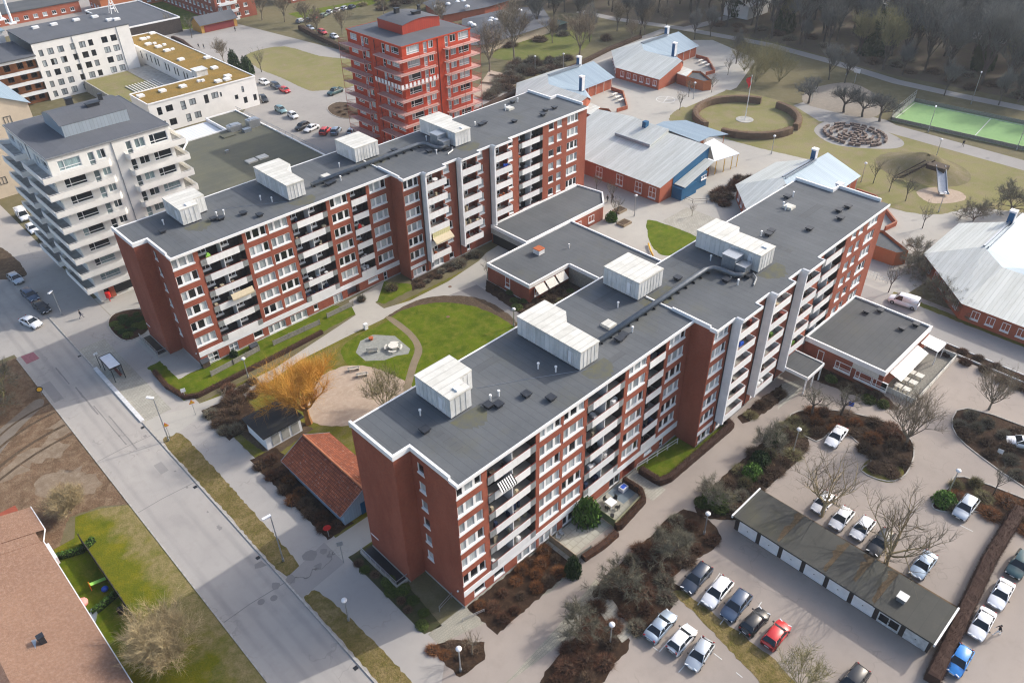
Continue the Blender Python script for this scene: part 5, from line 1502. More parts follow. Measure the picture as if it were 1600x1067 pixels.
# ================================================================ garages, sheds and houses
gr = E('garage_row', (67.5, 16, 0), 'row of lock-up garages with white doors and mossy dark flat roof', 'garage')
mb = MB(); mb.box((65.0, 4.0, 0), (70.4, 28.2, 2.25)); P(mb, 'wall', 'dark_wall', gr)
mb = MB()
for i, (a, b) in enumerate(((3.8, 10.4), (10.4, 16.3), (16.3, 22.3), (22.3, 28.4))):
    zz = 2.27+.05*i; mb.prism(rect(64.5, a+.005, 70.7, b-.005), zz, zz+.22)
rfg = P(mb, 'roof', 'felt_garage', gr)
mb = MB(); mb.box((64.4, 28.41, 2.3), (70.8, 28.6, 2.72)); mb.box((64.4, 3.6, 2.2), (70.8, 3.79, 2.6)); P(mb, 'verge_board', 'white_trim', gr)
for k in range(8):
    y = 27.6-k*2.98
    mb = MB(); mb.box((64.92, y-2.45, .1), (64.985, y, 2.05))
    o = P(mb, 'garage_door', 'white' if k not in (6, 7) else plain('worn_door', (.58, .60, .60), .5, 0, .4, .4, 1.2), gr)
    hd = MB(); hd.box((64.88, y-1.28, 1.0), (64.915, y-1.16, 1.1)); P(hd, 'handle', 'black', o)
    if k == 6:
        hd = MB(); hd.box((64.9, y-1.15, .5), (64.915, y-.15, 1.6)); hd.box((64.9, y-2.3, .5), (64.915, y-1.3, 1.6)); P(hd, 'window', 'glass_dark', o)
mb = MB()
for yy, zz in ((10.4, 2.545), (16.3, 2.595), (22.3, 2.645), (13.2, 2.55)):
    pts = [(70.6, yy-.1)]+[(70.6-5.6*k/9*(.8 if yy == 13.2 else 1), yy+(.35+.9*rng.random()*(1-k/11))) for k in range(10)]+[(64.8+(1.2 if yy == 13.2 else 0), yy+.05)]
    mb.face([(a, b, zz) for a, b in pts])
P(mb, 'leaf_litter', ground_mat('roof_litter', (.115, .08, .05), (.08, .065, .042), (.15, .105, .065), .6, 3), rfg)
x, y = at(1409, 936, 2.6); mb = MB(); mb.box((x-.45, y-.45, 2.5), (x+.45, y+.45, 3.1)); o = P(mb, 'vent_housing', 'galv', gr)
mb = MB(); mb.box((x-.55, y-.55, 3.1), (x+.55, y+.55, 3.18)); P(mb, 'lid', 'galv', o)
# red tiled shed
rs = E('tiled_outbuilding', (34, 70, 0), 'small blue-grey outbuilding with a red clay tile gable roof', 'shed')
mb = MB(); mb.box((30.6, 63.4, 0), (37.2, 76.6, 2.5)); mb.face([(30.6, 63.4, 2.5), (37.2, 63.4, 2.5), (33.9, 63.4, 4.3)]); mb.face([(37.2, 76.6, 2.5), (30.6, 76.6, 2.5), (33.9, 76.6, 4.3)])
P(mb, 'wall', seam_metal('blue_board', (.30, .42, .52), (.27, .38, .48), .8, .35, 'x', 0, .4, .1), rs)
mb = MB(); mb.face([(30.0, 63.0, 2.3), (33.9, 63.0, 4.5), (33.9, 77.0, 4.5), (30.0, 77.0, 2.3)]); mb.face([(33.9, 63.0, 4.5), (37.8, 63.0, 2.3), (37.8, 77.0, 2.3), (33.9, 77.0, 4.5)])
rr = P(mb, 'roof', 'tile_red', rs)
mb = MB(); mb.tube([(33.9, 63.0, 4.52), (33.9, 77.0, 4.52)], .14, 8); P(mb, 'ridge_tiles', plain('ridge', (.45, .17, .08), .8), rr)
mb = MB()
for y in (62.97, 77.03):
    mb.bar((30.0, y, 2.25), (33.9, y, 4.45), .06, .2); mb.bar((37.8, y, 2.25), (33.9, y, 4.45), .06, .2)
mb.bar((30.0, 63, 2.22), (30.0, 77, 2.22), .1, .1); P(mb, 'barge_board', 'grey_metal', rs)
mb = MB(); mb.box((33.2, 63.3, 0), (34.2, 63.39, 2.0)); P(mb, 'door', 'blue_wall', rs)
# white flat roofed shed
ws = E('flat_roofed_shed', (33.5, 85.3, 0), 'white block shed with a black felt roof under the golden willow', 'shed')
mb = MB(); mb.prism(rect(30.7, 82.5, 36.4, 87.8), 0, 2.5); P(mb, 'wall', 'fin', ws)
mb = MB(); mb.prism(rect(30.3, 82.1, 36.9, 88.1), 2.5, 2.7); P(mb, 'roof', felt('black_felt', (.028, .03, .034), (.04, .042, .045), (.02, .02, .022), .35, 'y'), ws)
mb = MB()
for x in (31.6, 33.2, 34.8): mb.box((x, 82.44, .3), (x+1.2, 82.49, 2.1))
P(mb, 'panel', 'concrete', ws)
# brown roofed terrace at the lower left
th = E('brown_roofed_terrace', (-4, 70, 0), 'terraced house with a brown tiled roof at the lower left corner', 'house')
mb = MB(); mb.box((-9, 20, 0), (1.6, 94, 2.6)); P(mb, 'wall', 'brick', th)
mb = MB(); mb.face([(2.1, 20, 2.7), (2.1, 85.3, 2.7), (-6.6, 85.3, 5.2), (-6.6, 20, 5.2)]); mb.face([(2.9, 87.3, 2.5), (2.9, 92.4, 2.5), (-6.6, 92.4, 5.2), (-6.6, 87.3, 5.2)]); mb.face([(1.9, 85.35, 2.75), (1.9, 87.25, 2.75), (-6.6, 87.25, 5.18), (-6.6, 85.35, 5.18)])
mb.face([(-6.6, 20, 5.2), (-6.6, 92.4, 5.2), (-14, 92.4, 3.0), (-14, 20, 3.0)])
rr = P(mb, 'roof', 'tile_brown', th)
mb = MB(); mb.bar((2.16, 20, 2.62), (2.16, 85.3, 2.62), .1, .1); mb.bar((2.96, 87.3, 2.44), (2.96, 92.5, 2.44), .1, .1); mb.bar((2.16, 85.3, 2.62), (2.96, 87.3, 2.5), .1, .1)
P(mb, 'gutter', 'white_trim', th)
c_ = at(52, 1007, 4.3); mb = MB(); mb.obox(c_, (.35, .94), 1.3, .5, 4.15, 4.32); P(mb, 'roof_walkway', 'galv', th)
c_ = at(66, 1000, 4.4); mb = MB(); mb.box((c_[0]-.3, c_[1]-.3, 4.0), (c_[0]+.3, c_[1]+.3, 5.1)); mb.box((c_[0]-.36, c_[1]-.36, 5.1), (c_[0]+.36, c_[1]+.36, 5.2)); P(mb, 'chimney', 'dark_metal', th)
mb = MB(); mb.box((2.0, 82.0, 1.2), (2.5, 85, 2.3)); P(mb, 'porch_panel', 'white', th)
# far houses along the top
def brick_block(x0, y0, x1, y1, H, label, wm='brick', rows=3, bal=False, cat='apartment block', name='brick_apartment_block', roofm='felt_tower'):
    root = E(name, ((x0+x1)/2, (y0+y1)/2, 0), label, cat)
    w_ = MB(); hs = []
    sp = 3.4; n_ = int((x1-x0)/sp)
    st = (H-.5)/rows
    for k in range(n_):
        for r in range(rows): hs.append((.9+k*sp, 2.5+k*sp, r*st+1.0, r*st+2.3, .15))
    hs2 = []; n2 = int((y1-y0)/sp)
    for k in range(n2):
        for r in range(rows): hs2.append((.9+k*sp, 2.5+k*sp, r*st+1.0, r*st+2.3, .15))
    facade(w_, (x0, y0, 0), (1, 0), (0, -1), x1-x0, H, hs); facade(w_, (x0, y1, 0), (0, -1), (-1, 0), y1-y0, H, hs2)
    facade(w_, (x1, y0, 0), (0, 1), (1, 0), y1-y0, H, []); facade(w_, (x1, y1, 0), (-1, 0), (0, 1), x1-x0, H, [])
    P(w_, 'wall', wm, root)
    for h_ in hs: add_window(root, 'w2', (x0+h_[0], y0+.08, h_[2]), (0, -1), 1.6, 1.3)
    for h_ in hs2: add_window(root, 'w2', (x0+.08, y1-h_[0], h_[2]), (-1, 0), 1.6, 1.3)
    r_ = MB(); r_.prism(rect(x0-.3, y0-.3, x1+.3, y1+.3), H, H+.3); P(r_, 'roof', roofm, root)
    if bal:
        for r in range(rows):
            b_ = MB(); b_.box((x0+1, y0-1.5, r*st+.1), (x0+8, y0-.01, r*st+.3)); b_.box((x0+1, y0-1.55, r*st+.3), (x0+8, y0-1.45, r*st+1.2)); P(b_, 'balcony', 'white', root)
    return root
q = at(395, 25); brick_block(q[0]-14, q[1], q[0]+2, q[1]+60, 9, 'red brick flats with a white balcony corner at the top edge, left of centre', 'brick', 3, True)
q = at(455, 6); brick_block(q[0], q[1], q[0]+50, q[1]+12, 9, 'red brick flats along the top edge beside the car park', 'brick', 3)
q = at(95, 25, 0); brick_block(q[0]-75, q[1], q[0]+8, q[1]+16, 4, 'long low red brick building with grey roof at the top left', 'brick_red', 1, False, 'building', 'brick_building', 'felt_y')
q = at(155, 18, 0); brick_block(q[0], q[1]-4, q[0]+30, q[1]+8, 5, 'low red brick house with a pale door beyond the white block', 'brick_orange', 1, False, 'house', 'brick_house')
q = at(215, 35); o = flat_house('dark_roofed_hall', rect(q[0]-14, q[1]-25, q[0]+6, q[1]+10), 5, 'dark blue roofed low hall behind the mossy roof', 'building', 'felt_tower', 'dark_wall', .3)
bn = E('yellow_barn', (*at(328, 48), 0), 'small yellow and red outbuilding with dark gable roof at the top', 'barn')
x, y = at(316, 53)
mb = MB(); mb.box((x, y, 0), (x+14, y+7, 2.8)); mb.face([(x, y, 2.8), (x, y+7, 2.8), (x, y+3.5, 5)]); P(mb, 'wall', plain('ochre', (.45, .25, .06), .8), bn)
mb = MB(); mb.box((x+1.2, y-.08, .1), (x+12.8, y-.01, 2.4)); P(mb, 'door', plain('oxblood', (.20, .03, .03), .8), bn)
mb = MB(); mb.face([(x-.5, y-.6, 2.7), (x+14.5, y-.6, 2.7), (x+14.5, y+3.5, 5.2), (x-.5, y+3.5, 5.2)]); mb.face([(x-.5, y+3.5, 5.2), (x+14.5, y+3.5, 5.2), (x+14.5, y+7.6, 2.7), (x-.5, y+7.6, 2.7)]); P(mb, 'roof', 'felt_tower', bn)
# kindergarten: long low roofs with white domes
def lowroof(name, poly, z0, z1, label, domes, wm):
    cx = sum(p[0] for p in poly)/len(poly); cy = sum(p[1] for p in poly)/len(poly)
    root = E(name, (cx, cy, 0), label, 'building')
    w_ = MB(); w_.prism([(cx+(a-cx)*.93, cy+(b-cy)*.93) for a, b in poly], 0, z0+.05, top=False); P(w_, 'wall', wm, root)
    r_ = MB(); ins = [(cx+(a-cx)*.45, cy+(b-cy)*.45) for a, b in poly]; n = len(poly)
    for i in range(n):
        j = (i+1) % n; r_.face([(*poly[i], z0), (*poly[j], z0), (*ins[j], z1), (*ins[i], z1)])
    r_.face([(a, b, z1) for a, b in ins]); P(r_, 'roof', 'felt_tower', root)
    for p in domes:
        x, y = at(*p, (z0+z1)/2+.3); d_ = MB(); d_.ball((x, y, z1-.2), 1.0, 8, 5, .6); P(d_, 'roof_dome', 'white', root)
    return root
lowroof('kindergarten', ats([(720, 72), (760, 70), (865, 38), (848, 12), (800, 12), (722, 30)], 3), 3, 4.6, 'dark roofed kindergarten with white roof domes behind the red tower', [(775, 33), (768, 31), (766, 35), (735, 38), (740, 41), (805, 18), (793, 24), (786, 23), (812, 18)], 'beige')
lowroof('kindergarten', ats([(690, 25), (760, 12), (800, 0), (720, -20), (660, 5)], 3), 3, 4.6, 'dark roofed kindergarten wing with many white domes at the top edge', [(700, 8), (682, 12), (724, 4), (715, 5), (690, 14), (730, 12), (703, 2)], 'brick_red')
hu = E('green_shed', (*at(871, 48), 0), 'dark green shed with pyramid roof on the kindergarten lawn', 'shed')
x, y = at(871, 48); mb = MB(); mb.box((x-2.6, y-2.2, 0), (x+2.6, y+2.2, 2.6)); P(mb, 'wall', 'dark_metal', hu)
mb = MB()
for a, b in (((-3, -2.6), (3, -2.6)), ((3, -2.6), (3, 2.6)), ((3, 2.6), (-3, 2.6)), ((-3, 2.6), (-3, -2.6))): mb.face([(x+a[0], y+a[1], 2.6), (x+b[0], y+b[1], 2.6), (x, y, 3.7)])
P(mb, 'roof', plain('shed_green', (.05, .09, .07), .7), hu)
for p, lb in (((1165, 22), 'small white and red building among the trees beyond the park'), ((1385, 27), 'pale building glimpsed through the wood, top right'), ((1555, 58), 'white roofed building glimpsed through the wood at the right')):
    x, y = at(*p); o = E('far_house', (x, y, 0), lb, 'house')
    mb = MB(); mb.box((x-7, y-5, 0), (x+7, y+5, 4.5)); P(mb, 'wall', 'render', o)
    mb = MB(); mb.face([(x-7.5, y-5.5, 4.4), (x+7.5, y-5.5, 4.4), (x+7.5, y, 6.6), (x-7.5, y, 6.6)]); mb.face([(x-7.5, y, 6.6), (x+7.5, y, 6.6), (x+7.5, y+5.5, 4.4), (x-7.5, y+5.5, 4.4)]); P(mb, 'roof', 'roof_white', o)
# ================================================================ vegetation
def rv(r, z=0.0):
    v = Vector((r.gauss(0, 1), r.gauss(0, 1), r.gauss(0, 1)+z))
    return v.normalized() if v.length > 1e-6 else Vector((0, 0, 1))
TREES = {}
def tree_kind(key, seed, H, trunk, spread, limbs=6, kids=3, levels=2, twigs=14, tl=.9, tw=.05, up=.35, rad=.16, gnarl=.18, bark='bark', twig='twig', start=None, droop=0):
    r = random.Random(seed)
    t = MB(); c = MB()
    crown_c = Vector((0, 0, trunk+(H-trunk)*.45))
    def branch(p, d, ln, ra, lev):
        pts = [p]; n = 4 if lev < 2 else 3
        q = p.copy(); dd = d.copy()
        for i in range(n):
            dd = (dd+rv(r)*gnarl+Vector((0, 0, up*.25-droop*lev*.1))).normalized()
            q = q+dd*(ln/n); pts.append(q.copy())
        rr = [ra*(1-.62*i/n) for i in range(n+1)]
        (t if lev <= 1 else c).tube(pts, rr, 5 if lev == 0 else (4 if lev == 1 else 3), cap=False)
        if lev >= levels:
            for _ in range(twigs):
                k = r.random()*n; i = min(int(k), n-1)
                a = pts[i].lerp(pts[i+1], k-i)
                e = (dd*.9+rv(r)*.9+Vector((0, 0, up-droop))).normalized()
                L_ = tl*(.5+r.random())
                c.strip(a, a+e*L_, tw, rv(r))
                if r.random() < .6:
                    b = a+e*L_*.5
                    c.strip(b, b+(e+rv(r)*.9).normalized()*L_*.6, tw*.8, rv(r))
            return
        for _ in range(kids):
            k = (.35+.65*r.random())*n; i = min(int(k), n-1)
            a = pts[i].lerp(pts[i+1], k-i)
            e = (dd*.75+rv(r)*.85+Vector((0, 0, up))).normalized()
            branch(a, e, ln*(.5+.25*r.random()), ra*.5, lev+1)
        # the leader goes on
        branch(pts[-1], (dd+rv(r)*.3).normalized(), ln*.55, ra*.38, lev+1)
    base = Vector((0, 0, -.05)); top = Vector((r.uniform(-.1, .1)*trunk, r.uniform(-.1, .1)*trunk, trunk))
    mid = base.lerp(top, .5)+Vector((r.uniform(-.1, .1), r.uniform(-.1, .1), 0))
    t.tube([base, mid, top], [rad*1.35, rad*1.05, rad], 7, cap=False)
    for i in range(limbs):
        a = math.tau*(i+r.random()*.7)/limbs
        f = r.random()
        reach = spread*(.55+.45*r.random())
        tgt = Vector((math.cos(a)*reach*(1-.5*f), math.sin(a)*reach*(1-.5*f), trunk+(H-trunk)*(.35+.5*f)))
        z0 = trunk*(1 if start is None else start+(1-start)*r.random())
        p = Vector((top.x*z0/trunk, top.y*z0/trunk, z0))
        v = tgt-p
        branch(p, v.normalized(), v.length*.72, rad*.62, 0)
    TREES[key] = (t.mesh('trunk', bark), c.mesh('crown', twig))
def tree(key, p, label, s=1.0, group=None, name='tree', rz=None, cat='tree', sz=None):
    a, b = TREES[key]
    root = E(name, (p[0], p[1], 0), label, cat, group, rz=rng.random()*6.28 if rz is None else rz)
    root.scale = (s, s, sz or s)
    link('trunk', a, root, local=(0, 0, 0)); link('crown', b, root, local=(0, 0, 0))
    return root
tree_kind('willow', 3, 9.3, 3.0, 7.2, limbs=8, kids=4, levels=2, twigs=40, tl=2.2, tw=.03, up=.36, rad=.42, gnarl=.2, bark='bark_gold', twig='twig_gold', start=.75)
tree_kind('big', 11, 10.5, 2.6, 7.0, limbs=7, kids=4, levels=2, twigs=6, tl=1.1, tw=.035, up=.25, rad=.24, gnarl=.22, bark='twig_straw', twig='twig', start=.7)
tree_kind('fan', 12, 8.5, 2.0, 5.5, limbs=9, kids=4, levels=2, twigs=9, tl=1.2, tw=.04, up=.45, rad=.17, gnarl=.12, bark='bark', twig='twig', start=.5)
tree_kind('pollard', 13, 5.2, 2.2, 2.6, limbs=6, kids=3, levels=2, twigs=6, tl=.5, tw=.06, up=.1, rad=.16, gnarl=.4, bark='bark_dark', twig='twig_grey')
tree_kind('bushy', 14, 4.4, .9, 3.3, limbs=9, kids=4, levels=2, twigs=17, tl=.6, tw=.04, up=.2, rad=.12, gnarl=.3, bark='bark', twig='twig_grey', start=.3)
tree_kind('bushy2', 15, 4.2, .7, 3.5, limbs=9, kids=4, levels=2, twigs=18, tl=.55, tw=.04, up=.15, rad=.11, gnarl=.32, bark='bark', twig='twig_grey', start=.3)
tree_kind('dome', 16, 5.0, .8, 5.0, limbs=18, kids=5, levels=2, twigs=22, tl=1.3, tw=.035, up=.3, rad=.10, gnarl=.1, bark='twig_straw', twig='twig_straw', start=.2)
tree_kind('multi', 17, 6.5, .6, 4.6, limbs=10, kids=4, levels=2, twigs=8, tl=1.1, tw=.04, up=.35, rad=.10, gnarl=.14, bark='twig_olive', twig='twig_olive', start=.2)
tree_kind('young', 18, 4.6, 1.8, 1.6, limbs=6, kids=3, levels=1, twigs=8, tl=.6, tw=.03, up=.4, rad=.06, gnarl=.15, bark='bark', twig='twig', start=.7)
tree_kind('young2', 19, 5.2, 2.0, 2.0, limbs=7, kids=3, levels=1, twigs=10, tl=.7, tw=.035, up=.35, rad=.07, gnarl=.18, bark='bark_dark', twig='twig_grey', start=.7)
tree_kind('orchard', 20, 6.5, 2.2, 5.2, limbs=7, kids=4, levels=2, twigs=16, tl=.9, tw=.06, up=.25, rad=.26, gnarl=.35, bark='bark_dark', twig='twig_wood')
for i in range(4):
    tree_kind('wood%d' % i, 30+i, 17+i, 5.5, 5.2, limbs=8, kids=4, levels=2, twigs=14, tl=2.0, tw=.10, up=.45, rad=.26, gnarl=.14, bark='bark_dark', twig='twig_wood', start=.6)
tree_kind('woodolive', 36, 15, 3.5, 5.4, limbs=9, kids=4, levels=2, twigs=16, tl=1.8, tw=.10, up=.4, rad=.24, gnarl=.14, bark='bark_dark', twig='twig_olive', start=.6)
for i in range(2):
    tree_kind('town%d' % i, 40+i, 11+i*2, 3.4, 5.0, limbs=8, kids=4, levels=2, twigs=10, tl=1.4, tw=.075, up=.35, rad=.22, gnarl=.2, bark='bark', twig='twig', start=.7)
SHR = {}
def shrub_mesh(tw, core, seed, n=420, leaf=False):
    key = (tw, core, seed, leaf)
    if key in SHR: return SHR[key]
    r = random.Random(seed)
    mb = MB()
    na, nb = 10, 5
    for a in range(nb+1):
        t = math.pi*.5*a/nb
        for b in range(na):
            q = math.tau*b/na
            k = .66*(.75+.5*r.random())
            mb.v.append((k*math.cos(t)*math.cos(q), k*math.cos(t)*math.sin(q), k*math.sin(t)*.9-.02))
    for a in range(nb):
        for b in range(na):
            d = (b+1) % na
            mb.f.append((a*na+b, a*na+d, (a+1)*na+d, (a+1)*na+b))
    ncore = len(mb.f)  # core lump added to block light; its dark tone stands in for inner shade
    for _ in range(n):
        q = r.random()*math.tau; t = math.asin(r.random())
        d = Vector((math.cos(t)*math.cos(q), math.cos(t)*math.sin(q), math.sin(t)*.9))
        a = d*(.48+.25*r.random())
        if leaf:
            c_ = d*(.68+.34*r.random()); s_ = .055+.05*r.random()
            u = rv(r)*s_; v = rv(r)*s_
            i = len(mb.v); mb.v += [tuple(c_-u), tuple(c_+v), tuple(c_+u), tuple(c_-v)]; mb.f.append((i, i+1, i+2, i+3))
        else:
            e = (d+rv(r)*.7+Vector((0, 0, .4))).normalized()
            mb.strip(a, a+e*(.3+.36*r.random()), .028+.018*r.random(), rv(r))
    me = mb.mesh('shrub')
    me.materials.append(mat(core)); me.materials.append(mat(tw))
    me.polygons.foreach_set('material_index', [0]*ncore+[1]*(len(mb.f)-ncore))
    me.update()
    SHR[key] = me
    return me
KINDS = {'red': ('shrub_red', 'core', False), 'brown': ('shrub_brown', 'core', False), 'beech': ('shrub_beech', 'core', False), 'olive': ('twig_olive', 'core', False), 'grey': ('twig_grey', 'core', False), 'green': ('leaf', 'core_green', True), 'dkgreen': ('leaf_dark', 'core_green', True), 'moss': ('shrub_green', 'core_green', True)}
def shrub(p, k, r_, h_, label, group=None, name='shrub'):
    tw_, co_, lf = KINDS[k]
    me = shrub_mesh(tw_, co_, rng.randint(1, 3), 1100 if lf else 800, lf)
    o = link(name, me, None, world=(p[0], p[1], 0), rz=rng.random()*6.28)
    o.scale = (r_, r_*(.85+.3*rng.random()), h_)
    tag(o, label, 'shrub', group)
    return o
def in_poly(p, poly):
    x, y = p; c = False; n = len(poly)
    for i in range(n):
        a, b = poly[i], poly[i-1]
        if (a[1] > y) != (b[1] > y) and x < (b[0]-a[0])*(y-a[1])/(b[1]-a[1])+a[0]: c = not c
    return c
def scatter(poly, gap, tries=900, r=None, rnd=None):
    rr = rnd or rng
    xs = [p[0] for p in poly]; ys = [p[1] for p in poly]
    out = []
    for _ in range(tries):
        p = (rr.uniform(min(xs), max(xs)), rr.uniform(min(ys), max(ys)))
        if in_poly(p, poly) and all((p[0]-q[0])**2+(p[1]-q[1])**2 > gap*gap for q in out): out.append(p)
    return out
def bed(poly, gap, kinds, rr, hh, label, group, inset=.35):
    cx = sum(p[0] for p in poly)/len(poly); cy = sum(p[1] for p in poly)/len(poly)
    gap *= 1.42; rr = (rr[0]*1.25, rr[1]*1.3); hh = (hh[0]*.8, hh[1]*.95)
    pts = scatter([(cx+(a-cx)*(1-inset*.25), cy+(b-cy)*(1-inset*.25)) for a, b in poly], gap)
    for p in pts:
        shrub(p, rng.choice(kinds), rng.uniform(*rr), rng.uniform(*hh), label, group)
# ---- single trees near the viewer
tree('willow', at(483, 661), 'golden orange pollarded willow beside the black roofed shed', 1.0, rz=.6, name='willow_tree')
tree('multi', at(603, 640), 'bare many stemmed tree between the sand play area and the near slab roof', 1.0, rz=1.0)
tree('pollard', at(1268, 650), 'gnarled pruned tree in the curved shrub bed, nearer the entrance canopy', 1.0, rz=0)
tree('pollard', at(1313, 650), 'gnarled pruned tree in the curved shrub bed, nearer the restaurant', 1.0, rz=2.2)
tree('fan', at(1414, 697), 'bare fan shaped tree at the end of the curved shrub bed in the car park', 1.0, rz=.3)
tree('big', at(1383, 884), 'large bare spreading tree behind the garages over the black estate car', 1.0, rz=.9)
tree('big', at(1283, 806), 'large bare spreading tree behind the far end of the garages', .92, rz=3.4)
tree('multi', at(1248, 1075), 'bare shrubby tree at the bottom edge below the red car', .8, rz=2)
for p, k, s, lb in (((1048, 868), 'bushy', 1.0, 'grey green bushy tree nearest the dark blue car'), ((968, 922), 'bushy2', 1.05, 'grey green bushy tree in the middle of the bed along the front path'), ((905, 985), 'bushy', .95, 'grey green bushy tree beside the paved garden steps'), ((1112, 785), 'bushy2', .9, 'bushy tree at the far end of the garage row corner'), ((1200, 700), 'bushy', .95, 'bushy tree opposite the lawn strip of the near slab')):
    tree(k, at(*p), lb, s, name='bushy_tree')
tree('fan', at(1545, 640), 'bare tree standing in the rounded island bed by the lane', .8, rz=1.7)
tree('young2', at(1552, 772), 'slim bare tree behind the silver car with the dark roof', 1.0)
tree('dome', at(262, 1030), 'big dome shaped bare bush at the bottom left beside the brown roof', 1.0, name='dome_shrub', cat='shrub')
tree('dome', at(112, 800), 'straw coloured bare bush between the muddy ground and the lawn', .62, name='dome_shrub', cat='shrub')
for p, s in (((5, 620), 1.35), ((-25, 660), 1.2)):
    o = tree('bushy', at(*p), 'dense olive brown bush at the left edge beside the road' if s > 1.3 else 'dense olive brown bush cut by the left edge of the photo', s, name='bushy_tree')
    o.children[1].material_slots[0].link = 'OBJECT'; o.children[1].material_slots[0].material = mat('twig_olive')
tree('young', at(738, 1022), 'pale bare young tree in the small planting island', 1.0)
tree('young2', at(762, 436), 'crooked little bare tree before the low community building', .8)
tree('young', at(352, 628), 'bare sapling by the garden path sign', .7)
for p, s, lb in (((962, 345), 1.1, 'bare tree in a planter box near the annex corner, nearer one'), ((955, 318), 1.05, 'bare tree in front of the school hall windows'), ((932, 300), .9, 'bare tree nearest the far slab end before the school hall')):
    tree('young2', at(*p), lb, s)
tree('young', at(1081, 338), 'staked young tree between the school hall and the small lawn', .75)
# ---- school yards and park
for i, p in enumerate(((868, 168), (1062, 172), (1112, 145), (1137, 118), (1076, 152))):
    tree('young2', at(*p), ['small bare tree inside the nearer walled school yard', 'bare tree on the lawn edge left of the hedge ring', 'bare tree beside the farther school pavilion wing', 'bare tree on the path bend behind the farther school pavilion', 'bare tree in front of the farther school pavilion'][i], 1.05)
for i, p in enumerate(((1263, 162), (1318, 176), (1347, 183), (1374, 190))):
    tree('orchard', at(*p), ['dark gnarled park tree, first of four from the left', 'dark gnarled park tree, second of four from the left', 'dark gnarled park tree, third of four from the left', 'dark gnarled park tree next to the green pitch'][i], .95+.05*(i % 2), group='gnarled park trees', name='park_tree')
for i, p in enumerate(((1217, 128), (1180, 130), (1195, 115), (1163, 112))):
    tree('multi', at(*p), 'spreading bare park tree in the cluster behind the hedge ring', 1.25, group='tree cluster behind the hedge ring', name='park_tree')
for i, p in enumerate(((1364, 287), (1389, 300), (1415, 314), (1441, 357), (1388, 457))):
    tree('young2', at(*p), ['slim bare tree left of the slide ramp', 'slim bare tree below the slide ramp', 'slim bare tree nearest the sand pit', 'bare sapling standing alone on the paved yard', 'bare tree beside the white van'][i], 1.1)
for p, lb in (((1520, 345), 'low bare bush before the pale school pavilion'), ((1580, 330), 'dark bare bush at the right edge above the pale school pavilion')):
    tree('bushy2', at(*p), lb, 1.1 if p[0] < 1550 else 1.6, name='bushy_tree')
for i, p in enumerate(((1420, 420), (1440, 432), (1462, 462), (1478, 470), (1432, 400), (1492, 488))):
    tree('bushy2', at(*p), 'bare brown bush against the wall of the pale school pavilion', .95, group='bushes along the pavilion wall', name='bushy_tree')
# ---- north side
for p, k, s, lb in (((350, 98), 'town0', .6, 'reddish bare tree on the paved square behind the moss roof'), ((409, 113), 'young2', 1.4, 'bare tree at the corner of the triangular lawn'), ((300, 60), 'young2', 1.5, 'pollarded tree behind the moss roof, nearest the yellow barn'), ((268, 52), 'young2', 1.5, 'pollarded tree behind the moss roof, second from the barn'), ((410, 32), 'town0', .9, 'bare tree in front of the brick flats at the top'), ((445, 35), 'town1', .75, 'bare tree at the end of the far car row'), ((497, 60), 'town0', .85, 'bare tree within the far car park, left one'), ((535, 55), 'town1', .7, 'bare tree within the far car park beside the red tower'), ((478, 40), 'town0', .7, 'bare tree between the two far rows of cars'),
        ((765, 112), 'town1', 1.1, 'tall bare tree right of the red tower on the kindergarten ground'), ((803, 92), 'town1', 1.15, 'tall bare tree beside the kindergarten lawn'), ((905, 92), 'town0', 1.2, 'wide bare tree above the blue school roof'), ((1000, 55), 'wood1', .8, 'tall tree at the gable of the farther pavilion'), ((600, 22), 'town1', .8, 'bare tree behind the red tower roof, left one'), ((655, 25), 'town0', .9, 'bare tree behind the red tower roof, right one'), ((690, 45), 'town0', .8, 'bare tree between red tower and kindergarten')):
    tree(k, at(*p), lb, s)
for i, p in enumerate(((367, 108), (388, 117))):
    shrub(at(*p), 'dkgreen', 2.1, 6.5, ['dark evergreen bush on the square, left of two', 'dark evergreen bush on the square, right of two'][i], name='evergreen_shrub')
rw = random.Random(5)
def wood(poly, gap, keys, smin, smax, label, group, tries, name='bare_tree'):
    for p in scatter(poly, gap, tries, rnd=rw):
        tree(rw.choice(keys), p, label, rw.uniform(smin, smax), group=group, name=name, rz=rw.random()*6.28)
wood([(250.5, 20), (248, 62), (247, 86), (254, 132), (251, 168), (275, 190), (330, 175), (400, 90), (360, 10), (300, -20)], 7.3, ['wood0', 'wood1', 'wood2', 'wood3', 'wood3', 'woodolive'], .9, 1.25, 'tall bare woodland tree beyond the footpath', 'woodland beyond the footpath', 6000, 'woodland_tree')
wood([(246, 176), (232, 215), (200, 262), (215, 330), (300, 290), (300, 200)], 9.5, ['wood0', 'wood1', 'wood2', 'woodolive'], .7, .95, 'bare tree in the loose wood along the top edge', 'loose wood along the top edge', 900)
wood([(205, 172), (240, 164), (246, 150), (235, 185), (208, 215), (190, 205)], 8.5, ['town0', 'town1', 'wood0'], .6, .85, 'bare tree between the kindergarten and the footpath', 'trees behind the school path', 300)
for p in ((1085, 62), (1110, 58), (1150, 100), (1255, 75), (1295, 125), (1320, 130), (1410, 118), (1475, 150), (1560, 165), (1590, 160)):
    tree('wood%d' % rw.randint(0, 1), at(*p), 'bare tree at the edge of the footpath by the wood', .55, group='trees lining the footpath', name='footpath_tree')
wood(ats([(640, 0), (700, -20), (900, -25), (960, 10), (900, 30), (870, 20), (800, 5), (700, 3)]), 9, ['town0', 'town1', 'wood1'], .7, 1.0, 'bare tree around the kindergarten at the top edge', 'kindergarten trees', 300)
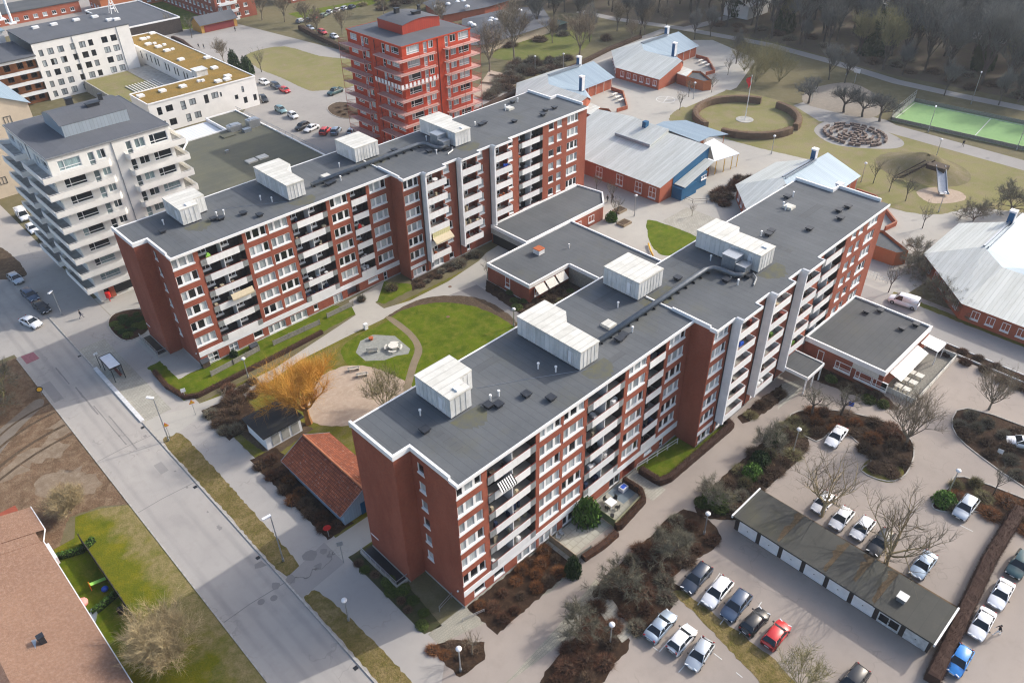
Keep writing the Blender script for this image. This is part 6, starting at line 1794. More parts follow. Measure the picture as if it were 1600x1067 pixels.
for p in scatter([(258, 30), (256, 80), (262, 130), (262, 165), (330, 160), (370, 80), (330, 20)], 24, 400, rnd=rw):
    shrub(p, 'dkgreen', rw.uniform(3.2, 4.6), rw.uniform(9, 14), 'dark ivy clad tree standing among the bare woodland', 'ivy clad trees in the wood', name='ivy_tree')['category'] = 'tree'
# ---- shrubs in beds
bed([(27.8, 63.2), (30.0, 63.1), (30.0, 82.2), (28.0, 82.4)], 1.15, ['brown', 'brown', 'beech', 'red'], (.75, 1.1), (.8, 1.3), 'bare brown shrub in the dense bed beside the tiled outbuilding', 'shrubs beside the tiled outbuilding')
bed([(27.9, 88.4), (30.4, 88.8), (33, 91), (33.5, 96.4), (28.2, 96.8)], 1.2, ['brown', 'grey', 'brown'], (.8, 1.2), (1.0, 1.5), 'bare brown shrub in the bed in front of the white shed', 'shrubs before the white shed')
bed(ats([(345, 610), (372, 600), (400, 590), (425, 600), (400, 620), (360, 628)]), 1.3, ['brown', 'red'], (.9, 1.2), (1.0, 1.4), 'bare reddish shrub behind the white shed by the path', 'shrubs along the path at the willow')
bed([(28.3, 44.6), (29.6, 44.2), (30.0, 50.6), (29.0, 58.0), (28.2, 58.5)], .9, ['moss', 'moss', 'brown'], (.5, .75), (.4, .6), 'low dark shrub in the bed at the west end of the near slab', 'shrubs at the near slab end')
bed([(34, 38.8), (46.4, 38.6), (46.4, 43), (34, 43)], 1.05, ['beech', 'red', 'beech', 'brown'], (.6, .95), (.7, 1.1), 'orange brown leafless shrub in the front bed of the near slab', 'orange shrubs before the near slab')
for i, pg in enumerate(SB):
    lab = ['reddish bare shrub in the bed at the bottom left of the car park', 'reddish bare shrub in the bed along the front path', 'shrub in the bed opposite the lawn strip', 'brown bare shrub in the curved bed by the restaurant', 'brown bare shrub in the rounded island at the right', 'tawny bare shrub beside the silver car at the right', 'low brown shrub at the bottom of the car park'][i]
    if i == 6: continue
    kk = [['red', 'red', 'brown'], ['red', 'brown', 'red', 'grey'], ['grey', 'brown', 'olive', 'moss', 'brown'], ['brown', 'red', 'beech', 'brown'], ['brown', 'brown', 'grey'], ['beech', 'brown', 'olive'], ['brown', 'olive']][i]
    bed(ats(pg), [1.35, 1.3, 1.3, 1.2, 1.5, 1.5, 1.6][i], kk, (.85, 1.25), (.8, 1.4), lab, 'shrubs of car park bed '+'abcdefg'[i])
for p, lb in (((1188, 722), 'dark green bush in the bed opposite the lawn strip'), ((1210, 690), 'dark green bush nearest the white globe lamp'), ((1175, 742), 'green bush near the garage corner'), ((1475, 785), 'rounded green bush beside the silver car'), ((1115, 782), 'light green mistletoe-like bush under the bare tree')):
    shrub(at(*p), 'green' if 'light' in lb or 'rounded' in lb or 'near the' in lb else 'dkgreen', 1.6, 1.9, lb, name='evergreen_shrub')
bed(ats([(1155, 655), (1195, 620), (1222, 605), (1222, 622), (1180, 652)]), 1.2, ['brown', 'brown', 'olive'], (.8, 1.1), (.9, 1.3), 'brown bare shrub between the front path and the white fins', 'shrubs under the white fins')
bed(ats([(1290, 590), (1372, 618), (1392, 640), (1350, 625), (1300, 600)]), 1.2, ['moss', 'brown', 'beech'], (.8, 1.1), (.9, 1.3), 'shrub at the foot of the restaurant wall', 'shrubs under the restaurant wall')
bed(ats([(668, 1014), (700, 1003), (754, 1006), (754, 1028), (718, 1052)]), .9, ['brown', 'beech'], (.45, .7), (.4, .6), 'low brown shrub in the small planting island', 'shrubs of the planting island')
bed([(120.7, 4), (122.3, 4), (122.3, 26), (120.7, 26)], 1.3, ['brown', 'grey', 'red'], (.7, 1.0), (.7, 1.1), 'bare shrub in the verge of the service lane', 'shrubs along the service lane')
bed([(118.3, 2), (119.8, 2), (119.8, 26), (118.6, 22)], 1.2, ['red', 'brown'], (.8, 1.1), (1.0, 1.4), 'reddish bare shrub between the car park and the lane', 'shrubs between car park and lane')
bed(ats([(645, 455), (700, 428), (735, 402), (745, 392), (700, 415), (650, 440)]), 1.1, ['brown', 'grey', 'brown'], (.6, .9), (.6, .9), 'bare shrub in the strip along the far slab', 'shrubs along the far slab')
for p, r_, lb in (((718, 415), 1.9, 'wide bare shrub in front of the far slab'), ((745, 400), 1.5, 'bare shrub at the passage of the far slab'), ((612, 452), 1.5, 'rounded pale green shrub on the small lawn of the far slab'), ((565, 470), 1.0, 'dark shrub by the garden fence end of the far slab')):
    shrub(at(*p), 'olive' if 'pale' in lb else 'grey', r_, 1.5, lb)
bed([(79.8, 80), (82.6, 79.6), (93.2, 79.2), (93.2, 81.8), (83, 81.8), (82.6, 92), (80.8, 90.5)], 1.1, ['moss', 'brown', 'brown'], (.6, .9), (.6, .9), 'dark shrub around the low community building', 'shrubs around the community building')
bed([(84, 75), (92, 76), (92, 79), (84, 78.6)], 1.2, ['olive', 'brown'], (.8, 1.1), (1, 1.4), 'straggly shrub in the inner yard', 'shrubs in the inner yard')
bed(ats([(175, 508), (182, 494), (222, 488), (228, 512), (198, 528)]), .85, ['dkgreen', 'moss'], (.55, .8), (.4, .55), 'low dark evergreen in the kerbed bed by the far slab corner', 'evergreens in the kerbed bed')
bed(ats([(1112, 305), (1130, 290), (1160, 272), (1175, 280), (1150, 300), (1140, 325), (1120, 325)]), 1.6, ['red', 'brown', 'red'], (1.2, 1.7), (1.4, 2.0), 'reddish bare shrub left of the half hidden school pavilion', 'shrubs at the half hidden pavilion')
bed(ats([(755, 160), (800, 95), (850, 95), (900, 88), (880, 105), (810, 128), (790, 145)]), 2.2, ['brown', 'grey'], (1.6, 2.3), (1.8, 2.6), 'big dark bare shrub below the kindergarten lawn', 'shrubs below the kindergarten lawn')
bed(ats([(520, 170), (540, 163), (575, 168), (560, 182), (530, 180)]), 1.6, ['brown'], (.7, .9), (.4, .6), 'low shrub in the oval bed of the north car park', 'shrubs in the oval bed')
bed(ats([(640, 55), (700, 30), (900, 40), (985, 60), (960, 75), (900, 60), (720, 90)]), 7, ['grey', 'brown'], (2.0, 3.0), (1.8, 2.6), 'dark undergrowth bush around the kindergarten', 'undergrowth around the kindergarten')
bed([(249, 30), (248, 80), (256, 130), (252, 165), (258, 172), (266, 130), (262, 60), (262, 30)], 4.6, ['grey', 'brown'], (2.0, 2.8), (1.4, 2.2), 'undergrowth bush along the wood edge', 'undergrowth along the wood edge')
bed(ats([(560, 10), (600, -2), (640, 5), (600, 18)]), 4, ['olive', 'brown'], (1.8, 2.4), (1.5, 2), 'bush at the top edge behind the far car park', 'bushes behind the far car park')
shrub(at(955, 345), 'green', 1.4, 2.4, 'bright green climber bush at the annex corner', name='evergreen_shrub')
shrub((52.9, 42.2), 'green', 1.9, 4.6, 'leafy dark green tree-like bush on the patio of the near slab', name='evergreen_shrub')
shrub(at(895, 897), 'dkgreen', 1.1, 3.6, 'pointed dark conifer at the garden fence corner', name='conifer_shrub')
shrub((38.2, 106.0), 'dkgreen', .7, 1.3, 'small dark conifer between the garden terraces of the far slab', name='conifer_shrub')
# ---- hedges
def hedge(pts, wd, h_, tw_, label, core='core', leaf=False, dens=150, closed=False, name='hedge'):
    mb = MB(); r = random.Random(len(pts)+int(wd*100))
    if closed: pts = pts+[pts[0]]
    q = []
    for a, b in zip(pts, pts[1:]):
        n = max(1, int(math.hypot(b[0]-a[0], b[1]-a[1])/.5))
        q += [(a[0]+(b[0]-a[0])*i/n, a[1]+(b[1]-a[1])*i/n) for i in range(n)]
    q.append(pts[-1])
    prof = [(-.5, 0), (-.48, .55), (-.4, .95), (0, 1.0), (.4, .95), (.48, .55), (.5, 0)]
    rows_ = []
    for i, p in enumerate(q):
        a = q[max(0, i-1)]; b = q[min(len(q)-1, i+1)]
        d = Vector((b[0]-a[0], b[1]-a[1])).normalized(); n = Vector((-d.y, d.x))
        row = []
        for s_, z in prof:
            k = 1+r.uniform(-.06, .06)
            mb.v.append((p[0]+n.x*s_*wd*.92*k, p[1]+n.y*s_*wd*.92*k, z*h_*.93*(1+r.uniform(-.03, .03))))
            row.append(len(mb.v)-1)
        rows_.append(row)
    for a, b in zip(rows_, rows_[1:]):
        for k in range(len(prof)-1): mb.f.append((a[k], b[k], b[k+1], a[k+1]))
    mb.f.append(tuple(rows_[0])); mb.f.append(tuple(rows_[-1][::-1]))
    nc = len(mb.f)
    for i in range(len(q)-1):
        a, b = Vector((*q[i], 0)), Vector((*q[i+1], 0)); d = (b-a).normalized(); n = Vector((-d.y, d.x, 0))
        for _ in range(int(dens*(b-a).length)):
            t = r.random(); side = r.random()
            base = a.lerp(b, t)
            if side < .5: o_ = base+n*r.uniform(-.46, .46)*wd+Vector((0, 0, h_*.9)); e = Vector((r.gauss(0, .5), r.gauss(0, .5), 1))
            else:
                s_ = 1 if side < .75 else -1
                o_ = base+n*s_*wd*.45+Vector((0, 0, h_*r.uniform(.1, .95))); e = n*s_*.8+Vector((r.gauss(0, .5), r.gauss(0, .5), .6))
            if leaf:
                u = rv(r)*.09; v = rv(r)*.09; i0 = len(mb.v); c_ = o_+e.normalized()*.08
                mb.v += [tuple(c_-u), tuple(c_+v), tuple(c_+u), tuple(c_-v)]; mb.f.append((i0, i0+1, i0+2, i0+3))
            else:
                mb.strip(o_, o_+e.normalized()*r.uniform(.15, .4), .035, rv(r))
    me = mb.mesh('hedge'); me.materials.append(mat(core)); me.materials.append(mat(tw_))
    me.polygons.foreach_set('material_index', [0]*nc+[1]*(len(mb.f)-nc)); me.update()
    o = link(name, me); tag(o, label, 'hedge')
    return o
MT['shrub_dkred'] = leafy('shrub_dkred', (.045, .024, .019), (.08, .045, .035))
cr = 'shrub_core_red'
MT[cr] = leafy(cr, (.04, .022, .017), (.065, .037, .028), sca=3)
hedge([(64.4, 42.6), (64.5, 39.4), (66, 38.9), (80.6, 38.8), (81.0, 40.4)], .95, 1.1, 'shrub_red', 'clipped reddish hedge around the lawn strip of the near slab', cr)
hedge([(61.3, 43.0), (61.4, 40.2), (60.4, 38.9), (55.0, 38.3), (54.3, 38.6)], .7, 1.15, 'shrub_beech', 'rounded beech hedge around the fenced patio garden', cr)
hedge([(48, 38.4), (51, 38.0), (53.8, 38.0)], .9, .8, 'shrub_beech', 'low beech hedge below the sunny patio', cr)
hedge([(92.5, 4.1), (82, 3.9), (72, 3.1), (61.8, 2.3)], 1.7, 1.5, 'shrub_dkred', 'wide clipped dark red hedge along the street at the lower right', cr, dens=260)
hedge([(27.0, 111), (26.8, 106), (27.6, 101.6), (29.2, 100.5), (45, 100.7), (52, 101.0)], .7, .7, 'shrub_red', 'low reddish hedge along the garden path below the far slab', cr)
hedge(ats([(88, 873), (110, 868), (130, 862), (148, 845)]), .6, .9, 'leaf', 'green hedge between two back gardens of the terrace', 'core_green', True, 90)
hedge(ats([(135, 968), (160, 950), (185, 928)]), .6, .9, 'leaf', 'green hedge nearer the bottom between the back gardens', 'core_green', True, 90)
ringc = (185.5, 102.6)
def ring(a0, a1, lb):
    n = max(6, int(abs(a1-a0)/8))
    hedge([(ringc[0]+13.3*math.cos(R(a0+(a1-a0)*i/n)), ringc[1]+13.3*math.sin(R(a0+(a1-a0)*i/n))) for i in range(n+1)], 1.7, 1.9, 'hedge_beech', lb, 'shrub_brown', dens=90)
ring(15, 163, 'long curved beech hedge on the back and left of the flagpole ring')
ring(-82, -6, 'curved beech hedge on the right side of the flagpole ring')
ring(-175, -92, 'curved beech hedge on the near side of the flagpole ring')
hedge(ats([(470, 46), (500, 62), (535, 78), (560, 90)]), 2.2, 1.6, 'shrub_brown', 'dark hedge beside the far car park, left of the red tower', 'core', dens=25)
hedge(ats([(270, 60), (285, 66), (300, 78), (322, 95)]), 1.4, .8, 'shrub_red', 'low red hedge behind the moss roof', cr, dens=25)
hedge(ats([(745, 178), (800, 150), (850, 125)]), 2.2, 1.2, 'shrub_brown', 'low brown hedge along the school footpath', 'core', dens=25)
hedge(ats([(850, 125), (900, 105), (950, 80), (1000, 60)]), 1.6, 1.2, 'shrub_brown', 'brown hedge along the upper school footpath', 'core', dens=20)
# ================================================================ cars
CARP = {}
def loft(secs, closed=True):
    mb = MB(); mb.smooth = True
    n = len(secs[0])
    for s in secs: mb.v += s
    for i in range(len(secs)-1):
        for k in range(n-1):
            a = i*n+k
            mb.f.append((a, a+n, a+n+1, a+1))
    if closed:
        mb.f.append(tuple(range(n-1, -1, -1))); mb.f.append(tuple((len(secs)-1)*n+k for k in range(n)))
    return mb
def car_parts(kind):
    if kind in CARP: return CARP[kind]
    D = {  # length, width, roof height, belt, hood end, windscreen top, roof end, rear glass foot, tail height
        'hatch': (4.1, 1.76, 1.48, .95, 1.05, .35, -1.35, -1.85, .98),
        'sedan': (4.6, 1.80, 1.43, .94, 1.05, .30, -.95, -1.65, .98),
        'estate': (4.7, 1.82, 1.48, .95, 1.10, .35, -1.75, -2.18, 1.0),
        'suv': (4.5, 1.86, 1.66, 1.05, 1.10, .45, -1.55, -2.05, 1.08),
        'van': (5.0, 1.98, 1.98, 1.12, 1.55, .95, -2.30, -2.42, 1.15),
        'pickup': (5.2, 1.88, 1.78, 1.08, 1.25, .60, -.75, -1.0, 1.08)}[kind]
    Ln, W, Hh, bl, xh, xs, xr, xg, th = D
    hw = W/2; f = Ln/2
    xs_ = [(-f, .45, .80, .80), (-f+.06, .28, th-.12, .92), (-f+.35, .22, th, .97), (xg, .22, th, 1), (0, .22, bl, 1), (xh, .22, bl-.02, 1), (f-.6, .22, bl-.16, .98), (f-.2, .25, bl-.26, .92), (f-.02, .35, bl-.36, .80), (f, .42, .60, .74)]
    secs = []
    for x, z0, z1, k in xs_:
        w_ = hw*k
        secs.append([(x, -w_*.96, z0), (x, -w_, z0+(z1-z0)*.35), (x, -w_*.985, z1-.10), (x, -w_*.90, z1-.015), (x, 0, z1+.02), (x, w_*.90, z1-.015), (x, w_*.985, z1-.10), (x, w_, z0+(z1-z0)*.35), (x, w_*.96, z0), (x, -w_*.96, z0)])
    body = loft(secs)
    # roof panel and pillars
    rw = hw*.74
    roof = loft([[(x, -rw*k, z-.05), (x, -rw*k*.93, z), (x, 0, z+.03), (x, rw*k*.93, z), (x, rw*k, z-.05)] for x, z, k in ((xs+.02, Hh-.09, .96), (xs-.25, Hh-.02, 1), ((xs+xr)/2, Hh, 1), (xr+.25, Hh-.01, .98), (xr-.02, Hh-.08, .94))], False)
    i0 = len(body.v); body.v += roof.v; body.f += [tuple(i0+k for k in q) for q in roof.f]
    gb = hw*.91
    for s in (-1, 1):
        for a, b in (((xh, s*gb, bl), (xs, s*rw*.96, Hh-.07)), ((xg, s*gb, th), (xr, s*rw*.95, Hh-.07)), (((xs+xr)/2-.1, s*(gb+.012), bl), ((xs+xr)/2-.1, s*(rw+.015), Hh-.06))):
            body.bar(a, b, .075, .06)
    glass = MB()
    i0 = 0
    lo = [(xh-.02, gb), (xg+.02, gb)]; hi = [(xs, rw*.955), (xr, rw*.95)]
    zb = bl-.03
    v = [(lo[0][0], -gb, zb), (lo[0][0], gb, zb), (lo[1][0], gb, th-.03), (lo[1][0], -gb, th-.03), (hi[0][0], -hi[0][1], Hh-.075), (hi[0][0], hi[0][1], Hh-.075), (hi[1][0], hi[1][1], Hh-.075), (hi[1][0], -hi[1][1], Hh-.075)]
    glass.v = v; glass.f = [(0, 1, 5, 4), (2, 3, 7, 6), (1, 2, 6, 5), (3, 0, 4, 7)]
    if kind == 'van':
        body.box((xr+.02, -hw*.95, bl-.02), (xs-.75, -hw*.80, Hh-.06)); body.box((xr+.02, hw*.80, bl-.02), (xs-.75, hw*.95, Hh-.06)); body.box((xr+.0, -hw*.8, bl-.02), (xr+.12, hw*.8, Hh-.07))
    if kind == 'pickup':
        body.box((-f+.1, -hw*.96, bl-.05), (xg-.05, -hw*.88, bl+.12)); body.box((-f+.1, hw*.88, bl-.05), (xg-.05, hw*.96, bl+.12)); body.box((-f+.05, -hw*.88, bl-.05), (-f+.12, hw*.88, bl+.12))
    r_ = .32 if kind not in ('suv', 'van', 'pickup') else .36
    wheel = MB(); wheel.tube([(0, -.11, 0), (0, .11, 0)], r_, 14)
    rim = MB(); rim.tube([(0, -.125, 0), (0, .125, 0)], r_*.6, 10)
    hl = MB(); hl.box((-.05, -.2, -.06), (.05, .2, .06))
    tl = MB(); tl.box((-.04, -.11, -.13), (.04, .11, .13))
    mi = MB(); mi.box((-.07, -.1, -.06), (.07, .1, .07))
    pl = MB(); pl.box((-.012, -.26, -.055), (.012, .26, .055))
    CARP[kind] = dict(body=body.mesh('body', 'white'), window=glass.mesh('window', 'car_glass'), wheel=wheel.mesh('wheel', 'tyre'), rim=rim.mesh('rim', 'rim'), headlight=hl.mesh('headlight', 'lens'), tail=tl.mesh('tail_light', 'tail'), mirror=mi.mesh('mirror', 'black'), plate=pl.mesh('number_plate', 'white'), D=D, r=r_)
    return CARP[kind]
PAINT = {'white': (.78, .79, .81), 'silver': (.48, .53, .58), 'bluesilver': (.33, .41, .50), 'grey': (.18, .20, .22), 'black': (.016, .017, .02), 'navy': (.025, .04, .07), 'dkblue': (.05, .085, .15), 'blue': (.02, .22, .62), 'red': (.55, .025, .025), 'teal': (.03, .08, .085), 'paleteal': (.22, .36, .38), 'green': (.12, .17, .13)}
for k, c in PAINT.items(): MT['paint_'+k] = paint('paint_'+k, c, .35 if k in ('silver', 'bluesilver', 'grey', 'paleteal') else 0)
def car(rear, front, kind, colr, label, group=None, small_=False, name='parked_car', h_=.4):
    a, b = Vector(at(*rear, h_)), Vector(at(*front, h_))
    c = (a+b)/2; d = b-a
    p = car_parts(kind); Ln, W = p['D'][0], p['D'][1]
    rz = math.atan2(d.y, d.x)
    root = E(name, (c.x, c.y, 0.02), label, 'van' if kind == 'van' else 'car', group, rz)
    bo = link('body', p['body'], root, local=(0, 0, 0))
    bo.material_slots[0].link = 'OBJECT'; bo.material_slots[0].material = mat('paint_'+colr)
    link('window', p['window'], root, local=(0, 0, 0))
    f = Ln/2; hw = W/2; r_ = p['r']
    for x in (f-.85, -f+.8):
        for s in (-1, 1):
            o = link('wheel', p['wheel'], root, local=(x, s*(hw-.10), r_))
            if not small_: link('rim', p['rim'], o, local=(0, 0, 0))
    for s in (-1, 1):
        o = link('headlight', p['headlight'], root, local=(f-.10, s*(hw-.36), .62)); o.rotation_euler[2] = -s*.35
        o = link('tail_light', p['tail'], root, local=(-f+.05, s*(hw-.26), .80)); o.rotation_euler[2] = s*.2
        if not small_:
            link('mirror', p['mirror'], root, local=(p['D'][4]-.12, s*(hw+.07), p['D'][3]+.06))
    if not small_:
        link('number_plate', p['plate'], root, local=(f+.005, 0, .5)); link('number_plate', p['plate'], root, local=(-f-.005, 0, .6))
    return root
CARS = [
 ((1106, 884), (1070, 925), 'estate', 'navy', 'dark navy estate car nearest the shrub bed in the front row'),
 ((1140, 903), (1100, 950), 'estate', 'white', 'white estate car between two dark blue cars'),
 ((1166, 927), (1133, 968), 'suv', 'dkblue', 'dark blue people carrier with silver roof rails beside the white estate'),
 ((1162, 990), (1195, 955), 'hatch', 'black', 'black hatchback with its red tail lights towards the viewer'),
 ((1192, 1018), (1232, 968), 'hatch', 'red', 'bright red hatchback under the bare shrubby tree'),
 ((1012, 1002), (1051, 957), 'sedan', 'bluesilver', 'pale blue saloon at the left end of the lower row'),
 ((1047, 1020), (1082, 980), 'hatch', 'white', 'white hatchback seen from behind in the lower row'),
 ((1108, 1000), (1077, 1047), 'hatch', 'silver', 'silver white hatchback facing the viewer in the lower row'),
 ((1345, 1050), (1316, 1085), 'estate', 'black', 'dark car cut by the bottom edge of the photo'),
 ((1318, 668), (1294, 699), 'sedan', 'white', 'white saloon parked alone against the curved shrub bed'),
 ((1300, 772), (1272, 802), 'hatch', 'white', 'white car with its bonnet under the bare tree behind the garages'),
 ((1329, 794), (1299, 829), 'hatch', 'white', 'white hatchback second from the left behind the garages'),
 ((1362, 808), (1331, 846), 'hatch', 'white', 'white hatchback third from the left behind the garages'),
 ((1389, 832), (1361, 866), 'estate', 'black', 'black estate car with silver roof rails under the big bare tree'),
 ((1455, 866), (1428, 902), 'sedan', 'bluesilver', 'blue grey saloon right of the big bare tree'),
 ((1523, 775), (1492, 815), 'suv', 'silver', 'silver car with a dark glass roof beside the green bush'),
 ((1618, 698), (1578, 689), 'hatch', 'white', 'white car cut by the right edge of the photo'),
 ((1606, 862), (1577, 906), 'suv', 'teal', 'dark green car with grey roof at the right edge on the street'),
 ((1576, 906), (1550, 953), 'sedan', 'white', 'white saloon second in the street row behind the hedge'),
 ((1546, 952), (1520, 1000), 'sedan', 'white', 'white saloon with a dark glass roof beside the walking man'),
 ((1511, 1010), (1484, 1057), 'hatch', 'blue', 'bright blue car at the near end of the street row'),
 ((29, 330), (43, 346), 'van', 'white', 'white van at the left edge below the white tower'),
 ((42, 349), (60, 368), 'hatch', 'white', 'white car parked behind the white van'),
 ((62, 366), (80, 384), 'hatch', 'black', 'dark car half hidden under the tower balconies'),
 ((14, 428), (36, 445), 'hatch', 'silver', 'silver car at the left edge of the street'),
 ((37, 453), (59, 472), 'estate', 'dkblue', 'dark blue car parked in the shade at the kerb'),
 ((54, 472), (77, 490), 'sedan', 'black', 'black car parked in the shade beside the street lamp'),
 ((34, 498), (64, 511), 'sedan', 'white', 'white car driving on the street at the left'),
 ((1440, 482), (1384, 464), 'van', 'white', 'white delivery van on the lane beside the restaurant'),
]
for r_, f_, k, c, lb in CARS:
    car(r_, f_, k, c, lb, small_=r_[1] < 420 and k != 'van', name='parked_van' if k == 'van' else 'parked_car')
SQ = [((406, 127), (420, 132), 'hatch', 'white', 'white car beside the white wing corner'), ((424, 132), (438, 139), 'suv', 'navy', 'dark car between the white and the red one on the square'), ((438, 139), (453, 145), 'hatch', 'red', 'red car parked beside the triangular lawn'), ((408, 152), (416, 160), 'suv', 'black', 'dark car half hidden by the white wing corner'),
      ((432, 169), (446, 177), 'suv', 'paleteal', 'pale teal car by the podium railing'), ((449, 176), (467, 187), 'hatch', 'white', 'white hatchback by the podium railing'), ((481, 195), (464, 203), 'suv', 'black', 'black car beside the white saloon at the podium'), ((498, 196), (475, 207), 'sedan', 'white', 'white saloon at the far podium row'), ((502, 212), (514, 200), 'suv', 'red', 'red car in the row behind the far slab'), ((520, 212), (530, 200), 'suv', 'bluesilver', 'pale blue car in the row behind the far slab'), ((546, 212), (556, 201), 'suv', 'silver', 'silver car half hidden by a roof housing of the far slab'),
      ((535, 140), (512, 149), 'pickup', 'teal', 'dark green pick-up truck driving below the triangular lawn')]
for r_, f_, k, c, lb in SQ: car(r_, f_, k, c, lb, small_=True)
far = [((464, 36), (478, 31)), ((478, 35), (489, 29)), ((487, 31), (499, 25)), ((500, 28), (512, 22)), ((510, 23), (521, 17)), ((522, 20), (533, 14)), ((533, 17), (544, 11)), ((544, 15), (556, 9)), ((478, 42), (492, 48)), ((497, 48), (511, 54)), ((515, 55), (530, 61)), ((30, 28), (44, 35)), ((42, 26), (55, 31)), ((55, 24), (68, 29)), ((68, 20), (82, 27)), ((80, 16), (94, 24))]
fc = ['silver', 'grey', 'red', 'green', 'silver', 'white', 'silver', 'navy', 'silver', 'red', 'white', 'silver', 'navy', 'white', 'navy', 'grey']
fl_ = ['silver car at the left end of the far row', 'dark grey car second in the far row', 'red car in the far row', 'dull green car in the far row', 'silver car after the green one in the far row', 'white car in the far row', 'silver car next to the white one in the far row', 'dark car at the right end of the far row', 'silver car in the second far row', 'red car in the second far row', 'white car in the second far row beside the red tower', 'silver car at the left end beyond the white block', 'dark blue car second beyond the white block', 'white car third beyond the white block', 'dark blue car fourth beyond the white block', 'dark car at the right end beyond the white block']
for i, (r_, f_) in enumerate(far): car(r_, f_, 'hatch' if i % 3 else 'estate', fc[i], fl_[i], small_=True)
# ================================================================ street furniture
def lamp(base, H, label, arm=None, globe=False, name='street_lamp'):
    x, y = at(*base)
    root = E(name, (x, y, 0), label, 'lamp')
    mb = MB(); mb.tube([(x, y, 0), (x, y, H*.3), (x, y, H)], [.11, .085, .06], 8); mb.cyl((x, y), .15, 0, .5, 8)
    P(mb, 'pole', 'galv', root)
    hd = MB()
    if globe: hd.smooth = True; hd.ball((x, y, H+.18), .34, 12, 8, .72)
    else:
        d = Vector(arm or (1, 0)).normalized()
        hd.obox((x+d.x*.45, y+d.y*.45), d, 1.05, .36, H-.02, H+.14)
    P(hd, 'lamp_head', 'white_trim' if globe else 'fin', root)
    return root
lamp((443, 876), 8.2, 'tall street lamp on the dry verge in sunlight, in front of the tiled outbuilding', (-1, .1))
lamp((545, 969), 3.6, 'shorter lamp on the shaded verge beside the near slab', None, True)
lamp((97, 492), 5.0, 'street lamp beside the black car at the left', (-.8, -.6))
lamp((264, 688), 8.0, 'tall slim street lamp at the bus stop verge', (-.6, .8))
lamp((720, 1048), 4.0, 'globe lamp in the small planting island', None, True)
lamp((1239, 706), 4.1, 'globe lamp in the bed opposite the lawn strip', None, True)
lamp((1100, 834), 3.6, 'globe lamp by the far end of the garages', None, True)
lamp((953, 1007), 3.6, 'globe lamp beside the paved garden steps', None, True)
lamp((1481, 772), 4.2, 'globe lamp beside the rounded green bush', None, True)
lamp((388, 590), 3.6, 'globe lamp on the garden path below the far slab', None, True)
lamp((991, 338), 4.6, 'pale lamp post in front of the school hall corner', None, True)
lamp((803, 510), 3.4, 'globe lamp at the tip of the oval lawn', None, True)
for p, lb in (((1205, 241), 'park lamp on the lawn below the hedge ring'), ((1345, 285), 'park lamp behind the half hidden pavilion roof'), ((1466, 332), 'park lamp below the slide'), ((836, 112), 'footpath lamp left above the blue school roof'), ((880, 108), 'footpath lamp right above the blue school roof'), ((1083, 155), 'lamp in front of the farther pavilion wing'), ((1462, 247), 'thin lamp behind the slide hill')):
    lamp(p, 4.4, lb, None, True, 'park_lamp')
for p, lb in (((1450, 207), 'floodlight mast at the near touchline of the green pitch'), ((1517, 163), 'tall floodlight mast behind the green pitch'), ((1322, 118), 'slim mast behind the park trees'), ((1588, 235), 'floodlight mast at the right end of the green pitch')):
    lamp(p, 8.5 if 'tall' in lb else 6.5, lb, (1, .3), False, 'floodlight_mast')
# pitch boards and cages
pc = ats([(1392, 189), (1428, 159), (1650, 205), (1650, 247)])
def board_fence(a, b, h_, m, label, posts=True, cat='fence', name='fence', th=.08):
    a = Vector(a); b = Vector(b); d = (b-a); ln = d.length; d.normalize()
    mid = (a+b)/2
    root = E(name, (mid.x, mid.y, 0), label, cat)
    mb = MB(); mb.obox(mid, d, ln, th, .06, h_); P(mb, 'boards', m, root)
    if posts:
        n = max(2, int(ln/2.4)+1)
        for i in range(n):
            p = a+d*(ln*i/(n-1))
            q = MB(); q.box((p.x-.07, p.y-.07, 0), (p.x+.07, p.y+.07, h_+.08)); P(q, 'post', m, root)
    return root
board_fence(pc[3], pc[0], 1.0, 'wood_grey', 'grey board fence along the near touchline of the green pitch')
board_fence(pc[1], pc[2], 1.0, 'wood_grey', 'grey board fence along the far touchline of the green pitch')
board_fence(pc[0], pc[1], 1.6, 'concrete', 'pale goal end fence of the green pitch')
def mesh_fence(a, b, h_, m, label, gap=.5, top=True, name='railing', cat='railing', rails=2, wd=.05, pgap=2.0):
    a = Vector((*a, 0)); b = Vector((*b, 0)); d = b-a; ln = d.length; d.normalize(); mid = (a+b)/2
    root = E(name, tuple(mid), label, cat)
    n = max(2, int(ln/pgap)+1); q = MB()
    for i in range(n):
        p = a+d*(ln*i/(n-1)); q.bar(p, p+Vector((0, 0, h_)), wd*1.4)
    P(q, 'posts', m, root)['kind'] = 'stuff'
    r_ = MB()
    for k in range(rails):
        z = h_*(k+1)/rails-.02; r_.bar(a+Vector((0, 0, z)), b+Vector((0, 0, z)), wd)
    if gap:
        n = int(ln/gap)
        for i in range(n): p = a+d*(ln*(i+.5)/n); r_.bar(p+Vector((0, 0, .08)), p+Vector((0, 0, h_-.04)), wd*.5)
    P(r_, 'rails', m, root)
    return root
mesh_fence(pc[0], pc[1], 3.2, 'galv', 'tall ball fence at the goal end of the green pitch', 1.0, rails=4)
for p, lb in (((1268, 158), 'white goal hoop at the sports yard'), ((1335, 130), 'white basketball hoop at the sports yard back')):
    x, y = at(*p); o = E('basketball_hoop', (x, y, 0), lb, 'hoop')
    mb = MB(); mb.cyl((x, y), .08, 0, 3.2, 6); P(mb, 'post', 'galv', o)
    mb = MB(); mb.box((x-.06, y-.9, 2.9), (x+.06, y+.9, 4.0)); P(mb, 'backboard', 'white', o)
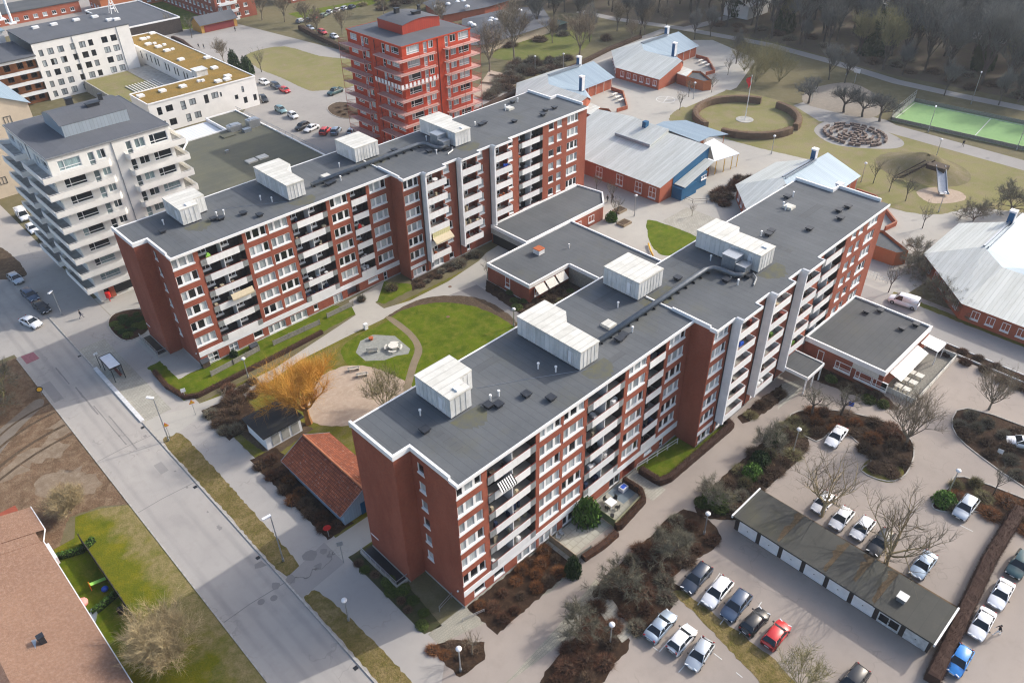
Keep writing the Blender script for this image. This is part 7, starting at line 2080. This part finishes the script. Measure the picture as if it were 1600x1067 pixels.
# flagpole
x, y = at(1164, 187); fpz = 11.5
o = E('flagpole', (x, y, 0), 'white flagpole with a red and white pennant inside the hedge ring', 'flagpole')
mb = MB(); mb.tube([(x, y, .1), (x, y, fpz)], [.13, .06], 8); mb.ball((x, y, fpz+.1), .14); P(mb, 'pole', 'white_trim', o)
mb = MB()
for k in range(6):
    z0 = fpz-.2-k*.45
    a = (x-.10*k-.06, y+.28*math.sin(k*1.1)); b = (x-.10*(k+1)-.06, y+.28*math.sin((k+1)*1.1))
    mb.face([(a[0], a[1], z0), (a[0]-1.0+.12*k, a[1]+.8-.1*k, z0-.25), (b[0]-1.0+.12*(k+1), b[1]+.8-.1*(k+1), z0-.7), (b[0], b[1], z0-.45)])
P(mb, 'flag', 'red', o)
# log maze
mz = at(1335, 212)
i = 0
lm = None
for rr_, n in ((6.6, 26), (5.2, 20), (3.8, 15), (2.4, 9), (1.0, 4)):
    for k in range(n):
        if rng.random() < .12: continue
        a = math.tau*k/n+rng.random()*.1
        c = (mz[0]+rr_*1.0*math.cos(a), mz[1]+rr_*1.15*math.sin(a))
        t = (-math.sin(a), math.cos(a))
        if lm is None:
            mb = MB(); mb.obox((0, 0), (1, 0), 1.25, .55, 0, .62); mb.obox((0, 0), (1, 0), 1.3, .6, .62, .7)
            lm = mb.mesh('stone_seat', plain('log', (.20, .15, .125), .9, 0, .2, .3, 2, 'obj'))
        o = link('log_block', lm, None, world=(*c, 0), rz=math.atan2(t[1], t[0]))
        tag(o, 'brown block seat in the round stepping maze on the park lawn', 'block', 'block seats of the stepping maze')
# slide hill
hx, hy = 186.8, 56.4
mb = MB(); mb.smooth = True
n, mr = 40, 12
for a in range(mr+1):
    for b in range(n):
        q = math.tau*b/n; r_ = 15*a/mr
        z = 3.4*(.5+.5*math.cos(math.pi*min(1, a/mr)))+(.25*math.sin(b*3.1+a)*(1-a/mr) if a < mr else -.02)
        mb.v.append((hx+r_*math.cos(q)*.62, hy+r_*math.sin(q)*.72, z))
for a in range(mr):
    for b in range(n):
        d = (b+1) % n; mb.f.append((a*n+b, (a+1)*n+b, (a+1)*n+d, a*n+d))
hill = P(mb, 'hill', ground_mat('hill_soil', (.19, .155, .09), (.15, .14, .06), (.22, .18, .13), .15, .8, 5)); hill['kind'] = 'structure'
p0, p1 = Vector((*at(1469, 262, 3.6), 3.9)), Vector((*at(1473, 300, .5), .5))
sd = E('slide', (p1.x, p1.y, 0), 'wide shiny metal slide on the grassy hill', 'slide')
d = (p1-p0).normalized(); sdv = Vector((-d.y, d.x, 0)).normalized()
mb = MB(); pts = [p0, p0.lerp(p1, .33)+Vector((0, 0, .15)), p0.lerp(p1, .66)+Vector((0, 0, .05)), p1, p1+Vector((d.x, d.y, 0)).normalized()*1.2]
for a, b in zip(pts, pts[1:]):
    mb.face([a-sdv*.9, b-sdv*.9, b+sdv*.9, a+sdv*.9])
    for s in (-1, 1): mb.bar(a+sdv*s*.95+Vector((0, 0, .15)), b+sdv*s*.95+Vector((0, 0, .15)), .1, .4)
P(mb, 'chute', 'galv', sd)
mb = MB(); mb.box((p0.x-1.2, p0.y-1.4, 3.0), (p0.x+1.6, p0.y+2.6, 4.0)); P(mb, 'platform', 'wood_dark', sd)
mb = MB(); a, b = Vector((*at(1405, 278, .4), .3)), Vector((*at(1452, 256, 3.6), 3.9))
for s in (-1, 0, 1):
    off = Vector((0, 0, .5*abs(s)))+Vector((.75*s, -.75*s, 0)); mb.bar(a+off, b+off, .22, .18)
for k in range(14):
    c = a.lerp(b, k/13); mb.bar(c+Vector((-.75, .75, .1)), c+Vector((.75, -.75, .1)), .25, .08)
P(mb, 'stair', 'wood_dark', sd)
# bus shelter
bx, by = at(172, 590)
bs = E('bus_shelter', (22.3, 115.3, 0), 'dark framed bus shelter with pale roof on the paved platform', 'bus shelter')
mb = MB(); mb.box((21.5, 113.2, 2.55), (23.2, 117.4, 2.68)); P(mb, 'roof', 'fin', bs)
mb = MB()
mb.box((21.42, 113.12, 2.5), (23.28, 113.2, 2.74)); mb.box((21.42, 117.4, 2.5), (23.28, 117.48, 2.74)); mb.box((23.2, 113.2, 2.5), (23.28, 117.4, 2.74)); mb.box((21.42, 113.2, 2.5), (21.5, 117.4, 2.74))
for a, b in ((23.2, 113.2), (23.2, 115.3), (23.2, 117.4), (21.6, 113.2), (21.6, 117.4)): mb.box((a-.05, b-.05, 0), (a+.05, b+.05, 2.5))
P(mb, 'frame', 'black', bs)
mb = MB(); mb.box((23.19, 113.3, .3), (23.22, 117.3, 2.4)); P(mb, 'rear_panel', 'glass_mesh', bs)
mb = MB(); mb.box((22.6, 113.8, .42), (23.0, 116.6, .5)); mb.box((22.7, 114.2, 0), (22.9, 114.3, .42)); mb.box((22.7, 116.2, 0), (22.9, 116.3, .42)); P(mb, 'seat', 'rail_red', bs)
x, y = at(152, 570); o = E('bus_stop_sign', (21.4, 118.6, 0), 'white bus stop flag on a post beside the shelter', 'sign')
mb = MB(); mb.cyl((21.4, 118.6), .05, 0, 2.9, 6); P(mb, 'post', 'black', o)
mb = MB(); mb.box((21.1, 118.56, 2.6), (21.75, 118.64, 3.0)); P(mb, 'plate', 'white', o)
# signs
def sign(base, H, label, shape, m, m2=None, name='road_sign', lean=0):
    x, y = at(*base); o = E(name, (x, y, 0), label, 'sign')
    mb = MB(); mb.cyl((x, y), .045, 0, H, 6); P(mb, 'post', 'galv', o)
    n_ = Vector((-x, -y, 0)).normalized(); s_ = Vector((-n_.y, n_.x, 0))
    c = Vector((x, y, H-.1))+n_*.07
    mb = MB()
    def tri(r, off):
        pts = [c+n_*off+s_*(r*math.cos(t))+Vector((0, 0, r*math.sin(t))) for t in ((R(90), R(210), R(330)) if shape == 'tri' else [R(360*k/16) for k in range(16)] if shape == 'round' else (R(45), R(135), R(225), R(315)))]
        k = len(pts); i = len(mb.v); mb.v += [tuple(p) for p in pts]+[tuple(p-n_*.03) for p in pts]
        mb.f.append(tuple(range(i, i+k))); mb.f.append(tuple(range(i+2*k-1, i+k-1, -1)))
        for q in range(k): mb.f.append((i+q, i+(q+1) % k, i+k+(q+1) % k, i+k+q))
    tri(.5, 0); pl_ = P(mb, 'plate', m, o)
    if m2:
        mb = MB(); tri(.36, .015); P(mb, 'symbol', m2, pl_)
    return o
sign((266, 684), 2.6, 'yellow triangular warning sign with red border on the verge at the crossing', 'tri', 'red', 'yellow')
sign((66, 618), 1.4, 'dark sign seen from behind with yellow marks at the road edge', 'round', 'black', 'yellow')
sign((306, 648), 2.6, 'orange sign at the mouth of the garden path', 'tri', 'orange', 'yellow')
sign((514, 838), 1.8, 'small red round sign by the tiled outbuilding', 'round', 'red')
sign((537, 878), 3.6, 'plain thin sign post on the driveway corner of the near slab', 'square', 'galv')
sign((290, 622), 1.7, 'slim white post at the lawn corner of the far slab', 'square', 'white')
sign((1325, 648), 2.2, 'blue parking sign post beside the restaurant', 'square', 'blue')
sign((1560, 712), 1.0, 'small sign stump on the rounded island bed', 'square', 'white')
# benches and tables
def bench(p, ang_, label):
    c = at(*p); u = Vector((math.cos(ang_), math.sin(ang_))); o = E('park_bench', (*c, 0), label, 'bench')
    v = Vector((-u.y, u.x)); C_ = Vector(c)
    mb = MB()
    for k in (-.15, .05, .25): mb.obox(C_+v*k, u, 1.9, .16, .42, .47)
    P(mb, 'seat', 'wood_white', o)
    mb = MB()
    for z in (.62, .82): mb.obox(C_+v*.36, u, 1.9, .06, z, z+.14)
    P(mb, 'backrest', 'wood_white', o)
    for s in (-.75, .75):
        mb = MB(); mb.obox(C_+u*s+v*.05, v, .5, .07, 0, .41); mb.obox(C_+u*s+v*.4, v, .06, .07, 0, .96); P(mb, 'leg', 'concrete', o)
    return o
bench((553, 578), R(150), 'white slatted bench at the left of the sand play area edge')
bench((566, 587), R(150), 'white slatted bench nearer the multi stemmed tree')
c = at(615, 545)
sheet('octagon_terrace', ats([(556, 551), (563, 533), (583, 523), (617, 525), (631, 537), (641, 545), (638, 553), (619, 556), (600, 563), (571, 564)]), plain('slate_paving', (.26, .27, .25), .9, 0, .2, .2, 2), 6)
o = E('round_picnic_table', (*c, 0), 'white round picnic table with curved benches on the octagonal terrace', 'table')
mb = MB(); mb.cyl(c, .85, .70, .78, 16); P(mb, 'tabletop', 'wood_white', o)
for k in range(4):
    a = R(45+90*k); mb = MB()
    pts = [(c[0]+1.35*math.cos(a+t), c[1]+1.35*math.sin(a+t), .44) for t in (-.5, -.25, 0, .25, .5)]
    for q, w_ in zip(pts, pts[1:]): mb.bar(q, w_, .3, .07)
    P(mb, 'bench_seat', 'wood_white', o)
    mb = MB(); mb.bar((c[0]+.3*math.cos(a), c[1]+.3*math.sin(a), .66), (c[0]+1.3*math.cos(a), c[1]+1.3*math.sin(a), 0), .09); P(mb, 'leg', 'wood_white', o)
c = at(582, 550)
o = E('garden_bench', (*c, 0), 'white wooden bench with raised backrest on the octagonal terrace', 'bench')
mb = MB(); mb.obox(c, (.8, -.6), 1.9, .5, .42, .49); P(mb, 'seat', 'wood_white', o)
mb = MB(); mb.bar((c[0]-.95, c[1]+.35, .8), (c[0]+.6, c[1]-.8+1.9*0, .8), .06, .55); P(mb, 'backrest', 'wood_white', o)
for s in (-.8, .8):
    mb = MB(); mb.obox((c[0]+.8*s, c[1]-.6*s), (.6, .8), .5, .09, 0, .41); P(mb, 'leg', 'wood_white', o)
c = at(580, 531); mb = MB(); mb.cyl(c, .28, 0, .5, 12, .42); tag(P(mb, 'flower_pot', 'terracotta'), 'terracotta plant pot on the octagonal terrace', 'pot')
c = at(572, 514); mb = MB(); mb.box((c[0]-.3, c[1]-.25, 0), (c[0]+.3, c[1]+.25, 1.0)); mb.box((c[0]-.34, c[1]-.29, 1.0), (c[0]+.34, c[1]+.29, 1.1)); tag(P(mb, 'service_cabinet', 'fin'), 'small grey service cabinet at the garden path edge', 'cabinet')
# garden fences of the far slab
for a, b, lb in (((331, 588), (365, 570), 'weathered board fence at the left garden terrace of the far slab'), ((365, 570), (406, 548), 'weathered board fence of the second garden terrace of the far slab'), ((428, 540), (500, 507), 'weathered board fence of the middle garden terrace of the far slab'), ((512, 497), (552, 478), 'grey board fence near the entrance of the far slab')):
    board_fence(at(*a), at(*b), 1.0, 'wood_grey', lb)
for p, h_, lb in (((322, 572), 1.6, 'little dark gabled hutch at the corner of the far slab'), ((397, 545), 1.2, 'dark covered box on the garden terrace of the far slab')):
    x, y = at(*p); o = E('garden_hutch', (x, y, 0), lb, 'hutch')
    mb = MB(); mb.box((x-.6, y-.5, 0), (x+.6, y+.5, h_*.65)); P(mb, 'body', 'wood_dark', o)
    mb = MB(); mb.face([(x-.7, y-.6, h_*.65), (x+.7, y-.6, h_*.65), (x+.7, y, h_), (x-.7, y, h_)]); mb.face([(x-.7, y, h_), (x+.7, y, h_), (x+.7, y+.6, h_*.65), (x-.7, y+.6, h_*.65)]); P(mb, 'roof', 'dark_metal', o)
# near slab gardens
board_fence((47.2, 43.2), (47.2, 38.9), 1.2, 'wood', 'slatted wooden fence at the left of the sunny patio')
board_fence((47.3, 38.9), (49.6, 38.6), 1.1, 'wood_grey', 'low grey fence below the sunny patio beside the conifer')
board_fence((54.6, 43.3), (54.6, 39.0), 1.3, plain('green_wood', (.13, .15, .07), .9), 'mossy green board fence between the two patios')
board_fence((54.7, 39.0), (60.6, 39.5), .8, plain('green_wall', (.24, .24, .15), .9), 'low pale wall around the fenced patio garden', False, 'wall', 'garden_wall', .2)
mesh_fence((64.4, 43.2), (72.4, 43.2-.9), 1.1, 'white_trim', 'white metal railing along the cellar ramp of the near slab', 0)
mesh_fence((33.2, 45.6), (31.0, 45.2), 1.0, 'galv', 'steel handrail at the west cellar corner of the near slab', 0)
mesh_fence((32.0, 42.4), (34.6, 41.6), .5, 'galv', 'low bicycle rack in the shade of the near slab', .5)
def table(c, r_, label, chairs=0, m='wood_white'):
    o = E('garden_table', (*c, 0), label, 'table')
    mb = MB(); mb.box((c[0]-r_, c[1]-r_, .70), (c[0]+r_, c[1]+r_, .75)); P(mb, 'tabletop', m, o)
    for a, b in ((-1, -1), (1, -1), (1, 1), (-1, 1)):
        mb = MB(); mb.box((c[0]+a*(r_-.08)-.04, c[1]+b*(r_-.08)-.04, 0), (c[0]+a*(r_-.08)+.04, c[1]+b*(r_-.08)+.04, .70)); P(mb, 'leg', m, o)
def chair(c, a, label, m='black', group=None):
    u = Vector((math.cos(a), math.sin(a))); v = Vector((-u.y, u.x)); C_ = Vector(c)
    o = E('garden_chair', (*c, 0), label, 'chair', group)
    mb = MB(); mb.obox(C_, u, .5, .5, .42, .47); P(mb, 'seat', m, o)
    mb = MB(); mb.obox(C_-u*.24, v, .5, .06, .47, .95); P(mb, 'backrest', m, o)
    for s, t in ((-1, -1), (1, -1), (1, 1), (-1, 1)):
        p = C_+u*s*.2+v*t*.2; mb = MB(); mb.box((p.x-.025, p.y-.025, 0), (p.x+.025, p.y+.025, .42)); P(mb, 'leg', m, o)
table((57.0, 41.6), .6, 'glass topped garden table on the fenced patio', m='fin')
for k, (p, a) in enumerate((((56.1, 41.4), 0), ((57.1, 40.6), 1.6), ((57.0, 42.5), -1.6), ((58.0, 41.8), 3.1))):
    chair(p, a, 'black garden chair at the glass table on the fenced patio', 'black', 'black chairs on the fenced patio')
c = (60.3, 42.2); mb = MB(); mb.box((c[0]-.55, c[1]-.4, 0), (c[0]+.55, c[1]+.4, .62)); o = P(mb, 'storage_box', 'fin'); tag(o, 'white box with blue top on the slate patio', 'box'); m2 = MB(); m2.box((c[0]-.4, c[1]-.28, .622), (c[0]+.4, c[1]+.28, .66)); P(m2, 'lid', 'blue', o)
c = (55.6, 40.2); mb = MB(); mb.cyl(c, .22, 0, .5, 10, .27); tag(P(mb, 'flower_pot', 'black'), 'black round pot on the fenced patio', 'pot')
c = at(815+20, 842); 
for k, (p, a) in enumerate((((48.2, 42.7), -1.2), ((48.9, 42.8), -1.6))): chair(p, a, 'grey chair against the wall of the sunny patio', 'grey_metal', 'grey chairs on the sunny patio')
def bicycle(c, a, label, group=None, m='black'):
    u = Vector((math.cos(a), math.sin(a), 0)); C_ = Vector((*c, 0)); o = E('bicycle', (*c, 0), label, 'bicycle', group)
    v = Vector((-u.y, u.x, 0))
    for s in (-.52, .52):
        mb = MB(); pts = [C_+u*(s+.33*math.cos(math.tau*k/14))+Vector((0, 0, .34+.33*math.sin(math.tau*k/14))) for k in range(15)]
        mb.tube(pts, .022, 4, False); P(mb, 'wheel', 'tyre', o)
    z = lambda h: Vector((0, 0, h))
    mb = MB()
    for p, q in ((C_-u*.52+z(.34), C_-u*.2+z(.85)), (C_-u*.15+z(.35), C_-u*.2+z(.9)), (C_-u*.15+z(.35), C_+u*.42+z(.8)), (C_-u*.2+z(.8), C_+u*.4+z(.85)), (C_+u*.52+z(.34), C_+u*.38+z(1.0)), (C_-u*.52+z(.34), C_-u*.15+z(.35))): mb.bar(p, q, .04)
    P(mb, 'frame', m, o)
    mb = MB(); mb.bar(C_+u*.36+z(1.0)-v*.28, C_+u*.36+z(1.0)+v*.28, .035); P(mb, 'handlebar', 'black', o)
    mb = MB(); mb.bar(C_-u*.34+z(.93), C_-u*.08+z(.94), .12, .06); P(mb, 'saddle', 'black', o)
bicycle((51.3, 42.2), .5, 'dark bicycle on the sunny patio, nearest the wall', None)
bicycle((52.0, 41.4), .9, 'dark bicycle on the sunny patio beside the leafy bush', None)
for k in range(6): bicycle((104.3+.15*k, 22.6+.75*k-.2), .1, 'bicycle in the rack by the restaurant terrace', 'bicycles by the restaurant terrace', 'grey_metal')
# restaurant terrace
sheet('terrace_deck', rect(104.0, 22.4, 119.3, 27.1), 'wood_grey', 6)
ter = ((104.0, 22.4), (119.3, 22.4), (119.3, 27.0), (104.0, 27.0))
board_fence(ter[0], ter[1], 1.0, 'wood_white', 'pale board fence along the outer side of the restaurant terrace')
board_fence(ter[3], ter[0], 1.0, 'wood_white', 'pale board fence at the near end of the restaurant terrace')
board_fence(ter[1], ter[2], 1.0, 'wood_white', 'pale board fence at the far end of the restaurant terrace')
o = E('terrace_shelter', (117, 25.6, 0), 'white striped shelter roof at the far end of the restaurant terrace', 'shelter')
mb = MB(); mb.face([(115.2, 24.2, 2.7), (118.4, 24.2, 2.7), (118.4, 27.0, 3.0), (115.2, 27.0, 3.0)]); mb.face([(115.2, 24.2, 2.64), (115.2, 27, 2.94), (118.4, 27, 2.94), (118.4, 24.2, 2.64)]); P(mb, 'roof', 'roof_white', o)
for a in (115.3, 118.3):
    mb = MB(); mb.box((a-.06, 24.25, 0), (a+.06, 24.37, 2.68)); P(mb, 'post', 'white_trim', o)
for k in range(3):
    table((105.8+k*2.3, 25.7), .55, ['white table under the terrace awning, nearest the car park bush', 'white table in the middle under the terrace awning', 'white table under the terrace awning, farthest row'][k]); table((105.8+k*2.3, 24.4), .55, ['white table at the near end of the outer terrace row', 'white table in the middle of the outer terrace row', 'white table at the far end of the outer terrace row'][k])
# back gardens of the terrace
board_fence((5.6, 84.4), (5.6, 66.2), 1.7, plain('dark_fence', (.045, .04, .03), .9), 'tall dark garden fence between the terrace gardens and the lawn')
c = at(155, 912); o = E('play_slide', (*c, 0), 'lime green plastic slide in the back garden', 'slide')
mb = MB(); mb.bar((c[0]-.9, c[1]-.2, .9), (c[0]+1.0, c[1]+.1, .15), .5, .08); P(mb, 'chute', 'lime', o)
mb = MB(); mb.bar((c[0]-1.0, c[1]-.35, 0), (c[0]-.9, c[1]-.35, 1.2), .08); mb.bar((c[0]-1.0, c[1]+.05, 0), (c[0]-.9, c[1]+.05, 1.2), .08); P(mb, 'ladder', 'orange', o)
c = at(165, 922); mb = MB(); mb.smooth = True; mb.ball((*c, .3), .42, 10, 6, .7); tag(P(mb, 'ball', 'blue'), 'big blue ball in the back garden beside the lime slide', 'ball')
c = at(128, 943); mb = MB(); mb.smooth = True; mb.ball((*c, .15), .75, 10, 5, .6); mb.cyl(c, .05, 0, 1, 6); tag(P(mb, 'play_tent', 'pink'), 'pink round play tent close under the brown roof edge', 'tent')
c = at(190, 957); mb = MB(); mb.smooth = True; mb.cyl(c, .35, 0, .7, 10); mb.ball((*c, .75), .36, 10, 5, .5); tag(P(mb, 'barbecue', 'black'), 'black kettle barbecue in the nearest back garden', 'barbecue')
c = at(148, 966); mb = MB(); mb.obox(c, (.5, .85), 1.7, .5, .1, .5); mb.obox((c[0]-.2, c[1]+.1), (.5, .85), 1.7, .12, .5, .85); tag(P(mb, 'garden_sofa', 'grey_metal'), 'grey garden sofa along the hedge in the nearest back garden', 'sofa')
# kerbs round the beds
def kerb_ring(poly, label):
    mb = MB()
    for a, b in zip(poly, poly[1:]+poly[:1]): mb.bar((*a, .04), (*b, .04), .16, .14)
    o = P(mb, 'kerb', 'kerb'); o['kind'] = 'structure'
for i in (3, 4, 5): kerb_ring(smooth_poly(ats(SB[i]), 3), '')
kerb_ring(smooth_poly(ats([(512, 168), (530, 160), (560, 165), (575, 180), (545, 186), (520, 180)])), '')
kerb_ring(smooth_poly(ats([(170, 510), (180, 490), (226, 484), (234, 514), (197, 533)])), '')
sheet('shrub_bed', smooth_poly(ats([(170, 510), (180, 490), (226, 484), (234, 514), (197, 533)])), 'mulch', 3.5)
# planters in the yard behind the annex
for p, lb in (((975, 350), 'brick planter box around the nearer bare tree'), ((968, 330), 'brick planter box around the farther bare tree')):
    c = at(*p); o = E('planter', (*c, 0), lb, 'planter'); mb = MB(); mb.prism(rect(c[0]-1.3, c[1]-1.0, c[0]+1.3, c[1]+1.0), 0, .45); P(mb, 'box', 'wood', o)
    mb = MB(); mb.prism(rect(c[0]-1.1, c[1]-.8, c[0]+1.1, c[1]+.8), .45, .5); P(mb, 'soil', 'soil', o)
c = at(1014, 388); mb = MB(); mb.smooth = True; pts = [at(1013, 383), at(1016, 393), at(1020, 402)]
mb.tube([(*q, .35) for q in pts], .18, 8); tag(P(mb, 'barrier', 'yellow'), 'low yellow barrier at the corner of the small lawn', 'barrier')
mesh_fence(at(1070, 313), at(1082, 318), 1.0, 'wood_dark', 'dark wooden railing beside the blue porch, first bend', 0)
mesh_fence(at(1082, 318), at(1104, 317), 1.0, 'wood_dark', 'dark wooden railing beside the blue porch, long side', 0)
mesh_fence((133.2, 40), (133.2, 57), 1.3, 'galv', 'wire fence below the paved school yard', .6)
mesh_fence((106.2, 57.5), (122, 57.5), 1.1, 'rail_red', 'brown railing behind the near slab', 0)
mesh_fence(at(728, 175), at(905, 108), 1.4, 'wood_grey', 'pale fence along the school footpath beside the playground', 0, pgap=3)
sheet('kindergarten_play_yard', ats([(738, 150), (765, 110), (800, 118), (810, 130), (770, 155)]), 'sand', 2)
for a, b in (((750, 130), (790, 135)), ((765, 118), (800, 125))):
    board_fence(at(*a), at(*b), .5, 'wood', 'low timber edging in the kindergarten play yard' if a[0] < 760 else 'low timber edging at the back of the kindergarten play yard', False)
# chalk circle in the school yard
c = at(1040, 156); mb = MB()
for k in range(24):
    a, b = math.tau*k/24, math.tau*(k+1)/24
    mb.bar((c[0]+2.6*math.cos(a), c[1]+2.6*math.sin(a), .016), (c[0]+2.6*math.cos(b), c[1]+2.6*math.sin(b), .016), .22, .004)
for a in (.4, 1.97): mb.bar((c[0]-2.4*math.cos(a), c[1]-2.4*math.sin(a), .016+.004*a), (c[0]+2.4*math.cos(a), c[1]+2.4*math.sin(a), .016+.004*a), .18, .004)
struct(mb, 'yard_marking', 'line')
# ================================================================ people
def person(base, a, label, top='cloth_dark', legs='cloth_blue', stride=.35, H=1.74, hair='black'):
    x, y = at(*base)
    u = Vector((math.cos(a), math.sin(a), 0)); v = Vector((-u.y, u.x, 0)); o = Vector((x, y, 0)); k = H/1.74
    root_pos = o
    J = [('pelvis', Vector((0, 0, .93)), .155), ('waist', Vector((0, 0, 1.1)), .145), ('chest', Vector((0, 0, 1.32)), .175), ('neck', Vector((0, 0, 1.48)), .065), ('head', u*.02+Vector((0, 0, 1.60)), .095), ('crown', u*.0+Vector((0, 0, 1.70)), .075)]
    E_ = [(0, 1), (1, 2), (2, 3), (3, 4), (4, 5)]
    def add(p, r_, par):
        J.append(('', p, r_)); E_.append((par, len(J)-1)); return len(J)-1
    for s in (-1, 1):
        f_ = s*stride
        h_ = add(v*s*.10+Vector((0, 0, .86)), .10, 0)
        kn = add(v*s*.10+u*(f_*.55+.04)+Vector((0, 0, .48)), .065, h_)
        an = add(v*s*.10+u*(f_*1.0-.06)+Vector((0, 0, .09)), .045, kn)
        add(v*s*.11+u*(f_+.13)+Vector((0, 0, .04)), .04, an)
        sh_ = add(v*s*.19+Vector((0, 0, 1.39)), .065, 2)
        el = add(v*s*.24-u*(f_*.4)+Vector((0, 0, 1.12)), .048, sh_)
        wr = add(v*s*.23-u*(f_*.75-.08)+Vector((0, 0, .88)), .034, el)
        hd = add(v*s*.23-u*(f_*.8-.12)+Vector((0, 0, .81)), .032, wr)
        for q in range(3): add(v*s*(.205+.025*q)-u*(f_*.8-.15)+Vector((0, 0, .735-.01*(q == 1))), .011, hd)
        add(v*s*.20-u*(f_*.8-.19)+Vector((0, 0, .78)), .012, hd)
    me = bpy.data.meshes.new('person')
    me.from_pydata([tuple(o+p*k) for _, p, _ in J], E_, [])
    ob = link('person', me); tag(ob, label, 'person')
    md = ob.modifiers.new('skin', 'SKIN'); ob.modifiers.new('sub', 'SUBSURF').levels = 1
    ob.modifiers['sub'].render_levels = 1
    for i, (_, _, r_) in enumerate(J): me.skin_vertices[0].data[i].radius = (r_*k, r_*k)
    me.skin_vertices[0].data[0].use_root = True
    n = NT('person_clothes'); sx = n.n('SeparateXYZ'); n.l(n.vec(), sx.inputs[0])
    tc = MT[top].node_tree.nodes; c_ = {'cloth_dark': (.015, .016, .02), 'cloth_blue': (.03, .045, .09), 'white': (.7, .7, .7), 'red': (.4, .03, .03)}
    c1 = n.mix(n.math('GREATER_THAN', sx.outputs[2], .95*k), c_[legs], c_[top]); c2 = n.mix(n.math('GREATER_THAN', sx.outputs[2], 1.49*k), c1, (.5, .3, .22)); c3 = n.mix(n.math('LESS_THAN', sx.outputs[2], .86*k), c2, c2)
    me.materials.append(n.out(c3, .85, 0, .2))
    hr = MB(); hr.smooth = True; cc = o+(u*-.01+Vector((0, 0, 1.665)))*k; hr.ball(tuple(cc), .108*k, 10, 6, .95); P(hr, 'hair', hair, ob)
    fc_ = MB()
    for s in (-1, 1):
        p = o+(u*.112+v*s*.035+Vector((0, 0, 1.605)))*k; fc_.ball(tuple(p), .012, 6, 4)
    P(fc_, 'eyes', 'black', ob)
    ns = MB(); p = o+(u*.115+Vector((0, 0, 1.575)))*k; ns.ball(tuple(p), .018, 6, 4); P(ns, 'nose', 'skin', ob)
    return ob
wood_hair = 'wood_dark'
person((128, 497), R(-10), 'person in dark clothes walking across the pavement below the white tower')
person((1557, 991), R(120), 'man in a black jacket and white trousers walking beside the white saloon', 'cloth_dark', 'white')
person((949, 316), R(160), 'person in dark clothes by the annex, left of a pair', 'cloth_dark', 'cloth_dark', .2)
person((957, 315), R(160), 'person in dark clothes by the annex, right of a pair', 'cloth_dark', 'cloth_blue', .25)
person((311, 76), R(100), 'person walking behind the moss roof, left of two', 'cloth_dark', 'cloth_dark')
person((319, 77), R(100), 'person walking behind the moss roof, right of two', 'cloth_dark', 'cloth_blue')
person((368, 50), R(20), 'person in dark clothes on the square near the yellow barn', 'cloth_dark', 'cloth_dark')
person((1504, 229), R(30), 'person in dark clothes walking on the path along the green pitch', 'cloth_dark', 'cloth_dark')
# ================================================================ air
hz = bpy.data.meshes.new('haze')
hb_ = MB(); hb_.box((-150, -150, -1.0), (540, 540, 82)); 
hm = bpy.data.materials.new('haze'); hm.use_nodes = True
t_ = hm.node_tree; t_.nodes.remove(t_.nodes['Principled BSDF'])
pv = t_.nodes.new('ShaderNodeVolumePrincipled')
pv.inputs['Color'].default_value = (.80, .86, .95, 1)
pv.inputs['Density'].default_value = .00017
pv.inputs['Anisotropy'].default_value = .2
t_.links.new(pv.outputs[0], t_.nodes['Material Output'].inputs['Volume'])
ho_ = P(hb_, 'haze', hm); ho_['kind'] = 'stuff'
